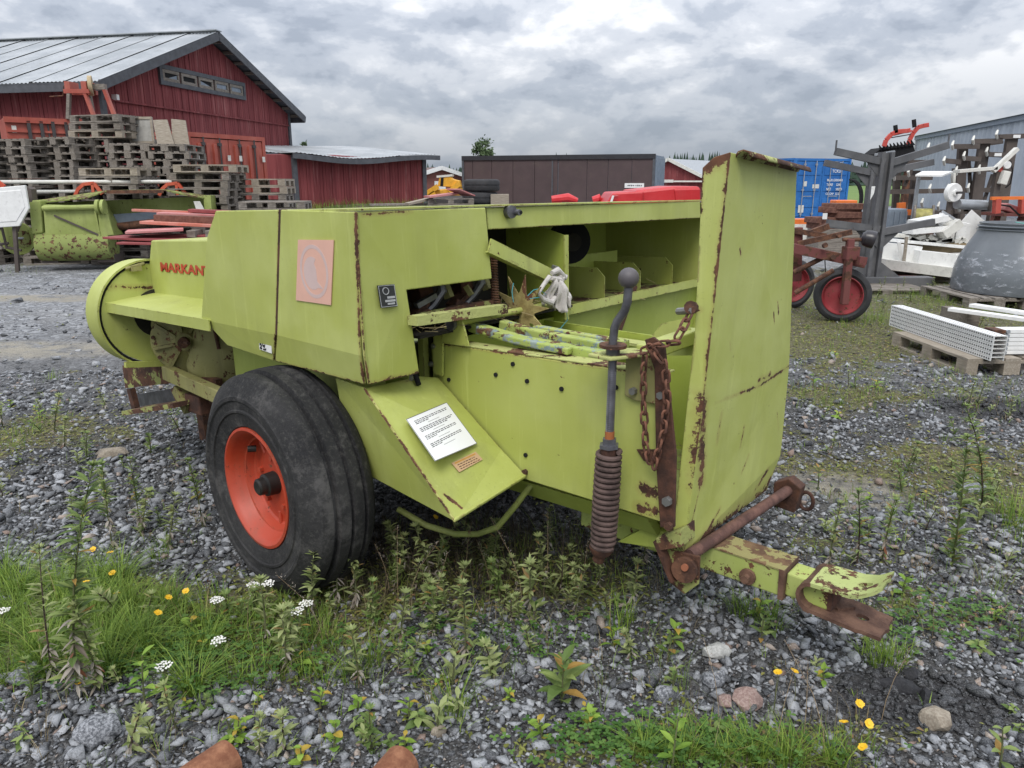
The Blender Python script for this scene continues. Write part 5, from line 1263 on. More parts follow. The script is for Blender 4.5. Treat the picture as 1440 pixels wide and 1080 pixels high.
# grey plastic tank, film wrapped, green strap, on a dark pallet
tk = at(1425, 412, 10.0)
tank = thing('tank', 'large grey plastic tank in stretch film with a green strap at the right edge', 'tank', (tk.x + 0.20, tk.y + 0.25, PH + 0.01))
Rb = (at(1425, 400, 10).x - at(1342, 400, 10).x); Rt = Rb * 0.70; Ht = at(1400, 316, 10.0).z - PH
MB().lathe([(0, 0), (Rb, 0), (Rb + 0.01, 0.05), (Rb, 0.27), (Rb * 0.985, 0.31), *[(Rb + (Rt * 1.05 - Rb) * f_ ** 1.2, 0.31 + (Ht - 0.14 - 0.31) * f_) for f_ in (0.25, 0.5, 0.75, 1.0)], (Rt + 0.02, Ht - 0.10), (Rt + 0.035, Ht - 0.085), (Rt, Ht - 0.07), (Rt + 0.03, Ht - 0.045), (Rt, Ht - 0.03), (Rt + 0.01, Ht), (Rt - 0.03, Ht), (Rt - 0.05, Ht - 0.08), (0, Ht - 0.10)], (0, 0, 0), (0, 0, 1), 56).obj('shell', TANK, tank, smooth=40)
st = MB()
for dx in (-0.32,):
    pts = [(-0.10, 0.1, Ht + 0.006), (-0.10, -math.sqrt((Rt + 0.05) ** 2 - 0.01), Ht - 0.03), (-0.20, -math.sqrt((Rb * 0.99 + 0.03) ** 2 - 0.04), 0.38), (-0.27, -math.sqrt((Rb + 0.04) ** 2 - 0.073), 0.0), (-0.28, -Rb * 0.95, -0.10)]
    for a, b in zip(pts[:-1], pts[1:]): st.bar(a, b, 0.035, 0.006, up=(0, -1, 0.3))
st.obj('strap', STRAP, tank, smooth=0)
t = NT('stretch_film'); fm_ = t.step(t.noise(7, 7, 0.75, sc=(1, 1, 2.5)), 0.50, 0.72)
t.put(t.b.inputs['Alpha'], t.math('MULTIPLY', fm_, 0.55)); FILM = t.fin((0.75, 0.78, 0.85), 0.25)
MB().lathe([(Rb + 0.02, 0.02), (Rb + 0.022, 0.27), (Rb * 0.985 + 0.02, 0.31), *[(Rb + 0.018 + (Rt * 1.05 - Rb) * f_ ** 1.2, 0.31 + (Ht - 0.14 - 0.31) * f_) for f_ in (0.25, 0.5)]], (0, 0, 0), (0, 0, 1), 56).obj('stretch_film', FILM, tank, smooth=60)
for k, dx in enumerate((-0.42, 0.80)): pallet((tk.x + dx, tk.y + 0.2, 0), math.radians(90), ['left', 'right'][k] + ' dark pallet beneath the grey plastic tank', None)
# white perforated profiles on a pallet, close by on the right
pc = gp(1330, 500)
def gdir(a_, b_):
    p, q_ = gp(*a_), gp(*b_); d = q_ - p; return math.atan2(d.y, d.x)
pang = gdir((1275, 478), (1398, 524))
HOLE = plain('slot_dark', (0.05, 0.05, 0.05), 0.9, dirt=0)
hole_me = None
fx = Vector((math.cos(pang), math.sin(pang), 0)); fy = Vector((-fx.y, fx.x, 0))
pst = at(1252, 444, 7.7)
pcen = Vector((pst.x, pst.y, 0)) + fx * 0.92 + fy * 0.27
pallet((pcen.x, pcen.y, 0), pang, 'grey pallet carrying the white perforated profiles', None, mat=WOOD_LIGHT)
for k in range(6):
    L_ = 1.62; o = thing('perforated_profile', ORD[5 - k].replace('topmost', 'topmost') + ' long white perforated profile ' + ('of the stack on the pallet' if k == 5 else 'from the top of the stack on the pallet'), 'profile', (pst.x, pst.y, PH + 0.004 + k * 0.036), pang, 'white perforated profiles')
    o['label'] = ('topmost' if k == 5 else ORD[5 - k] + ' from the top') + ' long white perforated profile in the stack on the pallet'
    b = MB(); b.box((L_ / 2, 0.0, 0.016), (L_, 0.004, 0.032)); b.box((L_ / 2, 0.055, 0.0305), (L_, 0.106, 0.003)); b.box((L_ / 2, 0.11, 0.016), (L_, 0.004, 0.032)); b.obj('channel', WHITE, o, smooth=0)
    h = MB()
    for q_ in range(54): h.box((0.03 + q_ * 0.0295, -0.0015, 0.017), (0.015, 0.004, 0.014))
    if k == 5:
        for q_ in range(54):
            for yy in (0.03, 0.075): h.box((0.03 + q_ * 0.0295, yy, 0.0315), (0.013, 0.010, 0.003))
    h.obj('slots', HOLE, o, smooth=0, kind='stuff')
for k in range(2):
    a, b = at(1336 + 30 * k, 436 - 2 * k, 7.6), at(1440 + 20 * k, 462 - 4 * k, 7.0); d = b - a
    o = MB().bar((0, 0, 0), (d.x, d.y, 0), 0.10, 0.035).obj('perforated_profile', WHITE, None, smooth=0, bevel=0.003); o.location = (a.x, a.y, PH + 0.03 + 0.04 * k + 0.16); tag(o, ['white profile lying crosswise behind the profile stack', 'upper white profile lying behind the profile stack'][k], 'profile', 'white perforated profiles')
p_ = at(1345, 436, 7.65)
o = MB().box((0, 0, 0), (0.12, 0.5, 0.30)).obj('timber_block', WOOD, None, smooth=0); o.location = (p_.x + 0.1, p_.y + 0.1, 0.151); tag(o, 'grey timber block propping the white profiles behind the stack', 'block')
a = at(1398, 490, 6.35)
for k in range(6):
    o = thing('rack_beam', ORD[5 - k] + (' white beam seen end on at the right of the profile pallet' if k == 5 else ' white beam from the top at the right of the profile pallet'), 'beam', (a.x, a.y, PH + 0.01 + k * 0.037), 0.03, 'white beams beside the profiles')
    b = MB(); b.box((0.5, 0.01, 0.018), (0.95, 0.12, 0.033)); b.obj('beam', WHITE, o, smooth=0, bevel=0.002)
    MB().box((-0.02, 0.0, 0.018), (0.10, 0.135, 0.030)).obj('open_end', RUSTY, o, smooth=0)
    MB().disc((0.055, -0.058, 0.018), (0, -1, 0), 0.017, 0.02, 12).obj('hook', GALV, o)
bl_ = gp(1415, 520)
pallet((bl_.x + 0.62, bl_.y + 0.30, 0), 0.03, 'grey pallet under the white beams at the right edge', None)

# ------------------------------------------------------------------ rusty red wheeled implement
w0 = gp(1180, 452)
im = thing('root_crop_lifter', 'rusty red two-wheeled farm implement with box-section frame right of the chute', 'implement', (w0.x, w0.y, 0), 0.0)
def I3(px_, py_, yy=0.0): v_ = at(px_, py_, w0.y + yy); return Vector((v_.x - w0.x, yy, v_.z))
def wheel_parts(c, ax, Ro, wd, parent, rimm, name='wheel'):
    e = bpy.data.objects.new(name, None); COL.objects.link(e); e.parent = parent; e.location = c
    e.rotation_euler = Vector(ax).to_track_quat('Z', 'Y').to_euler()
    tyre_mesh(Ro, Ro * 0.70, wd, 44).obj('tyre', TYRE_OLD, e, smooth=50)
    MB().lathe([(Ro * 0.72, wd * 0.42), (Ro * 0.69, wd * 0.44), (Ro * 0.66, wd * 0.30), (Ro * 0.60, wd * 0.12), (Ro * 0.45, wd * 0.10), (Ro * 0.3, wd * 0.16), (Ro * 0.15, wd * 0.18), (Ro * 0.12, wd * 0.40), (0, wd * 0.42)], (0, 0, 0), (0, 0, 1), 40).obj('rim', rimm, e, smooth=40)
    MB().lathe([(Ro * 0.72, -wd * 0.42), (Ro * 0.6, 0.0), (0, 0.02)], (0, 0, 0), (0, 0, 1), 32).obj('rim_back', rimm, e, smooth=40)
    return e
WR = paint('wheel_red', (0.24, 0.022, 0.030), (0.30, 0.05, 0.055), 1.5, 0.0, grime=0.6, rough=0.5)
Rw = at(1180, 378, w0.y).z / 2 + 0.005
wheel_parts((0, 0, Rw), (-0.36, -1, 0), Rw, 0.17, im, WR)
wheel_parts(I3(1112, 396, 1.0) * 1.0, (0.25, -1, 0), Rw * 1.02, 0.17, im, WR)
im.children[-1].location.z = Rw
FRM = RUSTY_RED
MB().bar(I3(1115, 349, 0.1), I3(1216, 370, -0.05), 0.12, 0.11).obj('main_beam', FRM, im, smooth=0, bevel=0.006)
MB().bar(I3(1207, 366, -0.22), I3(1217, 367, -0.22), 0.08, 0.085).obj('socket', FRM, im, smooth=0)
MB().box(I3(1217.4, 367, -0.22), (0.006, 0.06, 0.06)).obj('socket_hole', BLACK, im, smooth=0)
MB().bar(I3(1196, 336, -0.12), I3(1187, 428, -0.16), 0.085, 0.075, up=(1, 0, 0)).obj('fork_leg', FRM, im, smooth=0, bevel=0.008)
MB().box(I3(1196, 356, -0.1), (0.15, 0.16, 0.15)).obj('pivot_block', FRM, im, smooth=0, bevel=0.01)
MB().tube([I3(1118, 412, -0.1), I3(1172, 380, -0.15)], 0.028, 10).obj('steering_rod', RUSTY, im)
MB().tube([I3(1116, 383, 0.1), I3(1158, 362, 0.05)], 0.03, 10).obj('steering_rod', RUSTY, im)
MB().bar(I3(1122, 343, 0.1), I3(1198, 326, -0.05), 0.05, 0.06).obj('upper_beam', RUSTY, im, smooth=0)
MB().bar(I3(1115, 324, 0.3), I3(1162, 332, 0.2), 0.05, 0.06).obj('upper_beam', RUSTY, im, smooth=0)
MB().bar(I3(1136, 329, 0.35), I3(1165, 318, 0.35), 0.06, 0.07).obj('lever', RUSTY, im, smooth=0)
MB().bar(I3(1120, 320, 0.35), I3(1118, 395, 0.35), 0.10, 0.12, up=(1, 0, 0)).obj('post', FRM, im, smooth=0)
MB().tube([I3(1185, 337, -0.1), I3(1214, 337, -0.12)], 0.022, 8).obj('lamp_arm', RUSTY, im)
for (px_, py_) in ((1180, 331), (1160, 345), (1171, 362)): MB().disc(I3(px_, py_, -0.08), (0, -1, 0.2), 0.03, 0.04, 8).obj('bolt', RUSTY, im)
lp = I3(1222, 336, -0.12)
MB().lathe([(0, -0.085), (0.05, -0.08), (0.085, -0.05), (0.097, 0.0), (0.099, 0.05), (0.095, 0.06), (0.085, 0.055), (0.0, 0.045)], lp, (1, -0.35, -0.25), 22).obj('lamp_shell', plain('black_bakelite', (0.025, 0.022, 0.026), 0.3, 0.3), im)
MB().lathe([(0, 0.058), (0.086, 0.056)], lp, (1, -0.35, -0.25), 22).obj('lamp_lens', plain('dull_red_lens', (0.10, 0.035, 0.03), 0.3), im)
MB().tube([I3(1160, 366, 0), I3(1161, 384, 0.02)], 0.006, 5).obj('wire', BLACK, im)

# rusty pipe ends in the near foreground
def pipe_end(px_, py_, ang, r, label, L_=0.8, tilt=0.05, cut=0.0):
    g = gp(px_, py_, r); o = bpy.data.objects.new('rusty_pipe', None)
    m_ = MB(); n = 28; V = []
    prof = []
    for rr, z0 in ((r, 0.0), (r, -L_), (r - 0.006, -L_), (r - 0.006, 0.0)): prof.append((rr, z0))
    m_.lathe(prof, (0, 0, 0), (1, 0, 0), n, close=True)
    o = m_.obj('rusty_pipe', rusty('orange_rust_%d' % px_, (0.17, 0.062, 0.030), (0.36, 0.17, 0.09)), None, smooth=40)
    o.location = (g.x, g.y, r * 0.8); o.rotation_euler = (0, tilt, ang); return tag(o, label, 'pipe', 'rusty pipes at the lower edge')
pipe_end(322, 1062, math.radians(58), 0.055, 'rusty orange pipe end poking in at the lower left')
pipe_end(566, 1068, math.radians(66), 0.052, 'rusty orange pipe end at the lower edge below the grass clump')
# ------------------------------------------------------------------ the hay baler: local frame x to the rear (right), y away from the viewer, z up
Va = Vector((930, FOC * CP + 285 * SP, 0)).normalized()
U0 = Vector((Va.y, -Va.x, 0)); TILT = math.radians(1.9)
UX = U0 * math.cos(TILT) + Vector((0, 0, math.sin(TILT)))
UZ = UX.cross(Va)
BM = Matrix((UX, Va, UZ)).transposed().to_4x4(); BM.translation = BAL_O
baler = thing('hay_baler', 'large light green square hay baler with red-rimmed tyre and raised rear chute', 'baler')
baler.location = BAL_O; baler.rotation_euler = BM.to_euler()
BI = BM.inverted(); BR = BI.to_3x3()
CL = BI @ Vector((0, 0, CAMH))
def bray(x, y): return BR @ ray(x, y)
def Pd(x, y, d): r = bray(x, y); return CL + r * ((d - CL.y) / r.y)       # on a plane parallel to the machine's side
def Pu(x, y, u): r = bray(x, y); return CL + r * ((u - CL.x) / r.x)       # on a plane across the machine
def Pw(x, y, w): r = bray(x, y); return CL + r * ((w - CL.z) / r.z)       # on a level plane
def onplane(x, y, a, b, c):
    n = (b - a).cross(c - a); r = bray(x, y); return CL + r * ((a - CL).dot(n) / r.dot(n))
V = Vector
GB, GF = (0.400, 0.440, 0.100), (0.460, 0.500, 0.155)
def gp_(name, chips=0.35, edge=1.0, segs=(), grime=0.5, **k): return paint(name, GB, GF, chips, edge, segs, grime, **k)
G_MAIN = gp_('baler_green', 0.05, 0.85, grime=0.35)
G_FRAME = gp_('baler_green_worn', 0.9, 1.2, grime=0.9)
G_DIRTY_SHADE = paint('baler_green_dirty_shade', (0.26, 0.31, 0.07), (0.33, 0.36, 0.12), 1.2, 1.0, (), 1.2, rough=0.6, moss=0.4)  # grime and moss; its dark base also paints shade under the machine
G_INNER = paint('baler_green_inner', (0.36, 0.43, 0.075), (0.42, 0.49, 0.11), 0.25, 0.7, grime=0.35)
G_YELLOW = paint('yellowed_green', (0.24, 0.23, 0.075), (0.31, 0.29, 0.12), 1.7, 1.2, (), 1.5, rough=0.6)
BRUST = rusty('baler_rust'); BRUST_D = rusty('dark_rust', (0.040, 0.018, 0.012), (0.11, 0.045, 0.025)); BOLT = plain('bolt_steel', (0.28, 0.28, 0.27), 0.45, 0.2, 0.7)
RUST_G = rusty('rust_over_green', paintc=(0.30, 0.32, 0.10), amount=0.40)
STEEL = plain('worn_steel', (0.16, 0.16, 0.175), 0.45, 0.3, 0.7, scale=20)
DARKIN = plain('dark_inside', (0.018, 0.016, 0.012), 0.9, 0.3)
def part(mb, name, mat, par=None, **k): return mb.obj(name, mat, par or baler, **k)

DS, DB = 0.12, 0.145                                           # hood side plane, and its lower tucked-in edge
UR = 0.485
c_t, c_f = Pd(500, 298, DS), Pd(506, 500, DS); c_b = Pd(512, 541, DB)
s_t, s_f, s_b = Pd(393, 295, DS), Pd(388, 471, DS), Pd(385.5, 508, DB)
l_t, l_m, l_l, l_f, l_b = Pd(303, 296.5, DS), Pd(291, 333, DS), Pd(283, 446, DS), Pd(301, 453, DS), Pd(320, 486, DB)
HOOD_S = gp_('hood_side_green', 0.05, 0.9, [((*s_t,), (*s_f,), 0.011), ((*s_f,), (*s_b,), 0.013), ((*(c_t + V((0, 0, -.0))),), (*c_f,), 0.013), ((*c_f,), (*c_b,), 0.012), ((*s_b,), (*c_b,), 0.012)], 0.3)
def shell(polys, th, name, mat, par=None, inward=(0, 1, 0), **k):
    m = MB(); idx_ = {}
    for poly in polys:
        f = []
        for p in poly:
            key = tuple(round(q_, 5) for q_ in p)
            if key not in idx_: idx_[key] = len(m.v); m.v.append(tuple(p))
            f.append(idx_[key])
        m.f.append(tuple(f)); m.t.append(0.5)
    o = m.obj(name, mat, par or baler, smooth=0)
    nrm = o.data.polygons[0].normal
    s = o.modifiers.new('solid', 'SOLIDIFY'); s.thickness = th; s.offset = -1 if nrm.dot(V(inward)) < 0 else 1
    b = o.modifiers.new('bevel', 'BEVEL'); b.width = k.get('bev', 0.004); b.segments = 2; b.limit_method = 'ANGLE'; b.angle_limit = math.radians(20)
    return o
g = V((0.006, 0, 0))
shell([[s_t + g, c_t, c_f, s_f + g], [s_f + g, c_f, c_b, s_b + g]], 0.012, 'rear_side_panel', HOOD_S)
shell([[l_t, s_t - g, s_f - g, l_f, l_l, l_m], [l_f, s_f - g, s_b - g, l_b], [l_l, l_f, l_b]], 0.012, 'front_side_panel', HOOD_S)
part(MB().bar(s_t + V((0, .016, 0)), s_f + V((0, .016, 0)), 0.012, 0.03, up=(0, 1, 0)), 'seam_strip', BRUST_D, smooth=0)
# hood roof, rear face with its step, front, lid of the twine box
ROOF = gp_('roof_green', 0.9, 1.0, [((-0.1, 0.3, 1.49), (0.3, 0.9, 1.49), 0.10), ((0.4, 0.2, 1.49), (0.45, 1.0, 1.49), 0.05)], 0.8)
FARD = 2.78
tl = c_t.z
roofp = [V((l_t.x, DS + 0.004, tl + 0.004)), V((c_t.x - 0.004, DS + 0.004, tl + 0.004)), V((UR - 0.004, 0.74, tl + 0.002)), V((UR - 0.02, FARD, tl - 0.012)), V((l_t.x, FARD, tl - 0.012))]
part(MB().plate(roofp, 0.006), 'hood_roof', ROOF, smooth=0)
def R4(x, y): return Pu(x, y, UR)
rb_b, rb_m = Pu(590, 525, UR - 0.02), R4(572, 408)
re_b, re_t = R4(692, 392), R4(683, 292)
rc_b = V((UR - 0.024, DB + 0.004, c_b.z + 0.002)); rc_t = V((UR, DS + 0.004, tl)); rc_f = V((UR - 0.004, DS + 0.004, c_f.z))
PR_ = gp_('hood_rear_green', 0.1, 0.9, [((*rc_t,), (*rc_f,), 0.012), ((*rc_f,), (*rc_b,), 0.012), ((*rb_b,), (*(rc_b),), 0.016), ((*(rc_t + V((0, .03, -.01))),), (*(rc_t + V((0, .25, -.005))),), 0.012)], 0.3)
shell([[rc_t, re_t, re_b, rb_m, rb_b, rc_b, rc_f]], 0.012, 'rear_panel', PR_, inward=(-1, 0, 0))
bl0, bl1, bl2, bl3 = Pu(684, 292, UR - 0.02), Pu(978, 283, UR - 0.02), Pu(978, 307, UR - 0.02), Pu(687, 323, UR - 0.02)
ext = V((0, 0.06, 0))
shell([[bl0, bl1 + ext, bl2 + ext, bl3]], 0.014, 'lid_beam', gp_('lid_green', 0.1, 0.8, [((*bl3,), (*bl2,), 0.006)], 0.3), inward=(-1, 0, 0))
part(MB().plate([V((UR - 0.03, bl3.y + .01, bl3.z + 0.01)), V((UR - 0.03, FARD, bl2.z + 0.01)), V((UR - 0.12, FARD, bl2.z + 0.012)), V((UR - 0.12, bl3.y + .01, bl3.z + .012))], 0.004), 'lid_return', G_MAIN, smooth=0)
lt_ = Pu(717, 298, UR - 0.005)
lo = part(MB().disc(lt_, (1, -0.2, 0), 0.026, 0.03, 14), 'lid_latch', STEEL)
part(MB().disc(lt_ + V((0.02, 0.015, -0.003)), (1, -0.2, 0), 0.012, 0.05, 12), 'latch_pin', STEEL, lo); part(MB().disc(lt_ + V((0.046, 0.015, -0.003)), (1, -0.2, 0), 0.007, 0.004, 10), 'latch_hole', BLACK, lo)
# hood far side and front, so that it is a closed body
part(MB().plate([V((l_t.x, FARD, tl - 0.02)), V((UR - 0.03, FARD, tl - 0.02)), V((UR - 0.03, FARD, 0.5)), V((l_t.x, FARD, 0.5))], 0.008), 'far_side_panel', G_MAIN, smooth=0)
part(MB().plate([V((l_t.x + .01, DS + 0.03, tl - 0.01)), V((l_t.x + .01, FARD - .01, tl - 0.02)), V((l_l.x + .05, FARD - .01, 0.55)), V((l_l.x + .05, DB + 0.03, 0.95))], 0.008), 'front_panel', G_MAIN, smooth=0)
# stickers and plates on the hood
PINK = plain('faded_pink', (0.68, 0.40, 0.31), 0.55, 0.05, dirt=0.05); PGREY = plain('faded_grey_print', (0.57, 0.43, 0.40), 0.55, 0.05, dirt=0.05)
k0, k1, k2, k3 = Pd(420, 337, DS - 0.002), Pd(470, 337.5, DS - 0.002), Pd(466, 429, DS - 0.002), Pd(417, 422, DS - 0.002)
sq = part(MB().prism([k0, k1, k2, k3], (0, -0.003, 0)), 'sign_board', PINK, smooth=0)
# faded emblem: ring open at the right with a wedge
ec = (k0 + k1 + k2 + k3) / 4 + V((0, -0.0035, 0)); rw, rh = (k1 - k0).length * 0.40, (k3 - k0).length * 0.42
em = MB(); n = 40
for i in range(n):
    a0, a1 = 2 * math.pi * i / n, 2 * math.pi * (i + 1) / n
    em.prism([ec + V((rw * math.cos(a) * f, 0, rh * math.sin(a) * f)) for a, f in ((a0, 1), (a1, 1), (a1, 0.86), (a0, 0.86))], (0, 0.0022, 0))
part(em, 'faded_ring', PGREY, sq, smooth=0)
em = MB()
arc = [ec + V((-0.12 * rw + 0.62 * rw * math.cos(a), 0.0, 0.62 * rh * math.sin(a) - 0.06 * rh)) for a in [math.radians(60 + 240 * i / 16) for i in range(17)]]
em.prism(arc + [ec + V((0.55 * rw, 0, -0.62 * rh)), ec + V((0.18 * rw, 0, -0.36 * rh)), ec + V((0.16 * rw, 0, 0.10 * rh)), ec + V((0.05 * rw, 0, 0.30 * rh))], (0, 0.0022, 0))
part(em, 'faded_emblem', PGREY, sq, smooth=0)
ip = [Pu(x, y, UR + 0.002) for x, y in ((530, 401.5), (554, 399.5), (558, 431), (535, 433))]
idp = part(MB().prism(ip, (0.003, 0, 0)), 'type_plate', plain('plate_black', (0.03, 0.032, 0.036), 0.5), smooth=0)
ex_, ez_ = (ip[1] - ip[0]).normalized(), (ip[3] - ip[0]).normalized(); wI, hI = (ip[1] - ip[0]).length, (ip[3] - ip[0]).length
PSIL = plain('plate_silver', (0.45, 0.46, 0.47), 0.4)
def on_plate(par, o, ex, ez, nx_, rects, mat, name):
    m = MB()
    for (a, b, w_, h_) in rects: m.prism([o + ex * a + ez * b, o + ex * (a + w_) + ez * b, o + ex * (a + w_) + ez * (b + h_), o + ex * a + ez * (b + h_)], nx_)
    return part(m, name, mat, par, smooth=0)
nI = V((0.0015, 0, 0)); oI = ip[0] + V((0.003, 0, 0))
on_plate(idp, oI, ex_, ez_, nI, [(0.03 * wI, 0.02 * hI, 0.94 * wI, 0.02 * hI), (0.03 * wI, 0.96 * hI, 0.94 * wI, 0.02 * hI), (0.03 * wI, 0.04 * hI, 0.02 * wI, 0.92 * hI), (0.95 * wI, 0.04 * hI, 0.02 * wI, 0.92 * hI)], PSIL, 'plate_border')
on_plate(idp, oI, ex_, ez_, nI, [(0.45 * wI, 0.52 * hI, 0.45 * wI, 0.10 * hI), (0.30 * wI, 0.67 * hI, 0.60 * wI, 0.10 * hI), (0.42 * wI, 0.81 * hI, 0.42 * wI, 0.08 * hI)], PSIL, 'plate_fields')
em = MB(); cc_ = oI + ex_ * 0.42 * wI + ez_ * 0.27 * hI; nn = 18
for i in range(nn):
    a0, a1 = 2 * math.pi * i / nn, 2 * math.pi * (i + 1) / nn
    em.prism([cc_ + ex_ * (0.19 * wI * f * math.cos(a)) + ez_ * (0.17 * hI * f * math.sin(a)) for a, f in ((a0, 1), (a1, 1), (a1, 0.8), (a0, 0.8))], nI)
part(em, 'plate_emblem', PSIL, idp, smooth=0)
wl_ = [Pd(x, y, DB - 0.012) for x, y in ((364.5, 477), (382, 483), (382.5, 497), (365.5, 491))]
ps = part(MB().prism(wl_, (0, -0.002, 0)), 'pressure_sticker', WHITE, smooth=0)
bx2 = (wl_[1] - wl_[0]).normalized(); bz2 = (wl_[0] - wl_[3]).normalized()
text_mesh('2', 0.030, BLACK, ps, frame(wl_[3] + bx2 * 0.006 + bz2 * 0.006 + V((0, -0.0035, 0)), bx2, bz2), bold=0.0015)
text_mesh('kg/', 0.016, BLACK, ps, frame(wl_[3] + bx2 * 0.026 + bz2 * 0.018 + V((0, -0.0035, 0)), bx2, bz2), bold=0.0004); text_mesh('cm²', 0.014, BLACK, ps, frame(wl_[3] + bx2 * 0.030 + bz2 * 0.004 + V((0, -0.0035, 0)), bx2, bz2), bold=0.0004)

# front: name panel, shelf, flywheel shroud, gearbox
DP_ = 0.36
m0, m1, m2 = Pd(212, 338, DP_), Pd(205, 406, DP_), Pd(300, 338, DP_)
npn = part(MB().prism([V((m0.x, DP_, m0.z)), V((-0.5, DP_, m0.z + 0.02)), V((-0.5, DP_, 1.06)), V((m1.x, DP_, 1.06))], (0, 0.7, 0)), 'crank_cover', G_MAIN, smooth=0, bevel=0.008)
tp0, tp1 = Pd(225.5, 381, DP_ - 0.004), Pd(285, 387, DP_ - 0.004)
RED_L = plain('letter_red', (0.45, 0.055, 0.025), 0.5, 0.1, dirt=0.1)
hL = (Pd(226, 369.5, DP_) - Pd(225.5, 381, DP_)).length
text_mesh('MARKANT', hL * 1.40, RED_L, npn, frame(tp0, (tp1 - tp0), (0, 0, 1)), bold=hL * 0.035, xs=1.70, shear=0.06)
sh0 = Pd(144, 425, 0.12)
part(MB().prism([V((sh0.x, 0.11, 1.045)), V((-0.55, 0.11, 1.045)), V((-0.55, DP_ + 0.02, 1.075)), V((-1.5, DP_ + 0.02, 1.075)), V((sh0.x + 0.02, DP_ - .02, 1.07))], (0, 0, -0.008)), 'shelf', gp_('shelf_green', 0.1, 0.6, [], 0.5), smooth=0, bevel=0.003)
part(MB().bar(V((sh0.x, 0.112, 1.022)), V((-0.55, 0.112, 1.022)), 0.006, 0.05), 'shelf_lip', G_MAIN, smooth=0)
UF, FC, FR = -1.60, V((-1.6, 0.345, 0.962)), 0.288
drm = MB(); drm.lathe([(FR, -0.16), (FR + 0.004, -0.01), (FR + 0.004, 0.0), (FR - 0.006, 0.0), (FR - 0.006, -0.16)], FC, (1, 0, 0), 56, close=True)
dr_ = part(drm, 'flywheel_shroud', G_MAIN)
part(MB().lathe([(FR - 0.02, -0.014), (FR - 0.006, -0.014), (FR - 0.006, -0.03), (FR - 0.02, -0.03)], FC, (1, 0, 0), 56, close=True), 'shroud_gap', BLACK, dr_)
part(MB().lathe([(0.0, 0.0), (FR - 0.022, 0.0), (FR - 0.022, -0.012), (0, -0.012)], FC + V((-0.012, 0, 0)), (1, 0, 0), 56), 'shroud_disc', gp_('shroud_green', 0.5, 0.4, [((-1.61, 0.10, 1.13), (-1.61, 0.38, 1.10), 0.022)], 0.7), dr_)
part(MB().disc(FC + V((0.0, 0.02, 0.0)), (1, 0, 0), 0.13, 0.008, 32), 'shroud_opening', DARKIN, dr_)  # dark disc painted in place of the unlit hole
lt2 = Pu(190, 377, UF); part(MB().box(lt2, (0.05, 0.05, 0.03)).tube([lt2 + V((0, -0.05, 0)), lt2 + V((0, 0.05, 0.02))], 0.009, 8), 'shroud_catch', G_YELLOW, dr_, smooth=30)
part(MB().bar(Pu(176, 513, UF + 0.01), Pu(252, 510, UF + 0.01), 0.03, 0.03), 'shroud_sill', G_MAIN, dr_, smooth=0)
gc = Pd(262, 478, 0.40)
GY = G_YELLOW
gb = part(MB().tube([V((UF + 0.02, FC.y + 0.03, FC.z - 0.04)), V((gc.x - 0.02, gc.y + 0.02, gc.z + 0.01))], [0.075, 0.085], 20), 'gearbox_shaft_housing', GY)
gx_ = MB(); gx_.lathe([(0, 0.075), (0.045, 0.075), (0.06, 0.055), (0.13, 0.02), (0.172, 0.012), (0.178, 0.0), (0.178, -0.03), (0.15, -0.035), (0.13, -0.12), (0.0, -0.12)], gc, (0.82, -0.55, 0.03), 36)
gbo = part(gx_, 'gearbox_cover', GY)
ax = V((0.82, -0.55, 0.03)).normalized(); a_ = V((0, 0, 1)); b_ = ax.cross(a_).normalized(); a_ = b_.cross(ax)
for i in range(8):
    q_ = 2 * math.pi * i / 8 + 0.2; d_ = a_ * math.cos(q_) + b_ * math.sin(q_)
    part(MB().prism([gc + d_ * 0.05 + ax * 0.075 - d_.cross(ax) * .008, gc + d_ * 0.165 + ax * 0.03 - d_.cross(ax) * .008, gc + d_ * 0.165 + ax * 0.01 - d_.cross(ax) * .008, gc + d_ * 0.05 + ax * 0.05 - d_.cross(ax) * .008], d_.cross(ax) * 0.016), 'rib', GY, gbo, smooth=0)
part(MB().tube([gc + ax * 0.06, gc + ax * 0.12], 0.028, 14), 'hub', BRUST, gbo)
part(MB().tube([gc + ax * 0.085 + V((-0.03, 0, 0.0)), gc + ax * 0.10 + V((0.10, -0.02, 0.01))], 0.009, 8), 'pin', BRUST, gbo)
gbb = Pd(296, 480, 0.46)
part(MB().lathe([(0, -0.22), (0.17, -0.22), (0.19, -0.18), (0.2, 0.0), (0.19, 0.2), (0.15, 0.24), (0, 0.24)], V((gbb.x, gbb.y + 0.12, gbb.z - 0.02)), (0.25, 0.3, 1), 30), 'gearbox_body', GY)
part(MB().box(V((gbb.x + .02, gbb.y + 0.05, gbb.z - 0.27)), (0.34, 0.3, 0.08)), 'gearbox_foot', BRUST, smooth=0, bevel=0.01)
for i in range(9):
    q_ = 2 * math.pi * i / 9; d_ = a_ * math.cos(q_) + b_ * math.sin(q_); part(MB().disc(gc + d_ * 0.160 + ax * 0.018, ax, 0.010, 0.016, 6), 'bolt', BRUST, gbo)
part(MB().tube([gc + V((0.05, 0.02, 0.17)), gc + V((0.16, 0.0, 0.21)), gc + V((0.25, 0.03, 0.13)), gc + V((0.30, 0.02, -0.02))], 0.010, 7), 'oil_pipe', BRUST_D)
part(MB().bar(gc + V((-0.16, 0.1, 0.16)), gc + V((0.02, 0.12, 0.21)), 0.05, 0.03), 'gearbox_stay', BRUST_D, smooth=0)
part(MB().bar(gc + V((0.05, -0.03, -0.19)), gc + V((0.30, 0.0, -0.20)), 0.04, 0.05), 'gearbox_foot_rail', BRUST, smooth=0)
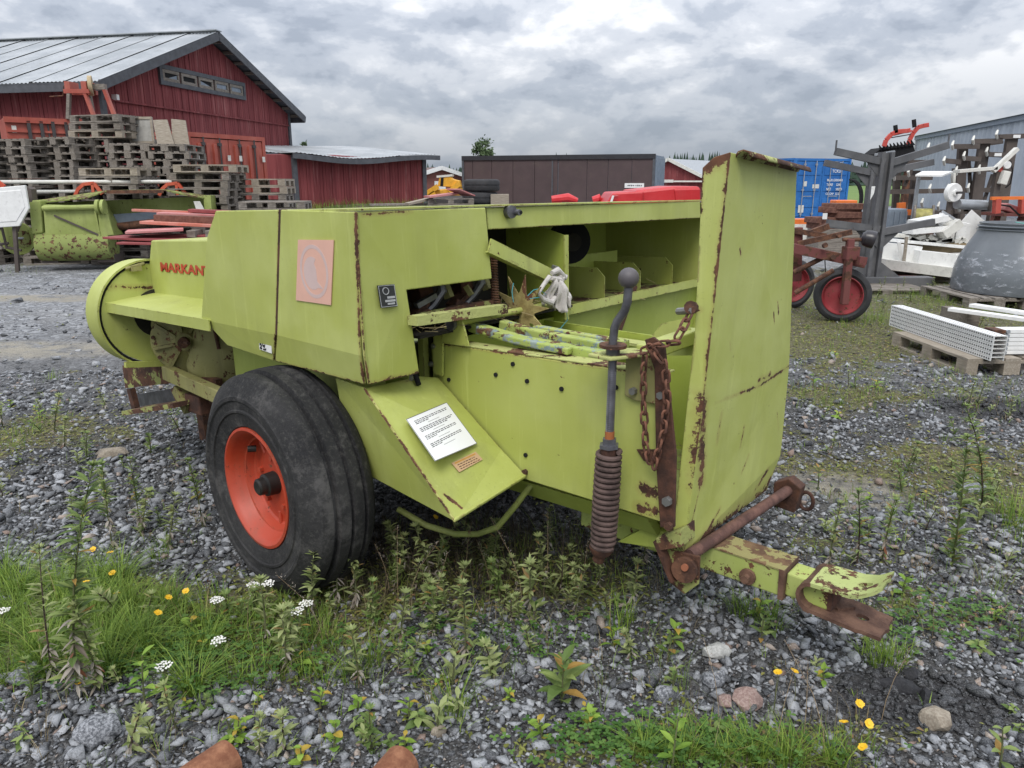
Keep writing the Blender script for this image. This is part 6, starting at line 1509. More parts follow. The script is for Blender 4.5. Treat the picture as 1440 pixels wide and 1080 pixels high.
# frame underneath at the front, with the step
part(MB().bar(Pd(234, 523, 0.30), Pd(330, 566, 0.30), 0.05, 0.075), 'frame_rail', G_YELLOW, smooth=0, bevel=0.004)
part(MB().prism([Pd(172, 514, 0.34), Pd(250, 511, 0.38), Pd(252, 538, 0.38), Pd(176, 546, 0.34)], (0, 0.03, 0)), 'front_cross_plate', RUST_G, smooth=0)
part(MB().bar(Pd(222, 515, 0.45), Pd(262, 470, 0.55), 0.05, 0.07), 'diagonal_brace', G_YELLOW, smooth=0)
part(MB().bar(Pd(188, 530, 0.40), Pd(232, 505, 0.5), 0.02, 0.04), 'diagonal_brace', G_YELLOW, smooth=0)
part(MB().bar(Pd(255, 545, 0.34), Pd(272, 575, 0.34), 0.09, 0.06), 'bracket', G_YELLOW, smooth=0)
part(MB().box(Pd(283, 566, 0.36), (0.16, 0.1, 0.10)), 'rusty_clamp', BRUST_D, smooth=0, bevel=0.008)
st_ = part(MB().bar(Pd(191, 577, 0.28), Pd(264, 566, 0.30), 0.16, 0.025), 'step_plate', RUST_G, smooth=0)
part(MB().bar(Pd(184, 546, 0.28), Pd(192, 578, 0.28), 0.03, 0.05, up=(1, 0, 0)), 'step_bracket', BRUST_D, st_, smooth=0); part(MB().bar(Pd(246, 545, 0.32), Pd(256, 568, 0.32), 0.03, 0.05, up=(1, 0, 0)), 'step_bracket', BRUST_D, st_, smooth=0)
part(MB().prism([Pd(190, 555, 0.42), Pd(250, 545, 0.42), Pd(252, 565, 0.42), Pd(192, 572, 0.42)], (0, 0.01, 0)), 'step_back', STEEL, st_, smooth=0)
# drawbar at the front resting on the ground, axle and main body under the hood
part(MB().box((-1.85, 0.75, 0.52), (1.3, 0.12, 0.14)), 'front_drawbar', G_DIRTY_SHADE, smooth=0, bevel=0.008)
part(MB().box((-2.0, 0.75, 0.24), (0.08, 0.08, 0.44)), 'drawbar_stand', BRUST, smooth=0)
part(MB().prism([V((-0.95, 0.42, 1.0)), V((0.36, 0.42, 1.0)), V((0.36, 0.42, 0.50)), V((-0.25, 0.42, 0.50)), V((-0.95, 0.42, 0.66))], (0, 0.02, 0)), 'inner_side_plate', G_INNER, smooth=0)
part(MB().box((-0.08, 1.26, 0.44), (0.10, 1.9, 0.10)), 'axle', G_DIRTY_SHADE, smooth=0, bevel=0.006)
part(MB().box((-0.25, 1.5, 0.62), (1.1, 1.9, 0.28)), 'body_pan', G_DIRTY_SHADE, smooth=0, bevel=0.01)
part(MB().box((-0.1, 1.9, 0.36), (1.0, 1.0, 0.22)), 'pickup_housing', G_DIRTY_SHADE, smooth=0, bevel=0.05)

# wheels
TYRE = None
t = NT('baler_tyre')
tc_ = t.mix(t.step(t.noise(3.5, 6, 0.65), 0.35, 0.68), (0.014, 0.014, 0.015), (0.036, 0.035, 0.035))
scf = t.step(t.noise(5, 9, 0.78, sc=(1, 1, 1), off=(2, 3, 1)), 0.50, 0.64)
tc_ = t.mix(t.math('MULTIPLY', scf, 0.6), tc_, (0.115, 0.110, 0.105))
tc_ = t.mix(t.math('MULTIPLY', t.step(t.noise(60, 6, 0.8, off=(7, 3, 1)), 0.50, 0.66), 0.35), tc_, (0.115, 0.11, 0.10))
sz_ = t.n.new('ShaderNodeSeparateXYZ'); t.l.new(t.tc.outputs['Object'], sz_.inputs[0])
t.bump(t.math('ADD', t.noise(45, 8, 0.75), t.math('MULTIPLY', t.noise(5, 3, 0.5), 1.5)), 0.7, 0.010)
TYRE = t.fin(tc_, 0.78, spec=0.35)
RIM = paint('rim_red', (0.40, 0.042, 0.015), (0.45, 0.066, 0.032), 0.9, 1.0, (), 1.1, rough=0.38)
HUBM = plain('hub_black', (0.012, 0.011, 0.010), 0.55, 0.4, dirt=0.3)
def baler_wheel(cx, cy, cz, Ro, toe, out=-1):
    e = bpy.data.objects.new('wheel', None); COL.objects.link(e); e.parent = baler; e.location = (cx, cy, cz)
    e.rotation_euler = (0, 0, toe) if out < 0 else (0, 0, math.pi + toe)
    A = (0, 1, 0); Wt = 0.30; s = Ro / 0.45
    prof = [(0.235, 0.035), (0.247, 0.012), (0.268, 0.006), (0.300, 0.000), (0.304, -0.006), (0.312, -0.006), (0.316, -0.001), (0.345, -0.004), (0.352, -0.010), (0.366, -0.010), (0.372, -0.004), (0.380, -0.002), (0.400, 0.010), (0.418, 0.022), (0.436, 0.034), (0.443, 0.050), (0.443, 0.078), (0.436, 0.083),
            (0.424, 0.087), (0.424, 0.099), (0.450, 0.104), (0.453, 0.145), (0.437, 0.149), (0.437, 0.160), (0.453, 0.164), (0.452, 0.205), (0.434, 0.209), (0.434, 0.220), (0.449, 0.225),
            (0.442, 0.250), (0.420, 0.275), (0.375, 0.296), (0.30, 0.292), (0.240, 0.27)]
    part(MB().lathe([(r * s, h) for r, h in prof], (0, 0, 0), A, 72, close=True), 'tyre', TYRE, e, smooth=32)
    part(MB().lathe([(0.226, 0.30 - 0.03), (0.226, 0.05), (0.236, 0.036), (0.248, 0.022), (0.247, 0.010), (0.236, 0.008), (0.226, 0.016), (0.217, 0.030), (0.206, 0.060), (0.198, 0.072), (0.190, 0.074), (0.180, 0.105), (0.172, 0.112), (0.150, 0.114), (0.125, 0.105), (0.085, 0.100), (0, 0.10)], (0, 0, 0), A, 60), 'rim', RIM, e, smooth=28)
    dish = MB()
    for k in range(5):
        q_ = 2 * math.pi * k / 5 + 0.3; p = V((0.115 * math.cos(q_), 0.100, 0.115 * math.sin(q_))); dish.disc(p, (0, 1, 0), 0.011, 0.018, 6)
    for k, q_ in enumerate([2 * math.pi * k / 5 + 0.3 for k in range(5)]):
        p = V((0.105 * math.cos(q_), 0.096, 0.105 * math.sin(q_))); part(MB().disc((0, 0, 0), (0, 1, 0), 0.012, 0.02, 6), 'wheel_nut', RIM, e, loc=p)
    for k in range(5):
        q_ = 2 * math.pi * (k + 0.5) / 5 + 0.3
        part(MB().box((0, 0, 0), (0.016, 0.022, 0.075), Matrix.Rotation(-q_ + math.pi / 2, 3, 'Y')), 'rim_rib', RIM, e, loc=V((0.163 * math.cos(q_), 0.112, 0.163 * math.sin(q_))), bevel=0.005)
    part(MB().lathe([(0.0, 0.02), (0.026, 0.02), (0.034, 0.026), (0.036, 0.05), (0.046, 0.055), (0.048, 0.10)], (0, 0, 0), A, 22), 'hub_cap', HUBM, e)
    part(MB().tube([(-0.10, 0.085, 0.125), (-0.115, 0.055, 0.128)], 0.014, 10), 'valve', HUBM, e)
    return e
baler_wheel(-0.085, -0.035, 0.432, 0.460, math.radians(-3.0), -1)
baler_wheel(-0.09, 2.52, 0.452, 0.452, 0, 1)

# knotter / wheel guard box with the paper notice
ga, gb1 = Pd(472, 532, 0.20), Pd(512, 546, 0.165)
gc1, gd1 = Pd(590, 529, 0.50), Pd(617, 531, 0.592)
ge1, gf1 = Pd(706, 632, 0.592), Pd(741, 670, 0.592)
gg, gh = Pu(640, 734, gf1.x + 0.005), Pd(495, 656, 0.27)
GUARD = gp_('guard_green', 0.25, 0.9, [((*gb1,), (*gg,), 0.010), ((*(gg.lerp(gb1, 0.18) + V((0.0, .03, 0))),), (*(gg.lerp(gb1, 0.06) + V((0.0, .06, 0))),), 0.008), ((*Pd(690, 640, 0.5),), (*Pd(706, 634, 0.57),), 0.010), ((*Pd(577, 534, 0.42),), (*Pd(560, 538, 0.36),), 0.02), ((*gd1,), (*ge1,), 0.006)], 0.7)
shell([[gb1, gc1, gd1], [gb1, gd1, ge1], [gb1, ge1, gg], [ge1, gf1, gg]], 0.008, 'guard_top', GUARD, inward=(-1, 0, -1), bev=0.003)
GUARD2 = gp_('guard_side_green', 0.15, 0.8, [((*gb1,), (*gg,), 0.010)], 0.5)
shell([[ga, gb1, gg, gh]], 0.008, 'guard_side', GUARD2, inward=(0, 1, 0), bev=0.003)
gi = V((gh.x + 0.15, 0.58, gh.z + 0.02))
shell([[gh, gg, gf1, gi]], 0.008, 'guard_bottom', G_MAIN, inward=(0, 0, 1))
part(MB().plate([ga, gh, gi, V((ga.x, 0.58, ga.z))], 0.006), 'guard_front', G_MAIN, smooth=0)
PT = [onplane(x, y, gb1, gd1, ge1) for x, y in ((570, 591), (627, 567), (670, 625), (611, 650))]
gn = (gd1 - gb1).cross(ge1 - gb1).normalized(); gn = gn if gn.z > 0 else -gn
# lift the notice clear of both triangles of the bent sheet
off = gn * 0.004
pap = part(MB().prism([p + off for p in PT], gn * 0.001), 'paper_notice', plain('paper_white', (0.80, 0.80, 0.80), 0.6, 0.02, dirt=0.03), smooth=0)
px_, py_ = (PT[1] - PT[0]), (PT[3] - PT[0]); pX, pY = px_.normalized(), py_.normalized(); pw, ph = px_.length, py_.length
edg = MB()
for a, b in ((0, 1), (1, 2), (2, 3), (3, 0)):
    A, B = PT[a] + off + gn * 0.0012, PT[b] + off + gn * 0.0012; inn = ((PT[0] + PT[1] + PT[2] + PT[3]) / 4 + off - (A + B) / 2).normalized() * 0.0025
    edg.prism([A, B, B + inn, A + inn], gn * 0.0003)
part(edg, 'paper_border', plain('ink_grey', (0.12, 0.12, 0.12), 0.7), pap, smooth=0)
INK = plain('ink', (0.04, 0.04, 0.045), 0.7, dirt=0)
rt_ = random.Random(3)
yy = 0.10
words = MB()
for blk in range(4):
    for ln in range(3):
        x_ = 0.12; end = 0.88 if ln < 2 else rt_.uniform(0.35, 0.7)
        while x_ < end:
            w_ = rt_.uniform(0.02, 0.075); hh_ = 0.016
            words.prism([PT[0] + pX * (x_ * pw) + pY * (yy * ph) + off + gn * 0.0012 + (pX * dx + pY * dy) for dx, dy in ((0, 0), (w_ * pw, 0), (w_ * pw, hh_ * ph), (0, hh_ * ph))], gn * 0.0002); x_ += w_ + 0.016
        yy += 0.034
    yy += 0.03
    words.prism([PT[0] + pX * (0.36 * pw) + pY * (yy * ph) + off + gn * 0.0012 + (pX * dx + pY * dy) for dx, dy in ((0, 0), (0.28 * pw, 0), (0.28 * pw, 0.006 * ph), (0, 0.006 * ph))], gn * 0.0002)
    yy += 0.055
part(words, 'printed_text', INK, pap, smooth=0, kind='stuff')
BT = [onplane(x, y, gb1, ge1, gg) for x, y in ((634, 652), (668, 636), (678, 647), (645, 665))]
gn2 = (ge1 - gb1).cross(gg - gb1).normalized(); gn2 = gn2 if gn2.z > 0 else -gn2
bs = part(MB().prism([p + gn2 * 0.004 for p in BT], gn2 * 0.001), 'old_sticker', plain('stained_label', (0.55, 0.36, 0.20), 0.7, 0.12), smooth=0)
b1 = MB(); bX, bY = (BT[1] - BT[0]), (BT[3] - BT[0])
for k in range(3):
    x_ = 0.12
    while x_ < 0.85:
        w_ = rt_.uniform(0.04, 0.12); o_ = BT[0] + bX * x_ + bY * (0.36 + 0.2 * k) + gn2 * 0.0052; b1.prism([o_, o_ + bX * w_, o_ + bX * w_ + bY * 0.07, o_ + bY * 0.07], gn2 * 0.0003); x_ += w_ + 0.03
part(b1, 'printed_text', BRUST, bs, smooth=0, kind='stuff')
o_ = BT[0] + bX * 0.08 + bY * 0.10 + gn2 * 0.0052
part(MB().prism([o_, o_ + bX * 0.85, o_ + bX * 0.85 + bY * 0.12, o_ + bY * 0.12], gn2 * 0.0003), 'orange_band', plain('amber_band', (0.55, 0.28, 0.05), 0.7), bs, smooth=0)
lug = onplane(578, 533, gb1, gc1, gd1) + gn * 0.012
lg = part(MB().disc(lug, gn, 0.017, 0.024, 14), 'guard_latch', BOLT); part(MB().tube([lug + gn * 0.01 + V((0.01, 0, 0)), lug + gn * 0.015 + V((0.035, -0.012, -0.035))], 0.011, 8), 'latch_lever', BLACK, lg)
part(MB().tube([Pd(560, 716, 0.42), Pd(600, 739, 0.45), Pd(640, 751, 0.50), Pd(672, 751, 0.54), Pd(700, 741, 0.58), Pd(725, 711, 0.62), Pd(748, 680, 0.65)], 0.0125, 10), 'guard_tube', G_DIRTY_SHADE)  # darker green paints in the deep shade below the guard

# bale chamber
DC = 0.60
ca, cb_, cc1, cd1 = Pd(606, 481, DC), Pd(928, 528, DC), Pd(928, 737, DC), Pd(735, 673, DC)
zt_c, zb_c = ca.z, cd1.z
u0, u1 = Pd(606, 481, DC).x, cc1.x
CH_ = gp_('chamber_green', 0.35, 0.9, [((u0, DC, zt_c), (u1, DC, cb_.z), 0.010), ((*Pd(905, 688, DC),), (*Pd(940, 700, DC),), 0.03), ((*Pd(900, 715, DC),), (*Pd(935, 722, DC),), 0.03), ((*Pd(770, 500, DC),), (*Pd(800, 505, DC),), 0.010)], 0.5)
shell([[V((u0, DC, zt_c)), V((u1, DC, cb_.z)), V((u1, DC, zb_c - 0.015)), V((u0, DC, zb_c + 0.01))]], 0.010, 'chamber_side', CH_)
RT = rusty('flaking_top', paintc=(0.42, 0.44, 0.16), amount=0.72)
part(MB().prism([V((u0 + .02, DC + 0.001, zt_c + 0.001)), V((u1, DC + 0.001, cb_.z + 0.001)), V((u1, DC + 0.075, cb_.z + 0.001)), V((u0 + .02, DC + 0.075, zt_c + 0.001))], (0, 0, 0.006)), 'chamber_flange', RT, smooth=0, bevel=0.002)
part(MB().bar(Pd(617, 470, DC - .012), Pd(617, 527, DC - .012), 0.05, 0.012, up=(0, 1, 0)), 'corner_plate', G_FRAME, smooth=0)
part(MB().bar(Pd(594, 458, DC), Pd(597, 534, DC), 0.03, 0.03, up=(0, 1, 0)), 'upright', G_FRAME, smooth=0)
for x, y in ((609, 487), (606, 512)): part(MB().disc(Pd(x, y, DC - 0.02), (0, -1, 0), 0.011, 0.012, 6).disc(Pd(x, y, DC - 0.028), (0, -1, 0), 0.006, 0.014, 8), 'bolt', BOLT)
for x, y in ((721, 512), (697, 527), (741, 536), (789.5, 547), (631, 534), (866, 545), (739, 640)):
    part(MB().disc(Pd(x, y, DC - 0.003), (0, -1, 0), 0.0085, 0.006, 12), 'bolt_hole', BLACK)  # black discs stand in for the shade inside each hole
part(MB().disc(Pd(738, 664, DC - 0.006), (0, -1, 0), 0.012, 0.014, 6), 'bolt', BRUST)
DF = 1.24                                                      # far wall of the chamber
part(MB().prism([V((0.34, DF, 0.97)), V((u1 + 0.03, DF, 0.94)), V((u1 + 0.03, DF, zb_c)), V((0.34, DF, zb_c))], (0, 0.012, 0)), 'chamber_far_side', G_INNER, smooth=0)
part(MB().bar(Pd(740, 461, DF - 0.06), Pd(905, 484, DF - 0.06), 0.07, 0.012), 'far_flange', RT, smooth=0)
part(MB().prism([V((u0, DC + 0.02, zb_c + 0.02)), V((u1, DC + 0.02, zb_c)), V((u1, DF, zb_c)), V((u0, DF, zb_c + 0.02))], (0, 0, -0.02)), 'chamber_floor', G_DIRTY_SHADE, smooth=0)
part(MB().prism([V((0.2, DC + .03, zb_c - .02)), V((1.3, DC + .03, zb_c - .03)), V((1.3, DC + .10, zb_c - 0.12)), V((0.2, DC + .10, zb_c - .11))], (0, 0.04, 0)), 'under_beam', G_INNER, smooth=0)
part(MB().prism([V((0.2, DF - .12, zb_c - .02)), V((1.3, DF - .12, zb_c - .03)), V((1.3, DF - .12, zb_c - 0.13)), V((0.2, DF - .12, zb_c - .12))], (0, 0.05, 0)), 'under_beam', G_INNER, smooth=0)
part(MB().prism([Pd(868, 762, 0.72), Pd(915, 738, 0.72), Pd(940, 752, 0.72), Pd(935, 772, 0.72)], (0, 0.35, 0)), 'rear_gusset', G_INNER, smooth=0)
# curved rails over the chamber, worn to blue primer
RAILM = paint('rail_worn', (0.35, 0.44, 0.10), (0.42, 0.47, 0.15), 2.7, 1.2, (), 0.5, blue=True)
for k, (P_, d_, r_) in enumerate((([(663, 459), (700, 470), (740, 481), (800, 492), (862, 503)], 0.70, 0.026), ([(706, 456), (745, 468), (790, 477), (830, 484), (872, 494)], 0.80, 0.026), ([(752, 462), (790, 469), (830, 476), (880, 484)], 0.92, 0.022), ([(672, 462), (720, 477), (760, 486), (800, 494)], 0.66, 0.018))):
    pts = [Pd(x, y, d_) for x, y in P_]
    m = MB()
    for i in range(len(pts) - 1): m.bar(pts[i], pts[i + 1] + (pts[i + 1] - pts[i]) * 0.04, r_ * 1.7, r_ * 1.5)
    part(m, 'chamber_rail', RAILM, smooth=0, bevel=0.006)
# needle yoke: bracket, shaft, star wheel
part(MB().prism([Pd(x, y, 0.575) for x, y in ((634, 441), (642, 440), (648, 446), (659, 487), (619, 482), (628, 449))], (0, 0.008, 0)), 'shaft_bracket', G_FRAME, smooth=0)
sA = Pd(637, 455, 0.57); part(MB().disc(sA, (0, -1, 0), 0.018, 0.03, 6), 'shaft_nut', BOLT); part(MB().disc(sA + V((0, -.012, 0)), (0, -1, 0), 0.026, 0.012, 14), 'shaft_washer', STEEL)
sB = Pu(785, 430, sA.x); part(MB().tube([sA, V((sA.x, sB.y, sA.z))], 0.014, 12), 'cross_shaft', G_FRAME)
BRASS = rusty('brassy_worn_steel', (0.27, 0.20, 0.075), (0.48, 0.40, 0.16), paintc=(0.16, 0.07, 0.04), amount=0.25)
stc = V((sA.x, Pu(733, 438, sA.x).y, sA.z))
sw = MB(); pts = []
for k in range(10):
    q_ = 2 * math.pi * k / 10 + 0.12
    pts += [(0.074 * math.cos(q_ - 0.24), 0.074 * math.sin(q_ - 0.24)), (0.155 * math.cos(q_), 0.155 * math.sin(q_)), (0.074 * math.cos(q_ + 0.24), 0.074 * math.sin(q_ + 0.24))]
tw = 0.0                                         # the wheel stands askew on its shaft
def sp3(a, b, c=0.0): return stc + V((a * math.cos(tw) - c * math.sin(tw), -a * math.sin(tw) * -1 * 0.9 + c * math.cos(tw), b))
V0 = [sp3(a, b) for a, b in pts]; nrm_ = V((math.sin(tw), -math.cos(tw), 0))
sw.v = [tuple(p) for p in V0] + [tuple(p + nrm_ * 0.006) for p in V0]; n = len(V0)
sw.f = [(i, (i + 1) % n, n + (i + 1) % n, n + i) for i in range(n)]
for off_ in (0, n):
    for k in range(10): sw.f.append((off_ + 3 * k, off_ + 3 * k + 1, off_ + 3 * k + 2))
    sw.f.append(tuple(off_ + j for k in range(10) for j in (3 * k, 3 * k + 2)))
sw.t = [0.5] * len(sw.f)
part(sw, 'star_wheel', BRASS, smooth=0)
part(MB().bar(Pu(580, 451, UR + 0.02), Pu(708, 434, UR + 0.02), 0.05, 0.035), 'angle_iron', RT, smooth=0)
# knotter bay behind the step in the rear panel, shade painted as near-black walls
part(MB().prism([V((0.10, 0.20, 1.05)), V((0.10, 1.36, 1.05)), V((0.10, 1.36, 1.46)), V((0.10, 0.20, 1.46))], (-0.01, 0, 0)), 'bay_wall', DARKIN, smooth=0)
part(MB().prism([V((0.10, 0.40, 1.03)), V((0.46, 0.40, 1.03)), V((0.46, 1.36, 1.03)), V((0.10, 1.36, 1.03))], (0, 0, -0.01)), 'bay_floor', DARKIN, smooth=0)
for k, (x, y) in enumerate(((617, 420), (672, 408))):
    c = Pu(x, y, 0.36); kn = part(MB().tube([c + V((0, 0, 0.1)), c + V((0.02, 0.0, 0.03)), c + V((0, -0.03, -0.02)), c + V((0.0, -0.08, -0.05))], [0.018, 0.02, 0.016, 0.012], 8), 'knotter_hook', STEEL)
    part(MB().lathe([(0, -0.03), (0.05, -0.03), (0.06, 0), (0.05, 0.03), (0, 0.03)], c + V((-0.06, -0.04, 0.02)), (0.2, 1, 0.1), 14), 'knotter_gear', BRUST_D, kn)
    part(MB().bar(c + V((-0.03, 0.03, 0.12)), c + V((0.02, 0.04, 0.0)), 0.03, 0.03), 'knotter_arm', G_YELLOW, kn, smooth=0)
    part(MB().box(c + V((-0.02, -0.10, -0.03)), (0.06, 0.09, 0.02), Matrix.Rotation(0.5, 3, 'X')), 'knotter_plate', BRUST, kn, smooth=0)
part(MB().bar(Pu(590, 446, 0.42), Pu(700, 425, 0.42), 0.03, 0.03), 'bay_rail', RUST_G, smooth=0)
for (a, b, w_, h_, m_) in (((585, 430), (612, 415), .03, .02, STEEL), ((625, 438), (655, 428), .04, .02, BRUST), ((640, 425), (668, 437), .02, .03, BRUST_D), ((655, 402), (663, 415), .02, .02, G_YELLOW), ((585, 441), (603, 436), .05, .01, BRUST)): part(MB().bar(Pu(*a, 0.38), Pu(*b, 0.40), w_, h_), 'knotter_link', m_, smooth=0)
# threaded spring rod, diagonal channel, partition
sp = MB(); A, B = Pu(693, 352, 0.43), Pu(697, 432, 0.43); P_ = []
turns = 22
for i in range(turns * 8 + 1):
    f = i / (turns * 8); q_ = 2 * math.pi * turns * f; P_.append(A.lerp(B, f) + V((0.014 * math.cos(q_), 0.014 * math.sin(q_), 0)))
spr = part(sp.tube(P_, 0.0045, 5), 'tension_spring', BRUST); part(MB().tube([A + V((0, 0, .03)), B - V((0, 0, .02))], 0.009, 8), 'spring_rod', STEEL, spr)
ch0, ch1 = Pu(688, 345, UR + 0.02), Pu(785, 392, UR + 0.02)
dch = MB(); dch.bar(ch0, ch1, 0.006, 0.055); dch.bar(ch0 + V((-.02, 0.0, -0.025)), ch1 + V((-.02, 0, -0.025)), 0.045, 0.006)
part(dch, 'diagonal_channel', G_FRAME, smooth=0)
part(MB().disc(ch1 + V((0, -.03, .035)), (0.3, 0.2, 1), 0.018, 0.05, 6), 'channel_bolt', BOLT)
pt, pb = Pu(788, 331, UR - 0.04), Pu(798, 438, UR - 0.04); DW = (pt.y + pb.y) / 2
WB_, WT_ = 0.985, bl3.z - 0.01
part(MB().prism([V((UR - 0.04, DW, WB_ - 0.03)), V((UR - 0.04, DW, pt.z)), V((UR - 0.18, DW, WT_)), V((-0.32, DW, WT_)), V((-0.32, DW, WB_ - .03))], (0, 0.008, 0)), 'partition', G_INNER, smooth=0)
part(MB().bar(V((UR - 0.035, DW + .01, WB_ - 0.02)), V((UR - 0.035, DW + 0.01, pt.z)), 0.03, 0.008, up=(1, 0, 0)), 'partition_edge', G_MAIN, smooth=0)
# twine box
BU = -0.30
part(MB().prism([V((BU, DW + .01, WB_)), V((UR - 0.06, DW + .01, WB_)), V((UR - 0.06, FARD, WB_)), V((BU, FARD, WB_))], (0, 0, -0.006)), 'twine_box_floor', rusty('box_floor', paintc=(0.28, 0.30, 0.09), amount=0.45), smooth=0)
se0, se1 = Pu(799, 436, UR - 0.055), Pu(980, 398, UR - 0.055)
part(MB().bar(se0, V((UR - 0.055, FARD, se0.z)), 0.008, 0.045), 'twine_box_lip', G_FRAME, smooth=0)
part(MB().prism([V((BU, DW, WB_)), V((BU, FARD, WB_)), V((BU, FARD, tl - 0.03)), V((BU, DW, tl - 0.03))], (-0.008, 0, 0)), 'twine_box_back', G_INNER, smooth=0)
part(MB().bar(V((-0.02, DW + 0.02, WB_ + 0.16)), V((-0.02, FARD - 0.3, WB_ + 0.16)), 0.006, 0.10), 'twine_box_rail', G_INNER, smooth=0)
for (x, y) in ((850, 421), (900, 411), (945, 401)):
    p = Pw(x, y, WB_); d_ = p.y; hh_ = 0.165
    part(MB().prism([V((p.x, d_, WB_ + 0.002)), V((p.x, d_, WB_ + hh_ * 0.72)), V((p.x - 0.05, d_, WB_ + hh_)), V((BU + 0.02, d_, WB_ + hh_)), V((BU + 0.02, d_, WB_ + 0.002))], (0, 0.005, 0)), 'divider', G_FRAME, smooth=0)
dk = Pu(800, 340, 0.0); part(MB().disc(dk, (1, -0.6, 0), 0.12, 0.05, 26), 'twine_pulley', BLACK); part(MB().disc(dk + V((0.03, -.02, 0)), (1, -0.6, 0), 0.05, 0.06, 18), 'pulley_hub', DARKIN)
part(MB().disc(Pu(775, 345, 0.02), (1, -0.6, 0), 0.05, 0.05, 16), 'bearing', DARKIN)
# body wall below the twine box
part(MB().prism([V((UR - 0.10, DC + 0.05, WB_ - 0.01)), V((UR - 0.10, FARD, WB_ - 0.01)), V((UR - 0.16, FARD, 0.5)), V((UR - 0.16, DC + 0.05, 0.5))], (-0.008, 0, 0)), 'body_rear_wall', G_INNER, smooth=0)
part(MB().bar(Pu(893, 400, 0.38), Pu(868, 470, 0.40), 0.05, 0.008, up=(1, 0, 0)), 'rust_stain_strip', BRUST_D, smooth=0)

# bale tension crank: cranked handle with ball, threaded rod, coil spring
DK = 0.50
hd_ = Pd(884, 391, DK)
ck = part(MB().tube([Pd(x, y, DK) for x, y in ((884, 402), (882, 425), (879, 436), (868, 452), (864, 462), (862, 480), (861, 520), (857, 626))], 0.0135, 12), 'tension_crank', STEEL)
bp_ = []
for i in range(9):
    q_ = math.pi * i / 8; bp_.append((0.032 * math.sin(q_), -0.032 * math.cos(q_)))
part(MB().lathe(bp_, hd_, (0, 0, 1), 22), 'knob', plain('grey_knob', (0.10, 0.09, 0.095), 0.55, 0.2), ck)
A, B = Pd(861, 520, DK), Pd(857, 612, DK); P_ = []
for i in range(34 * 6 + 1):
    f = i / (34 * 6); q_ = 2 * math.pi * 34 * f; P_.append(A.lerp(B, f) + V((0.0125 * math.cos(q_), 0.0125 * math.sin(q_), 0)))
part(MB().tube(P_, 0.0032, 4), 'thread', STEEL, ck)
part(MB().tube([Pd(857.5, 606, DK), Pd(857, 624, DK)], 0.0155, 12), 'rusty_collar', plain('orange_rust', (0.30, 0.10, 0.03), 0.9), ck)
wsh = Pd(862, 486, DK); part(MB().disc(wsh, (0.05, 0, 1), 0.043, 0.010, 24), 'washer', BRUST, ck); part(MB().disc(wsh + V((0, 0, -.02)), (0.05, 0, 1), 0.022, 0.03, 12), 'collar', STEEL, ck)
fb = Pd(858, 498, DK); part(MB().prism([fb + V((-0.065, -0.03, 0)), fb + V((0.03, -0.045, 0)), fb + V((0.10, 0.10, 0.0)), fb + V((0.05, 0.16, 0)), fb + V((-0.04, 0.10, 0.0))], (0, 0, -0.012)), 'crank_yoke', RT, ck, smooth=0, bevel=0.004)
A, B = Pd(856.5, 634, DK), Pd(848, 768, DK); P_ = []; turns = 18
for i in range(turns * 18 + 1):
    f = i / (turns * 18); q_ = 2 * math.pi * turns * f; r_ = 0.036 + 0.002 * math.sin(f * 3.1)
    P_.append(A.lerp(B, f) + V((r_ * math.cos(q_), r_ * math.sin(q_), 0)))
SPR = rusty('spring_rust', (0.045, 0.028, 0.024), (0.125, 0.082, 0.070))
spg = part(MB().tube(P_, 0.0085, 8), 'coil_spring', SPR, ck)
part(MB().tube([A + V((0, 0, .02)), B - V((0, 0, .02))], 0.026, 14), 'spring_core', BRUST_D, ck)
part(MB().disc(Pd(856.5, 627, DK), (0, 0, 1), 0.034, 0.012, 6).disc(Pd(857, 621, DK), (0, 0, 1), 0.024, 0.022, 6), 'lock_nut', STEEL, ck)
part(MB().lathe([(0, 0.03), (0.043, 0.03), (0.040, 0.015), (0.03, 0.0), (0, 0)], Pd(846, 779, DK), (0, 0, 1), 20), 'spring_cup', BRUST_D, ck)
part(MB().tube([Pd(846, 775, DK), Pd(841, 788, DK)], 0.020, 10), 'end_nut', BRUST, ck)
part(MB().bar(fb + V((0.05, 0.12, -.01)), V((fb.x + 0.06, 0.95, fb.z)), 0.06, 0.05), 'tension_yoke', G_FRAME, smooth=0, bevel=0.006)
br_ = part(MB().prism([Pd(x, y, 0.585) for x, y in ((880, 497), (930, 500), (930, 570), (890, 563), (878, 556))], (0, 0.008, 0)), 'chain_bracket', G_YELLOW, smooth=0, bevel=0.003)
for x, y in ((890, 550), (929, 556)): part(MB().disc(Pd(x, y, 0.575), (0, -1, 0), 0.013, 0.016, 6), 'bolt', BOLT, br_)
part(MB().prism([Pd(906, 478, 0.575), Pd(918, 474, 0.575), Pd(934, 486, 0.575), Pd(950, 640, 0.575), Pd(948, 742, 0.575), Pd(928, 742, 0.575), Pd(922, 650, 0.575), Pd(920, 520, 0.575)], (0, 0.012, 0)), 'rusted_strut', BRUST_D, smooth=0, bevel=0.003)
part(MB().prism([Pd(895, 632, 0.594), Pd(925, 632, 0.594), Pd(930, 655, 0.594), Pd(905, 648, 0.594)], (0, 0.004, 0)), 'rust_scale', BRUST, smooth=0)
part(MB().disc(Pd(938, 705, 0.565), (0, -1, 0), 0.016, 0.018, 6), 'bolt', BOLT); part(MB().disc(Pd(940, 740, 0.565), (0, -1, 0), 0.014, 0.016, 6), 'bolt', BRUST)
part(MB().prism([Pd(896, 500, 0.9), Pd(930, 455, 0.9), Pd(962, 448, 0.9), Pd(975, 470, 0.9), Pd(975, 500, 0.9)], (0, 0.006, 0)), 'far_chain_plate', G_FRAME, smooth=0)

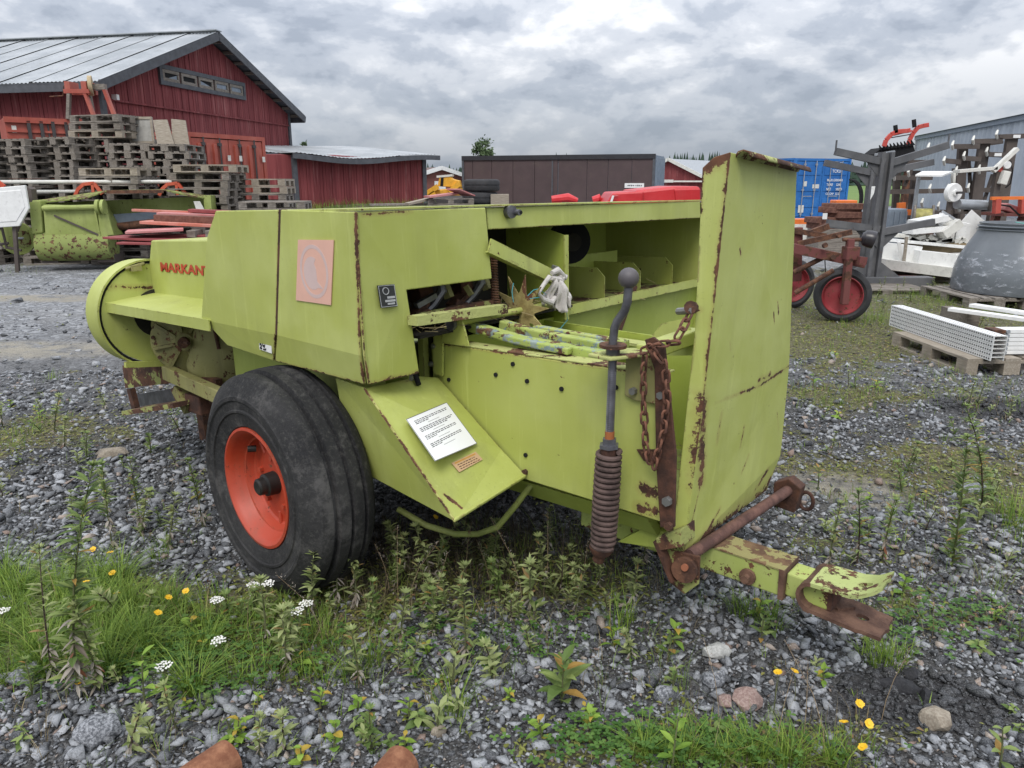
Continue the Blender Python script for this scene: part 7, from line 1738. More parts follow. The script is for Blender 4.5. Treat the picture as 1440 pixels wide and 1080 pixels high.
# safety chain: links one by one
def link_mesh():
    m = MB(); P_ = []
    L_, r_ = 0.019, 0.0105
    for i in range(20):
        q_ = 2 * math.pi * i / 20; P_.append(V((r_ * math.cos(q_), 0, r_ * math.sin(q_) + (L_ * 0.55 if math.sin(q_) >= 0 else -L_ * 0.55))))
    return m.tube(P_, 0.0042, 6, closed=True)
chain = bpy.data.objects.new('safety_chain', None); COL.objects.link(chain); chain.parent = baler
lk0 = None; CR = rusty('chain_rust', (0.07, 0.030, 0.020), (0.20, 0.085, 0.05)); nL = 0
def run_chain(pts):
    global lk0, nL
    pts = [V(p) for p in pts]; seg = [(b - a).length for a, b in zip(pts[:-1], pts[1:])]; tot = sum(seg); stp = 0.033; n = int(tot / stp)
    for i in range(n):
        s = (i + 0.5) * stp; k = 0
        while k < len(seg) - 1 and s > seg[k]: s -= seg[k]; k += 1
        p = pts[k].lerp(pts[k + 1], s / seg[k]); d = (pts[k + 1] - pts[k]).normalized()
        q_ = V((0, 0, 1)).rotation_difference(d).to_matrix() @ Matrix.Rotation((math.pi / 2 if i % 2 else 0) + R.uniform(-0.3, 0.3) + 0.5, 3, 'Z')
        mw = q_.to_4x4(); mw.translation = p
        if lk0 is None:
            lk0 = link_mesh().obj('link', CR, chain); lk0.matrix_local = mw
        else: instance('link', lk0, chain, mw)
DCH = 0.555
hook = Pd(972, 438, 0.60)
run_chain([hook, Pd(960, 462, DCH), Pd(948, 482, DCH - .02), Pd(928, 484, DCH - .02), Pd(908, 492, DCH - .02), Pd(905, 520, DCH - .01), Pd(905, 570, DCH), Pd(908, 628, DCH), Pd(917, 662, DCH)])
run_chain([Pd(912, 486, DCH - .03), Pd(924, 500, DCH - .02), Pd(936, 515, DCH - .01), Pd(938, 560, DCH), Pd(933, 605, DCH), Pd(924, 640, DCH), Pd(917, 668, DCH)])
part(MB().disc(hook + V((0, 0, .012)), (0.3, -1, 0.2), 0.02, 0.03, 10), 'chain_hook', BRUST); part(MB().tube([hook + V((-0.05, 0.01, -.005)), hook + V((0.01, -.01, 0.005))], 0.011, 8), 'hook_bolt', BOLT)

# rear chute folded up
f_b, f_m, f_t = Pd(962, 778, 0.66), Pd(990, 560, 0.66), Pd(1027, 214, 0.66)
e_b, e_m, e_u, e_t = Pd(947, 745, 0.635), Pd(977, 470, 0.635), Pd(985, 300, 0.635), Pd(988, 236, 0.635)
UB = f_b.x
r_t, r_m, r_l, r_b = Pu(1121, 236, f_t.x - 0.03), Pu(1110, 515, f_m.x), Pu(1098, 640, UB + 0.03), Pu(1078, 690, UB)
ck_a, ck_b = Pu(1000, 568, f_m.x + .005), Pu(1108, 516, f_m.x)
def cp_(x, y): return onplane(x, y, f_b, f_t, r_m)
CHUTE = gp_('chute_green', 0.45, 1.0, [((*f_t,), (*f_m,), 0.006), ((*f_m,), (*cp_(985, 680),), 0.036), ((*cp_(985, 680),), (*f_b,), 0.008), ((*cp_(1004, 566),), (*cp_(1068, 542),), 0.010), ((*cp_(1068, 542),), (*cp_(1109, 515),), 0.011), ((*cp_(1066, 535),), (*cp_(1082, 527),), 0.016),
    ((*cp_(1013, 582),), (*cp_(1007, 622),), 0.017), ((*cp_(1046, 600),), (*cp_(1041, 628),), 0.011), ((*cp_(1012, 715),), (*cp_(995, 745),), 0.013), ((*cp_(968, 776),), (*cp_(1078, 690),), 0.050), ((*cp_(1078, 690),), (*cp_(1097, 650),), 0.030), ((*cp_(1030, 720),), (*cp_(1022, 740),), 0.012), ((*cp_(1060, 690),), (*cp_(1075, 640),), 0.005), ((*cp_(1088, 440),), (*cp_(1089, 455),), 0.006), ((*cp_(1052, 640),), (*cp_(1042, 665),), 0.010), ((*cp_(1095, 425),), (*cp_(1096, 440),), 0.009), ((*cp_(1040, 350),), (*cp_(1041, 358),), 0.008), ((*cp_(1025, 480),), (*cp_(1026, 492),), 0.007), ((*cp_(1078, 720 - 60),), (*cp_(1062, 690),), 0.02), ((*cp_(1070, 292),), (*cp_(1071, 297),), 0.008), ((*cp_(1092, 580),), (*cp_(1094, 610),), 0.006)], 0.55)
shell([[f_t, r_t, r_m, f_m], [f_m, r_m, r_l, r_b, f_b]], 0.006, 'chute_floor', CHUTE, inward=(-1, 0, 0), bev=0.0025)
FLG = gp_('chute_flange_green', 0.35, 1.1, [((*f_t,), (*f_m,), 0.012), ((*f_m,), (*Pd(982, 690, 0.66),), 0.038), ((*Pd(982, 690, 0.66),), (*f_b,), 0.012), ((*e_t,), (*f_t,), 0.028), ((*e_u,), (*e_t,), 0.008), ((*Pd(972, 440, 0.64),), (*Pd(985, 436, 0.64),), 0.012), ((*Pd(965, 480, 0.64),), (*Pd(972, 484, 0.64),), 0.014)], 0.55)
e_c = Pd(1004, 221, 0.645)
shell([[f_t, f_m, e_m, e_u, e_t, e_c], [f_m, f_b, e_b, e_m]], 0.006, 'chute_flange', FLG, inward=(0, 1, 0), bev=0.0025)
# far flange of the chute
q0 = V((-0.08, 0.0, 0))
shell([[r_t, r_t + q0, r_m + q0, r_m], [r_m, r_m + q0, r_l + q0, r_l]], 0.006, 'chute_far_flange', FLG, inward=(0, -1, 0))
# curled lip at the top
lip = MB(); LP = []
for i in range(7):
    f = i / 6
    a_ = f_t.lerp(r_t, f); LP.append((a_, i))
cur = [(-0.004, -0.014), (0.006, 0.0), (0.022, 0.004), (0.040, -0.002), (0.047, -0.016)]
st0, st1 = V((f_t.x - .002, Pu(1036, 212, f_t.x).y, f_t.z + 0.004)), V((r_t.x, r_t.y + 0.012, r_t.z + 0.002))
Vn = []
for i in range(2):
    b = (st0, st1)[i]
    for du, dz in cur: Vn.append(b + V((du, 0, dz)))
nC = len(cur); lip.add(Vn, [(j, j + 1, nC + j + 1, nC + j) for j in range(nC - 1)])
lo_ = part(lip, 'chute_lip', rusty('rusty_lip', paintc=(0.40, 0.43, 0.17), amount=0.42), smooth=60); so = lo_.modifiers.new('solid', 'SOLIDIFY'); so.thickness = 0.005
# roller bar and hinge brackets
ra, rb2 = Pw(969, 781, 0.345), Pw(1112, 687, 0.345)
roll = part(MB().tube([ra, rb2], 0.021, 16), 'hinge_bar', rusty('hinge_rust', (0.075, 0.035, 0.028), (0.17, 0.085, 0.065)))
bkt = part(MB().prism([Pd(x, y, 0.60) for x, y in ((922, 757), (957, 745), (958, 770), (925, 775))], (0, 0.10, 0)), 'hinge_bracket', RUST_G, smooth=0, bevel=0.003)
part(MB().prism([Pd(x, y, 0.64) for x, y in ((937, 772), (984, 783), (982, 822), (962, 836), (942, 820))], (0, 0.010, 0)), 'bracket_plate', RUST_G, bkt, smooth=0, bevel=0.003)
part(MB().prism([Pd(x, y, 0.60) for x, y in ((918, 762), (925, 764), (945, 820), (941, 818))], (0, 0.05, 0)), 'bracket_web', BRUST_D, bkt, smooth=0)
part(MB().disc(Pd(963, 801, 0.625), (0.15, -1, 0.1), 0.043, 0.022, 24), 'pivot_disc', BRUST, bkt); part(MB().disc(Pd(963, 798, 0.612), (0.15, -1, 0.1), 0.012, 0.01, 12), 'pivot_pin', plain('pin_orange', (0.28, 0.10, 0.05), 0.9), bkt)
rbk = part(MB().prism([rb2 + V(p) for p in ((-0.06, -0.03, -0.08), (0.03, -0.03, -0.09), (0.05, -0.03, 0.02), (0.0, -0.03, 0.05), (-0.06, -0.03, 0.02))], (0, 0.06, 0)), 'hinge_bracket', BRUST_D, smooth=0, bevel=0.004)
lp_ = []
for i in range(16):
    q_ = 2 * math.pi * i / 16; lp_.append(rb2 + V((0.055 + 0.028 * math.cos(q_), 0.03, -0.05 + 0.038 * math.sin(q_))))
part(MB().tube(lp_, 0.008, 7, closed=True), 'loop', BRUST_D, rbk)
# towing hitch for the bale trailer
DH = 0.86
HIT = paint('hitch_green', (0.36, 0.43, 0.10), (0.42, 0.47, 0.16), 2.0, 1.6, (), 0.9, rough=0.6)
HRUST = rusty('hitch_rust', (0.075, 0.036, 0.024), (0.175, 0.095, 0.062))
n0, n1 = Pd(985, 778, DH - 0.06), Pd(1100, 812, DH - 0.06)
def hx(x, y): return Pd(x, y, DH - 0.06)
b_a, b_b = hx(940, 760), hx(1097, 818)
hz0, hz1 = 0.305, 0.300
ua, ub, uc = 0.9, hx(1100, 820).x, hx(1168, 830).x
zc0 = (hx(1000, 785).z + hx(1000, 800).z) / 2
def hbox(name, ua_, ub_, za, zb, w_, h_, mat, **k): return part(MB().bar(V((ua_, DH, za)), V((ub_, DH, zb)), w_, h_), name, mat, smooth=0, **k)
zA, zB = (hx(1040, 780).z + hx(1040, 822).z) / 2, (hx(1098, 800).z + hx(1098, 842).z) / 2
sl = (zB - zA) / (hx(1098, 820).x - hx(1040, 800).x)
def hz_(u): return zA + sl * (u - hx(1040, 800).x)
hbeam = hbox('hitch_tube', ua, ub, hz_(ua), hz_(ub), 0.115, 0.095, HIT, bevel=0.005)
part(MB().bar(V((1.35, DH, hz_(1.35) + 0.049)), V((ub + 0.004, DH, hz_(ub) + 0.049)), 0.122, 0.006), 'rusty_top_plate', rusty('patina_rust', (0.10, 0.05, 0.028), (0.20, 0.12, 0.06), paintc=(0.28, 0.25, 0.10), amount=0.45), hbeam, smooth=0)
part(MB().bar(V((ub - 0.012, DH, hz_(ub) - 0.002)), V((ub + 0.006, DH, hz_(ub) - 0.002)), 0.128, 0.108), 'end_collar', HRUST, hbeam, smooth=0)
hin = hbox('hitch_bar', ub + 0.007, uc, hz_(ub) - 0.002, hz_(uc) - 0.004, 0.095, 0.082, HIT, bevel=0.006)
pb_ = hx(1052, 810); part(MB().disc(V((pb_.x, DH - 0.066, pb_.z)), (0, -1, 0), 0.028, 0.012, 18).disc(V((pb_.x, DH - 0.08, pb_.z)), (0.1, -1, 0), 0.015, 0.03, 6), 'hitch_bolt', HRUST, hbeam)
zu = hz_(uc)
def ring_plate(zf, u_a, u_b, w_, th, hole_u, hole_r, curl, name, mat):
    """clevis plate: a grid with a round pin hole, its end rounded"""
    m = MB(); N = 24
    cx, cy = hole_u, DH
    outer, inner = [], []
    for i in range(N):
        q_ = 2 * math.pi * i / N; c_, s_ = math.cos(q_), math.sin(q_)
        # ray from hole centre to outline
        lims = []
        if c_ < 0: lims.append((u_a - cx) / c_)
        if c_ > 0: lims.append((u_b - cx) / c_)
        if abs(s_) > 1e-6: lims.append((w_ / 2) / abs(s_))
        L_ = min(lims)
        if c_ > 0.2 and abs(s_) > 0.2: L_ *= 0.90
        outer.append((cx + c_ * L_, cy + s_ * L_)); inner.append((cx + c_ * hole_r, cy + s_ * hole_r * 0.8))
    mid1 = [((a[0] * .5 + b[0] * .5), (a[1] * .5 + b[1] * .5)) for a, b in zip(outer, inner)]
    rows = [outer, mid1, inner]
    for dz in (0, -th):
        for r_ in rows: m.v += [(u_, d_, zf(u_) + dz) for u_, d_ in r_]
    for b in (0, 3 * N):
        for r_ in range(2):
            for i in range(N): m.f.append((b + r_ * N + i, b + r_ * N + (i + 1) % N, b + (r_ + 1) * N + (i + 1) % N, b + (r_ + 1) * N + i))
    for r_ in (0, 2):
        for i in range(N): m.f.append((r_ * N + i, r_ * N + (i + 1) % N, 3 * N + r_ * N + (i + 1) % N, 3 * N + r_ * N + i))
    m.t = [0.5] * len(m.f)
    return part(m, name, mat, hin, smooth=50)
ue = hx(1240, 830).x + 0.01
HTOP = paint('clevis_paint', (0.40, 0.46, 0.16), (0.46, 0.50, 0.22), 2.5, 1.2, (), 0.9, rough=0.6)
ring_plate(lambda u_: zu + 0.052 + 0.0 * u_ + 0.055 * max(0, (u_ - uc - 0.05) / max(0.01, ue - uc - 0.05)) ** 2, uc - 0.06, ue, 0.165, 0.013, uc + (ue - uc) * 0.55, 0.020, True, 'upper_clevis', HTOP)
ring_plate(lambda u_: zu - 0.045 - 0.018 * (u_ - uc) / (ue - uc), uc - 0.06, ue + 0.01, 0.165, 0.013, uc + (ue - uc) * 0.55, 0.020, False, 'lower_clevis', HRUST)
cb = []
for i in range(9):
    q_ = math.pi * (0.5 + i / 8); cb.append((uc - 0.055 + 0.045 * math.cos(q_), zu + 0.0015 + 0.0505 * math.sin(q_) - (0.006 if i > 6 else 0)))
inn = [(uc - 0.055 + 0.032 * math.cos(math.pi * (0.5 + i / 8)), zu + 0.0015 + 0.0375 * math.sin(math.pi * (0.5 + i / 8))) for i in range(9)]
part(MB().prism([V((u_, DH - 0.083, z_)) for u_, z_ in cb + inn[::-1]], (0, 0.166, 0)), 'clevis_bend', HRUST, hin, smooth=40)
part(MB().bar(V((uc - 0.01, DH, zu + 0.003)), V((uc + 0.004, DH, zu + 0.003)), 0.10, 0.088), 'clevis_back', BRUST_D, hin, smooth=0)
part(MB().bar(V((uc + 0.012, DH - 0.02, zu - 0.05)), V((uc + 0.05, DH + 0.03, zu - 0.052)), 0.012, 0.02), 'weld_rib', HRUST, hin, smooth=0)
# white cloth and blue twine tied to the diagonal channel
CLOTH = plain('dirty_cloth', (0.52, 0.49, 0.47), 0.95, 0.15, scale=14, bump=0.3)
ct = ch1 + V((0.02, -0.02, 0.0))
rag = thing('rag', 'dirty pale rag knotted round the end of the green diagonal channel', 'rag'); rag.location = BM @ ct; rag.rotation_euler = BM.to_euler()
def fold(P_, r_, name, mat=CLOTH): return MB().tube(P_, r_, 9).obj(name, mat, rag)
def rl_(x, y, du=0.03): return Pu(x, y, ct.x + du) - ct
fold([rl_(776, 384), rl_(784, 380), rl_(792, 388), rl_(788, 394), rl_(776, 391)], [0.010, 0.015, 0.013, 0.015, 0.010], 'knot')
def hung_cloth(top, length, r0, r1, nf, seed, name, lean=(0, 0)):
    """a gathered strip of cloth hanging from a point: deep folds that open towards a torn hem"""
    rng = random.Random(seed); m = MB(); NT_, NH = 64, 14; ph = [rng.uniform(0, 6.28) for _ in range(4)]
    for j in range(NH + 1):
        f = j / NH
        for i in range(NT_):
            q_ = 2 * math.pi * i / NT_; amp = 0.10 + 0.42 * f
            rr = (r0 + (r1 - r0) * f ** 0.8) * (1 + amp * math.sin(nf * q_ + ph[0] + 0.8 * math.sin(2 * q_ + ph[1])) * 0.6 + 0.16 * f * math.sin(3 * q_ + ph[2] + 4 * f))
            hem = (0.16 * length * math.sin(2 * q_ + ph[3]) + rng.uniform(-0.03, 0.03) * length) * f * f
            m.v.append(tuple(top + V((rr * math.cos(q_) + lean[0] * f + 0.010 * math.sin(7 * f + ph[1]), rr * 0.75 * math.sin(q_) + lean[1] * f, -length * f + hem))))
    for j in range(NH):
        for i in range(NT_): m.f.append((j * NT_ + i, j * NT_ + (i + 1) % NT_, (j + 1) * NT_ + (i + 1) % NT_, (j + 1) * NT_ + i)); m.t.append(0.5)
    o = m.obj(name, CLOTH, rag, smooth=60); so = o.modifiers.new('solid', 'SOLIDIFY'); so.thickness = 0.002; return o
hung_cloth(rl_(785, 388), 0.135, 0.014, 0.042, 7, 5, 'cloth_fold', (0.0, 0.01))
hung_cloth(rl_(780, 390), 0.110, 0.010, 0.026, 5, 8, 'cloth_fold', (-0.03, -0.01))
hung_cloth(rl_(790, 389), 0.120, 0.009, 0.020, 4, 9, 'cloth_fold', (0.02, 0.01))
for P_, r_ in (([(773, 389), (764, 401), (757, 412), (763, 421), (775, 426), (781, 418)], [0.011, 0.009, 0.009, 0.012, 0.014, 0.010]), ([(786, 388), (795, 391), (797, 387)], [0.011, 0.010, 0.006])):
    fold([rl_(*p) for p in P_], r_, 'cloth_fold')
TW = plain('blue_twine', (0.06, 0.34, 0.42), 0.6, 0.1, dirt=0)
tw_ = thing('twine', 'thin turquoise baler twine hanging by the star wheel', 'twine'); tw_.location = BM @ ct; tw_.rotation_euler = BM.to_euler()
for P_ in ([(742, 416), (750, 408), (758, 406), (768, 414), (760, 418), (745, 420)], [(797, 440), (798, 450), (788, 462), (780, 468)], [(722, 398), (720, 410), (722, 425)]):
    MB().tube([rl_(x, y, 0.03) for x, y in P_], 0.0016, 5).obj('strand', TW, tw_)

# chaff and straw bits caught in the open bay and on the rails
cf_ = PB0 = MB(); rc2 = random.Random(19)
for i in range(420):
    zone_ = rc2.random()
    if zone_ < 0.4: p = V((rc2.uniform(0.15, 0.5), rc2.uniform(0.35, 1.25), 1.045 + rc2.uniform(0, 0.02)))
    elif zone_ < 0.75: p = V((rc2.uniform(0.45, 1.3), rc2.uniform(0.63, 1.2), 0.505 + rc2.uniform(0, 0.02)))
    else: p = V((rc2.uniform(-0.25, 0.40), rc2.uniform(1.4, 2.7), 0.990 + rc2.uniform(0, 0.01)))
    d = V((rc2.gauss(0, 1), rc2.gauss(0, 1), rc2.gauss(0, 0.25))).normalized() * rc2.uniform(0.02, 0.07)
    cf_.tube([p, p + d], 0.0016, 3)
part(cf_, 'chaff', plain('straw', (0.30, 0.24, 0.12), 0.9, 0.3), smooth=0, kind='stuff')
# ------------------------------------------------------------------ plants
def leaf_mat(name, a, b, dry=None, trans=0.25):
    t = NT(name); tn = t.attr('tint')
    c = t.mix(t.step(tn, 0.0, 1.0), a, b)
    if dry: c = t.mix(t.step(tn, 0.93, 0.97), c, dry)
    t.fin(c, 0.6, spec=0.3)
    tr = t.n.new('ShaderNodeBsdfTranslucent'); t.put(tr.inputs['Color'], c)
    mx_ = t.n.new('ShaderNodeMixShader'); mx_.inputs[0].default_value = trans
    t.l.new(t.b.outputs[0], mx_.inputs[1]); t.l.new(tr.outputs[0], mx_.inputs[2]); t.l.new(mx_.outputs[0], t.out.inputs[0])
    return t.m
GRASS_M = leaf_mat('grass_blade', (0.085, 0.165, 0.022), (0.26, 0.36, 0.06), (0.34, 0.27, 0.13))
DRYG_M = leaf_mat('dry_grass', (0.15, 0.115, 0.06), (0.33, 0.27, 0.16), (0.10, 0.13, 0.035))
LEAF_M = leaf_mat('weed_leaf', (0.10, 0.16, 0.04), (0.25, 0.32, 0.10), (0.36, 0.22, 0.06))
PALE_M = leaf_mat('pale_weed_leaf', (0.17, 0.22, 0.07), (0.35, 0.39, 0.17), (0.36, 0.24, 0.10))
BRIGHT_M = leaf_mat('bright_leaf', (0.14, 0.25, 0.035), (0.27, 0.40, 0.065), (0.42, 0.30, 0.05))
CLOVER_M = leaf_mat('clover_leaf', (0.05, 0.12, 0.025), (0.12, 0.22, 0.05), (0.18, 0.09, 0.05))
MOSS_M = leaf_mat('low_cover', (0.12, 0.135, 0.03), (0.27, 0.28, 0.075), (0.28, 0.18, 0.09))
STEM_M = plain('plant_stem', (0.10, 0.11, 0.045), 0.8, 0.3); STEM_D = plain('dark_stem', (0.055, 0.035, 0.028), 0.8, 0.3)
YEL_M = plain('yellow_petal', (0.75, 0.46, 0.02), 0.6, 0.1, dirt=0); WHT_M = plain('white_petal', (0.78, 0.77, 0.72), 0.7, 0.05, dirt=0); PNK_M = plain('clover_flower', (0.50, 0.33, 0.27), 0.8, 0.2, dirt=0)
DEAD_M = leaf_mat('dead_leaf', (0.20, 0.165, 0.13), (0.42, 0.38, 0.33), (0.20, 0.08, 0.04))

class PB:
    """plant builder: numpy-free quads with a per-face tint"""
    def __init__(s): s.mb = MB()
    def blade(s, p, az, h, w, lean, tint, segs=3):
        d = Vector((math.cos(az), math.sin(az), 0)); sd = Vector((-d.y, d.x, 0)); V_ = []
        for i in range(segs + 1):
            f = i / segs; r = lean * h * f * f; z = h * (f - 0.28 * lean * f * f); ww = w * (1 - f) ** 0.7 if i < segs else 0
            c = Vector(p) + d * r + Vector((0, 0, z))
            if i < segs: V_ += [c - sd * ww / 2, c + sd * ww / 2]
            else: V_ += [c]
        F_ = [(2 * i, 2 * i + 1, 2 * i + 3, 2 * i + 2) for i in range(segs - 1)] + [(2 * segs - 2, 2 * segs - 1, 2 * segs)]
        s.mb.add(V_, F_, tint)
    def leaf(s, p, d, L_, w, tint, up=Vector((0, 0, 1)), droop=0.4, prof=(0.12, 0.75, 1.0, 0.62, 0.04), fold=0.25):
        d = Vector(d).normalized(); sd = d.cross(up)
        if sd.length < 1e-3: sd = Vector((1, 0, 0))
        sd.normalize(); nn = sd.cross(d); V_ = []; n = len(prof)
        for i, q in enumerate(prof):
            f = i / (n - 1); c = Vector(p) + d * (L_ * f) - Vector((0, 0, droop * L_ * f * f)); ww = w * q / 2
            V_ += [c - sd * ww + nn * ww * fold, c, c + sd * ww + nn * ww * fold]
        F_ = []
        for i in range(n - 1):
            for j in (0, 1): F_.append((3 * i + j, 3 * i + j + 1, 3 * i + j + 4, 3 * i + j + 3))
        s.mb.add(V_, F_, tint)
    def obj(s, name, mat, par=None, **k): return s.mb.obj(name, mat, par, smooth=0, fix=False, tint=True, **k)

rg = random.Random(77)
grass, dry, shade = PB(), PB(), PB()
SHADE_M = leaf_mat('shaded_brown_grass', (0.040, 0.032, 0.022), (0.135, 0.105, 0.065), (0.07, 0.09, 0.025))  # dead grass with the shade under the baler put into its colour
def tuft(px_, py_, n, h, spread, pb=grass, lean=(0.2, 1.0), w=(0.0022, 0.0048), jitter=True):
    g = gp(px_, py_)
    for i in range(n):
        a = rg.uniform(0, 6.283); r = spread * math.sqrt(rg.random()); x, y = g.x + math.cos(a) * r, g.y + math.sin(a) * r
        az = a + rg.gauss(0, 0.7)
        pb.blade((x, y, hgt(x, y) - 0.005), az, h * rg.uniform(0.45, 1.1), rg.uniform(*w), rg.uniform(*lean), rg.random() * (0.92 if rg.random() < 0.9 else 1.05))
# the lush patch at the left, denser towards its middle
for i in range(62):
    x, y = rg.gauss(115, 95), rg.gauss(880, 42)
    tuft(min(290, max(-60, x)), min(975, max(818, y)), rg.randint(55, 120), rg.uniform(0.10, 0.22), rg.uniform(0.02, 0.045), lean=(0.3, 1.5))
for i in range(28):
    x, y = rg.gauss(120, 110), rg.gauss(890, 45)
    tuft(min(310, max(-60, x)), min(985, max(818, y)), rg.randint(12, 26), rg.uniform(0.06, 0.12), 0.08)
for i in range(70):
    tuft(rg.uniform(270, 470), rg.uniform(830, 960), rg.randint(10, 26), rg.uniform(0.06, 0.13), 0.05)
for (x, y, n, h, s_) in ((30, 945, 60, 0.2, 0.07), (70, 935, 70, 0.2, 0.08), (205, 858, 90, 0.17, 0.09), (150, 880, 80, 0.16, 0.09), (250, 868, 60, 0.14, 0.07), (95, 870, 80, 0.16, 0.1), (30, 890, 70, 0.17, 0.09), (320, 900, 60, 0.13, 0.09), (360, 880, 40, 0.13, 0.06),
                        (640, 1005, 26, 0.30, 0.035), (625, 1010, 14, 0.24, 0.03), (500, 950, 60, 0.16, 0.05), (525, 930, 30, 0.2, 0.03), (870, 890, 40, 0.22, 0.04), (885, 875, 16, 0.18, 0.02), (1060, 868, 80, 0.13, 0.07), (1085, 880, 50, 0.12, 0.06), (1040, 862, 50, 0.11, 0.06), (1245, 930, 90, 0.12, 0.06), (1225, 925, 60, 0.11, 0.05), (1265, 925, 40, 0.10, 0.05),
                        (1430, 735, 90, 0.22, 0.10), (1440, 755, 60, 0.2, 0.1), (1415, 740, 40, 0.16, 0.08), (930, 1072, 60, 0.10, 0.05), (980, 1075, 60, 0.09, 0.07), (1090, 1070, 60, 0.12, 0.09), (1130, 1068, 70, 0.12, 0.09), (905, 1062, 70, 0.13, 0.03), (960, 1070, 80, 0.13, 0.03), (1060, 1066, 80, 0.14, 0.04), (1110, 1075, 80, 0.14, 0.04), (1175, 1072, 60, 0.12, 0.03), (1015, 1075, 70, 0.12, 0.03), (1010, 1060, 60, 0.12, 0.10), (950, 1055, 50, 0.11, 0.08), (1200, 1060, 40, 0.10, 0.08), (1040, 1072, 50, 0.10, 0.07), (890, 1075, 50, 0.08, 0.05), (1170, 1075, 40, 0.08, 0.05),
                        (225, 790, 30, 0.1, 0.05), (230, 770, 18, 0.09, 0.04), (1220, 455, 120, 0.16, 0.25), (1240, 450, 90, 0.14, 0.2), (1190, 462, 60, 0.12, 0.2), (1290, 420, 90, 0.16, 0.3), (1310, 425, 80, 0.14, 0.3), (10, 640, 50, 0.12, 0.12), (30, 620, 40, 0.1, 0.12), (75, 535, 26, 0.14, 0.05), (55, 600, 30, 0.1, 0.1), (160, 352, 150, 0.12, 0.8), (200, 352, 150, 0.12, 0.8), (230, 350, 120, 0.12, 0.8), (25, 384, 90, 0.1, 0.6), (5, 380, 90, 0.1, 0.6), (1225, 575, 18, 0.1, 0.04)):
    tuft(x, y, n, h, s_)
for i in range(150):
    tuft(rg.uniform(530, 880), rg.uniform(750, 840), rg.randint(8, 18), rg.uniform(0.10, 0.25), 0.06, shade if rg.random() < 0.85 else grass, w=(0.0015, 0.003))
for i in range(30): tuft(rg.uniform(480, 720), rg.uniform(820, 880), rg.randint(5, 10), rg.uniform(0.08, 0.18), 0.05, dry, w=(0.002, 0.0035))
for i in range(240): tuft(rg.uniform(1115, 1440), rg.uniform(435, 580), rg.randint(6, 16), rg.uniform(0.05, 0.13), 0.12, dry if rg.random() < 0.3 else grass)
for i in range(130): tuft(rg.uniform(1140, 1440), rg.uniform(390, 450), rg.randint(8, 18), rg.uniform(0.08, 0.2), 0.2)
for i in range(130): tuft(rg.uniform(1100, 1440), rg.uniform(560, 880), rg.randint(4, 12), rg.uniform(0.04, 0.10), 0.05, dry if rg.random() < 0.5 else grass)
for i in range(70): tuft(rg.uniform(0, 300), rg.uniform(520, 780), rg.randint(3, 8), rg.uniform(0.04, 0.09), 0.06, dry if rg.random() < 0.3 else grass)
for i in range(60): tuft(rg.uniform(0, 1440), rg.uniform(860, 1080), rg.randint(3, 7), rg.uniform(0.04, 0.1), 0.03, dry if rg.random() < 0.4 else grass)
for i in range(12): tuft(rg.uniform(950, 1200), rg.uniform(1020, 1080), rg.randint(4, 8), rg.uniform(0.10, 0.19), 0.05, dry, lean=(0.1, 0.5), w=(0.0012, 0.002))
for i in range(80): tuft(rg.uniform(400, 600), rg.uniform(281, 300), 1, 0.1, 0.1)
for i in range(150): tuft(rg.uniform(380, 1000), rg.uniform(800, 980), rg.randint(3, 8), rg.uniform(0.09, 0.2), 0.03, dry if rg.random() < 0.4 else grass, w=(0.0012, 0.0026), lean=(0.2, 1.3))
for i in range(70): tuft(rg.uniform(0, 480), rg.uniform(900, 1075), rg.randint(3, 8), rg.uniform(0.07, 0.15), 0.03, dry if rg.random() < 0.4 else grass, w=(0.0012, 0.0024), lean=(0.2, 1.3))
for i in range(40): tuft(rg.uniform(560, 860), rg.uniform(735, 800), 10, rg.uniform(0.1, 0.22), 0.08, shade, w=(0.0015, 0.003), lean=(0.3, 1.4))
for i in range(90): tuft(rg.uniform(1100, 1440), rg.uniform(640, 900), rg.randint(3, 8), rg.uniform(0.08, 0.17), 0.04, dry if rg.random() < 0.5 else grass, w=(0.0015, 0.003), lean=(0.2, 1.2))
go = grass.obj('grass', GRASS_M); go['kind'] = 'stuff'; go['label'] = 'green grass tufts growing through the gravel'
sho = shade.obj('shade_dark_grass', SHADE_M); sho['kind'] = 'stuff'; sho['label'] = 'brown dead grass coloured darker for the shade under the baler'
do = dry.obj('dry_grass', DRYG_M); do['kind'] = 'stuff'; do['label'] = 'thin dry grass stalks around the baler'
# grass along the shed foot and on the bank
sg_ = PB()
for i in range(900):
    f = rg.random(); p = SHED_A.lerp(SHED_B, f); sg_.blade((p.x + rg.gauss(0, 0.2), p.y - 0.5 + rg.gauss(0, 0.35) - 0.2, 0.55 + rg.uniform(0, 0.2)), rg.uniform(0, 6.28), rg.uniform(0.12, 0.4), rg.uniform(0.01, 0.02), rg.uniform(0.1, 0.8), rg.random())
so_ = sg_.obj('bank_grass', GRASS_M); so_['kind'] = 'stuff'; so_['label'] = 'grass on the earth bank in front of the shed'

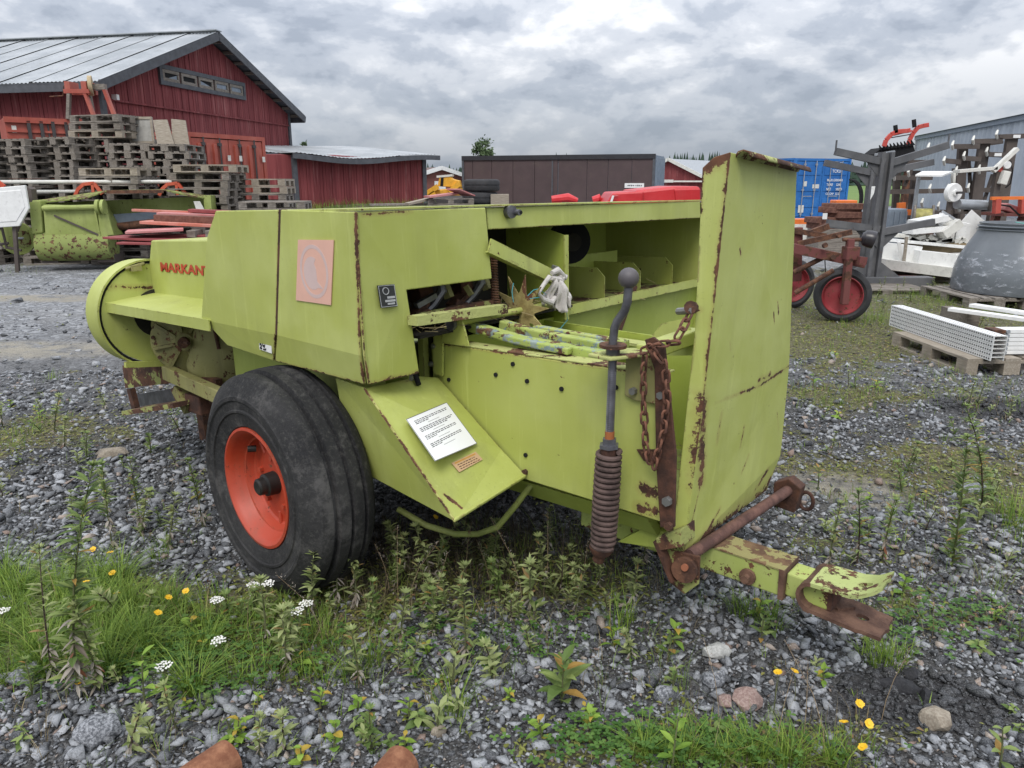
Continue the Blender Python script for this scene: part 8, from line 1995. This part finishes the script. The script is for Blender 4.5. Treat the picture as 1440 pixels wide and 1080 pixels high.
# low ground cover: small leaves over the weedy ground, and the clover at the lower edge
low = PB(); clo = PB()
def lowleaf(pb, x, y, s_, tint):
    z = hgt(x, y) + rg.uniform(0.0, 0.02); a = rg.uniform(0, 6.283)
    pb.leaf((x, y, z), (math.cos(a), math.sin(a), rg.uniform(0.0, 0.7)), s_, s_ * rg.uniform(0.35, 0.6), tint, droop=0.2, prof=(0.2, 1.0, 0.1))
cnt = 0
for i in range(150000):
    y = 1.1 + 9.5 * rg.random() ** 1.2; x = rg.uniform(-0.75, 0.75) * y
    c = cover(x, y)
    if rg.random() < c * 0.85 - 0.10:
        lowleaf(low, x, y, rg.uniform(0.009, 0.026) * (1 + 0.07 * y), rg.random()); cnt += 1
        if cnt > 40000: break
lo2 = low.obj('ground_cover', MOSS_M); lo2['kind'] = 'stuff'; lo2['label'] = 'low moss and small leaves creeping over the gravel'
def clover_patch(px_, py_, rx, ry, n):
    g = gp(px_, py_)
    for i in range(n):
        x, y = g.x + rg.gauss(0, rx), g.y + rg.gauss(0, ry); z = hgt(x, y) + rg.uniform(0.02, 0.055); a0 = rg.uniform(0, 6.28); s_ = rg.uniform(0.010, 0.017); ti = rg.random()
        for k in range(3):
            a = a0 + k * 2.094; clo.leaf((x, y, z), (math.cos(a), math.sin(a), 0.15), s_, s_ * 0.85, ti * 0.95, droop=0.1, prof=(0.2, 0.9, 0.75), fold=0.1)
for a in ((1000, 1050, 0.13, 0.05, 110), (860, 1040, 0.09, 0.05, 100), (935, 1060, 0.10, 0.05, 90), (1300, 885, 0.14, 0.10, 120), (1380, 870, 0.12, 0.10, 100), (170, 930, 0.20, 0.09, 260), (260, 915, 0.18, 0.09, 220), (800, 1060, 0.10, 0.05, 50), (1080, 1060, 0.14, 0.05, 60), (300, 960, 0.14, 0.07, 110), (760, 900, 0.16, 0.08, 70), (580, 900, 0.16, 0.08, 60), (400, 930, 0.16, 0.08, 70)): clover_patch(*a)
co = clo.obj('clover', CLOVER_M); co['kind'] = 'stuff'; co['label'] = 'dark green clover leaves between the stones'

# individual weeds -------------------------------------------------------------
def stem_tube(pts, r0, r1): return MB().tube(pts, [r0 + (r1 - r0) * i / (len(pts) - 1) for i in range(len(pts))], 6)
def mugwort(h, seed, pale=0.5, lower_dead=True):
    """upright stem with whorls of narrow leaves; returns stem, leaf and withered-leaf meshes as parts of an Empty"""
    rng = random.Random(seed); e = thing('weed', 'weed', 'plant')
    bend = Vector((rng.gauss(0, 0.10), rng.gauss(0, 0.10), 0)) * h; P_ = [bend * (f * f) + Vector((0, 0, h * f)) for f in (0, 0.25, 0.5, 0.75, 1)]
    def pos(f): return bend * (f * f) + Vector((0, 0, h * f))
    stem_tube(P_, 0.0035 + h * 0.002, 0.0014).obj('stem', STEM_D if rng.random() < 0.35 else STEM_M, e)
    pb, dd = PB(), PB(); n = int(h / 0.015)
    for i in range(n):
        f = 0.06 + 0.94 * i / n; k = rng.randint(3, 5)
        for j in range(k):
            a = rng.uniform(0, 6.28); L_ = rng.uniform(0.028, 0.062) * (1.2 - 0.5 * f) * (0.7 + h); el = rng.uniform(0.2, 0.9)
            tgt = dd if (lower_dead and f < 0.38 and rng.random() < 0.75) else pb
            if tgt is dd: L_ *= 0.62
            tgt.leaf(pos(f), (math.cos(a), math.sin(a), el if tgt is pb else -0.4), L_, L_ * rng.uniform(0.2, 0.34), rng.random(), droop=rng.uniform(0.0, 0.4))
    for j in range(10):
        a = j * 0.63; pb.leaf(pos(0.97), (math.cos(a), math.sin(a), 1.1), 0.028, 0.008, rng.random() * 0.9, droop=0.2)
    pb.obj('leaves', PALE_M if rng.random() < pale else LEAF_M, e)
    if dd.mb.f: dd.obj('withered_leaves', DEAD_M, e)
    return e
def rosette(s_, seed, mat, up=0.5, n=9, wr=0.45):
    rng = random.Random(seed); e = thing('weed', 'weed', 'plant'); pb = PB(); tips = []
    stem_tube([(0, 0, 0), (0.003, 0, s_ * 0.5), (0, 0.004, s_)], 0.003, 0.0015).obj('stem', STEM_M, e)
    for i in range(n):
        f = (i + 1) / n; a = i * 2.4 + rng.uniform(-0.3, 0.3); L_ = s_ * rng.uniform(0.55, 0.95) * (1.1 - 0.4 * f)
        pb.leaf((0, 0, s_ * f), (math.cos(a), math.sin(a), up + rng.uniform(-0.2, 0.4)), L_, L_ * wr, rng.random(), droop=rng.uniform(0.1, 0.6))
    pb.obj('leaves', mat, e); return e
def leafy_shoot(s_, seed, mat, n=10, wr=0.30, Lf=0.5, prof=(0.10, 0.7, 1.0, 0.75, 0.08)):
    """shoot whose leaves are large enough to pick apart: each leaf its own object"""
    rng = random.Random(seed); e = thing('leafy_shoot', 'shoot', 'plant'); bend = Vector((rng.gauss(0, 0.12), rng.gauss(0, 0.05), 0)) * s_
    def pos(f): return bend * f * f + Vector((0, 0, s_ * f))
    stem_tube([pos(f) for f in (0, .33, .66, 1)], 0.004, 0.0018).obj('stem', STEM_M, e)
    for i in range(n):
        f = 0.15 + 0.85 * (i + 1) / n; a = i * 2.4 + rng.uniform(-0.3, 0.3); L_ = s_ * Lf * rng.uniform(0.75, 1.1) * (1.1 - 0.45 * f)
        pb = PB(); pb.leaf(pos(f), (math.cos(a), math.sin(a), rng.uniform(0.3, 1.0)), L_, L_ * wr, rng.random() * 0.92 if rng.random() < 0.88 else 1.0, droop=rng.uniform(0.1, 0.5), prof=prof); pb.obj('leaf', mat, e)
    return e
def yarrow(h, seed):
    rng = random.Random(seed); e = thing('yarrow', 'yarrow', 'flower'); bend = Vector((rng.gauss(0, 0.12), rng.gauss(0, 0.08), 0)) * h
    stem_tube([bend * f * f + Vector((0, 0, h * f)) for f in (0, .5, 1)], 0.0025, 0.0018).obj('stem', STEM_M, e)
    top = bend + Vector((0, 0, h)); m = MB(); st = MB()
    for i in range(26):
        a = i * 2.4; r = 0.004 * math.sqrt(i + 0.5) * 1.25; p = top + Vector((math.cos(a) * r, math.sin(a) * r, rng.uniform(0.0, 0.006) + 0.008 - r * 0.25))
        m.lathe([(0, 0.002), (0.0042, 0.0), (0.003, -0.003)], p, (rng.gauss(0, 0.2), rng.gauss(0, 0.2), 1), 6)
        if i % 3 == 0: st.tube([top - Vector((0, 0, 0.03)), p], 0.0008, 4)
    m.obj('flower_head', WHT_M, e, smooth=0); st.obj('stalks', STEM_M, e)
    pb = PB()
    for i in range(8):
        a = i * 2.4; pb.leaf((0, 0, h * 0.07 * i), (math.cos(a), math.sin(a), 0.5), 0.05, 0.012, rng.random(), droop=0.3)
    pb.obj('leaves', LEAF_M, e); return e
def hawkbit(h, seed, heads=1):
    rng = random.Random(seed); e = thing('hawkbit', 'hawkbit', 'flower')
    for k in range(heads):
        bend = Vector((rng.gauss(0, 0.22), rng.gauss(0, 0.10), 0)) * h; top = bend + Vector((0, 0, h * (1 - 0.15 * k)))
        stem_tube([(0, 0, 0), bend * 0.3 + Vector((0, 0, h * 0.5)), top], 0.0016, 0.001).obj('stem', STEM_M, e)
        m = MB(); nn = Vector((rng.gauss(0, 0.3), -0.35 + rng.gauss(0, 0.2), 1)).normalized(); a0 = nn.orthogonal().normalized(); b0 = nn.cross(a0)
        for j in range(18):
            q = j * 2 * math.pi / 18; d = a0 * math.cos(q) + b0 * math.sin(q); s2 = nn.cross(d); L_ = rng.uniform(0.011, 0.015)
            m.add([top - s2 * 0.0012, top + d * L_ - s2 * 0.002 + nn * 0.003, top + d * L_ + s2 * 0.002 + nn * 0.003, top + s2 * 0.0012], [(0, 1, 2, 3)])
        m.disc(top + nn * 0.002, nn, 0.005, 0.004, 8); m.obj('flower_head', YEL_M, e, smooth=0)
    return e
def clover_flower(h, seed):
    rng = random.Random(seed); e = thing('clover_flower', 'c', 'flower'); top = Vector((rng.gauss(0, 0.1) * h, 0, h))
    stem_tube([(0, 0, 0), top], 0.0012, 0.001).obj('stem', STEM_M, e); m = MB()
    for i in range(40):
        d = Vector((rng.gauss(0, 1), rng.gauss(0, 1), rng.gauss(0, 1) + 0.3)).normalized(); s2 = d.orthogonal().normalized() * 0.0015; m.add([top + d * 0.003 - s2, top + d * 0.010, top + d * 0.003 + s2], [(0, 1, 2)])
    m.obj('flower_head', PNK_M, e, smooth=0); return e
def put(o, px_, py_, label, group=None, rz=None, sc=1.0):
    g = gp(px_, py_); o.location = (g.x, g.y, hgt(g.x, g.y) - 0.004); o.rotation_euler = (0, 0, rg.uniform(0, 6.28) if rz is None else rz); o.scale = (sc, sc, sc); o['label'] = label
    if group: o['group'] = group
    return o
def zone_of(x, y): return 'right of the chute' if x > 1200 else ('at the lower right edge' if y > 1000 else ('by the white flowers' if x < 400 else 'in front of the baler guard'))
# the plants one can point to
put(mugwort(0.78, 1, 0.9), 112, 985, 'tallest weed at lower left, dark stem with withered pale lower leaves', rz=0)
put(mugwort(0.45, 2, 1.0), 76, 960, 'pale grey leaved weed just left of the tallest weed')
put(mugwort(0.35, 3, 1.0), 140, 975, 'short weed with brown withered leaves right of the tallest weed')
put(mugwort(0.41, 4, 0.0), 158, 770, 'green stemmed weed between gravel and tyre, left of the red rim')
put(mugwort(0.35, 5, 0.0), 198, 745, 'thin weed with yellow lower leaves left of the tyre')
put(mugwort(0.34, 6, 0.5), 285, 740, 'slim upright weed close beside the left side of the big tyre')
put(mugwort(0.62, 7, 0.2, False), 1338, 800, 'long reddish stemmed weed leaning in gravel at the right')
put(mugwort(0.57, 8, 0.2, False), 1378, 730, 'tall green weed near the right edge above the grass clump')
put(mugwort(0.35, 9, 0.2), 1205, 795, 'bushy weed with orange leaf just above the drawbar eye')
put(mugwort(0.30, 10, 0.2), 1165, 800, 'yellow green weed behind the drawbar tube')
put(mugwort(0.32, 11, 0.3), 1240, 790, 'light yellowish weed right of the bushy orange leafed weed')
put(mugwort(0.35, 12, 1.0), 475, 850, 'silvery leaved weed right beneath the tyre, left of a pair')
put(mugwort(0.34, 13, 1.0), 502, 852, 'silvery leaved weed right beneath the tyre, right of a pair')
put(mugwort(0.30, 14, 1.0), 440, 870, 'pale weed beside the white flowers under the tyre')
put(mugwort(0.32, 15, 1.0), 655, 930, 'yellow green weed standing behind the tall grass clump')
put(mugwort(0.27, 16, 0.5), 1370, 590, 'thin sparse weed by the dark asphalt patch')
put(mugwort(0.32, 17, 0.8), 905, 795, 'dusty weed between spring and hinge bracket')
put(mugwort(0.32, 18, 0.6), 845, 800, 'dusty weed growing below the coil spring')
put(rosette(0.16, 21, LEAF_M, 0.8, 16, 0.33), 790, 985, 'weed with yellow lower leaves standing in bare gravel')
put(leafy_shoot(0.20, 22, BRIGHT_M, 9, 0.34, 0.42), 205, 1000, 'young willow shoot with long smooth leaves below the grass patch')
put(leafy_shoot(0.15, 23, BRIGHT_M, 8, 0.36, 0.50), 945, 1085, 'bright lime green shoot at the lower edge of the photo')
put(leafy_shoot(0.07, 24, BRIGHT_M, 5, 0.5, 0.85), 503, 1000, 'small bright seedling with three pointed leaves left of grass clump')
put(leafy_shoot(0.10, 25, BRIGHT_M, 6, 0.85, 0.45, (0.3, 0.9, 1.0, 0.85, 0.3)), 470, 1058, 'seedling with round bright leaves by the pipe at lower edge')
put(leafy_shoot(0.07, 26, BRIGHT_M, 6, 0.7, 0.6, (0.3, 0.9, 1.0, 0.8, 0.2)), 425, 1078, 'tiny round leaved seedling at the lower edge')
put(leafy_shoot(0.08, 27, BRIGHT_M, 7, 0.75, 0.7, (0.3, 0.9, 1.0, 0.8, 0.2)), 1268, 840, 'broad bright leaf plant just behind the drawbar eye')
put(leafy_shoot(0.12, 28, LEAF_M, 8, 0.42, 0.5), 940, 930, 'green and rust leaved plant in front of the hinge bracket')
put(leafy_shoot(0.11, 29, LEAF_M, 8, 0.40, 0.5), 945, 975, 'brownish plant left of the speckled grey stone')
put(leafy_shoot(0.13, 30, LEAF_M, 8, 0.40, 0.5), 1405, 1085, 'reddish leaved plant in the lower right corner')
put(leafy_shoot(0.13, 31, LEAF_M, 6, 0.45, 0.45), 1150, 690, 'dark leaved plant right of the hinge bar end')
put(leafy_shoot(0.12, 32, BRIGHT_M, 5, 0.3, 0.8), 1143, 545, 'yellow green leaning plant beside the chute edge')
put(leafy_shoot(0.11, 33, LEAF_M, 10, 0.35, 0.55), 1070, 905, 'leafy plant hanging out of the grass clump under the drawbar')
for k, (x, y, h) in enumerate(((372, 868, 0.13), (362, 862, 0.12), (310, 880, 0.11), (318, 930, 0.10), (238, 985, 0.12), (432, 880, 0.10), (424, 892, 0.10), (10, 895, 0.10))):
    put(yarrow(h, 40 + k), x, y, ['white flower cluster right at the foot of the tyre', 'white flower cluster just left of the tallest tyre foot cluster', 'white flower in the grass left of the tyre foot', 'white flower head in front of the grass patch', 'white flower head among the grass lower left', 'flat white flower right of the tyre foot cluster', 'small white flower below the flat white flower', 'white flower at the left edge of the photo'][k], 'white flowers by the tyre')
HB = ((120, 860, .12), (170, 832, .09), (172, 870, .11), (238, 905, .13), (232, 875, .11), (138, 800, .10), (166, 800, .09), (256, 862, .1), (125, 910, .12), (1088, 1000, .15), (1118, 990, .12), (1205, 1055, .15), (1200, 1075, .15), (1205, 1100, .12), (120, 985, .06), (620, 755, .1))
HL = ['yellow flower in the grass patch beside the tallest weed', 'yellow flower above the grass near the thin weed', 'yellow flower low in the middle of the grass', 'largest yellow flower at the right end of grass', 'yellow flower above the largest one', 'yellow flower on gravel, left of a pair', 'yellow flower on gravel, right of a pair', 'small yellow flower near the white flowers', 'yellow flower under the tallest weed', 'yellow flower left of a pair below the drawbar', 'yellow flower right of a pair below the drawbar', 'upper yellow flower near the brown rounded stone', 'middle yellow flower near the brown rounded stone', 'lowest yellow flower near the lower edge', 'tiny yellow flower at the foot of the tallest weed', 'yellow flower in the shade under the guard']
for k, (x, y, h) in enumerate(HB): put(hawkbit(h, 60 + k, 2 if k in (9, 11) else 1), x, y, HL[k], 'yellow flowers')
def seed_grass(h, seed):
    rng = random.Random(seed); e = thing('seed_stalk', 'seed', 'plant'); bend = Vector((rng.gauss(0, 0.25), rng.gauss(0, 0.15), 0)) * h
    def pos(f): return bend * f * f + Vector((0, 0, h * f))
    stem_tube([pos(f) for f in (0, .3, .6, 1)], 0.0012, 0.0006).obj('stalk', STRAW_M, e); pb = PB()
    for i in range(46):
        f = rng.uniform(0.62, 1.0); a = rng.uniform(0, 6.28); L_ = 0.03 * (1.15 - f) + 0.006; p = pos(f) + Vector((math.cos(a), math.sin(a), 0.5)) * L_ * rng.random()
        pb.leaf(p, (math.cos(a), math.sin(a), 0.8), 0.007, 0.0022, rng.random(), droop=0.1, prof=(0.3, 1.0, 0.1))
    pb.obj('seed_head', DEAD_M, e); return e
STRAW_M = plain('straw_stalk', (0.30, 0.22, 0.13), 0.8, 0.3)
SGM = [seed_grass(0.30, 201), seed_grass(0.25, 202), seed_grass(0.34, 203)]
for k, (x, y) in enumerate(((560, 850), (548, 838), (575, 862), (655, 820), (690, 835), (735, 850), (770, 822), (820, 835), (455, 905), (610, 880), (300, 880), (350, 905), (1090, 1060), (1130, 1040), (1160, 1066), (1010, 1030), (1240, 1010), (1330, 760), (1300, 720), (1255, 700))):
    o = SGM[k] if k < 3 else dup(SGM[k % 3], (0, 0, 0), 0, '')
    put(o, x, y, 'thin brown grass stalk with a loose seed head ' + zone_of(x, y), 'seed head grasses')
CLF = [clover_flower(0.07, 90), clover_flower(0.06, 91)]
for k, (x, y) in enumerate(((1310, 872), (1372, 850), (1390, 880), (1405, 895), (1350, 900), (1405, 870), (1372, 905), (1290, 860))):
    o = CLF[k] if k < 2 else dup(CLF[k % 2], (0, 0, 0), 0, '')
    put(o, x, y, 'round pinkish clover flower in the patch at the right', 'pink clover flowers')
# the many small weeds nothing tells apart: copies of ten masters
SM = [mugwort(0.16, 101, 0.3), mugwort(0.13, 102, 0.8), mugwort(0.20, 103, 0.5), mugwort(0.10, 104, 0.2, False), rosette(0.06, 105, BRIGHT_M, 0.4, 8), rosette(0.05, 106, LEAF_M, 0.3, 9), rosette(0.08, 107, PALE_M, 0.7, 10, 0.3), rosette(0.045, 108, BRIGHT_M, 0.2, 7, 0.6), mugwort(0.15, 109, 0.0, False), rosette(0.05, 110, LEAF_M, 0.1, 9, 0.5)]
first = [True] * len(SM)
KIND = ['upright narrow leaved weed', 'short dusty leaved weed', 'taller leafy weed', 'tiny upright weed', 'bright green leafy sprout', 'flat green rosette', 'pale leaved sprout', 'broad leaved bright sprout', 'fresh green weed', 'low flat leaved weed']
def zone(x, y):
    if y < 460 and x > 1100: return 'behind the white profile pallet'
    if x > 1100 and y < 600: return 'in the mossy strip right of the chute'
    if x > 1100 and y < 820: return 'in gravel above the drawbar eye'
    if x > 930: return 'in gravel below the drawbar'
    if 190 < x < 270 and 560 < y < 585: return 'under the front step of the baler'
    if x < 320 and y < 640: return 'in far gravel left of the baler'
    if x < 320 and y < 800: return 'in gravel left of the tyre'
    if x < 430: return 'by the grass patch lower left'
    if y < 835: return 'in the shade under the baler'
    if y < 965: return 'in gravel in front of the tyre and guard'
    return 'among stones at the lower edge'
def small(px_, py_, kinds=None):
    i = rg.choice(kinds) if kinds else rg.randrange(len(SM))
    if first[i]: first[i] = False; o = SM[i]
    else: o = dup(SM[i], (0, 0, 0), 0, '')
    put(o, px_, py_, KIND[i] + ' ' + zone(px_, py_), 'small weeds ' + zone(px_, py_), sc=rg.uniform(0.6, 1.35)); o.rotation_euler = (rg.gauss(0, 0.17), rg.gauss(0, 0.17), rg.uniform(0, 6.28))
for i in range(len(SM)): small(rg.uniform(20, 700), rg.uniform(900, 1060), [i])
for i in range(30): small(rg.uniform(0, 300), rg.uniform(540, 780))
for i in range(34): small(rg.uniform(10, 440), rg.uniform(850, 1060))
for i in range(26): small(rg.uniform(440, 900), rg.uniform(830, 960))
for i in range(14): small(rg.uniform(430, 900), rg.uniform(960, 1070), [4, 5, 6, 7, 9])
for i in range(28): small(rg.uniform(1110, 1440), rg.uniform(600, 800))
for i in range(30): small(rg.uniform(1120, 1440), rg.uniform(430, 600))
for i in range(22): small(rg.uniform(1180, 1440), rg.uniform(395, 450), [0, 1, 2, 8])
for i in range(16): small(rg.uniform(940, 1440), rg.uniform(840, 1070), [4, 5, 6, 7, 9, 3])
for i in range(26): small(rg.uniform(540, 850), rg.uniform(770, 840), [0, 1, 2, 8])
for i in range(16): small(rg.uniform(470, 760), rg.uniform(830, 900), [0, 1, 2, 8])
for i in range(8): small(rg.uniform(200, 262), rg.uniform(566, 580), [4, 5, 7])
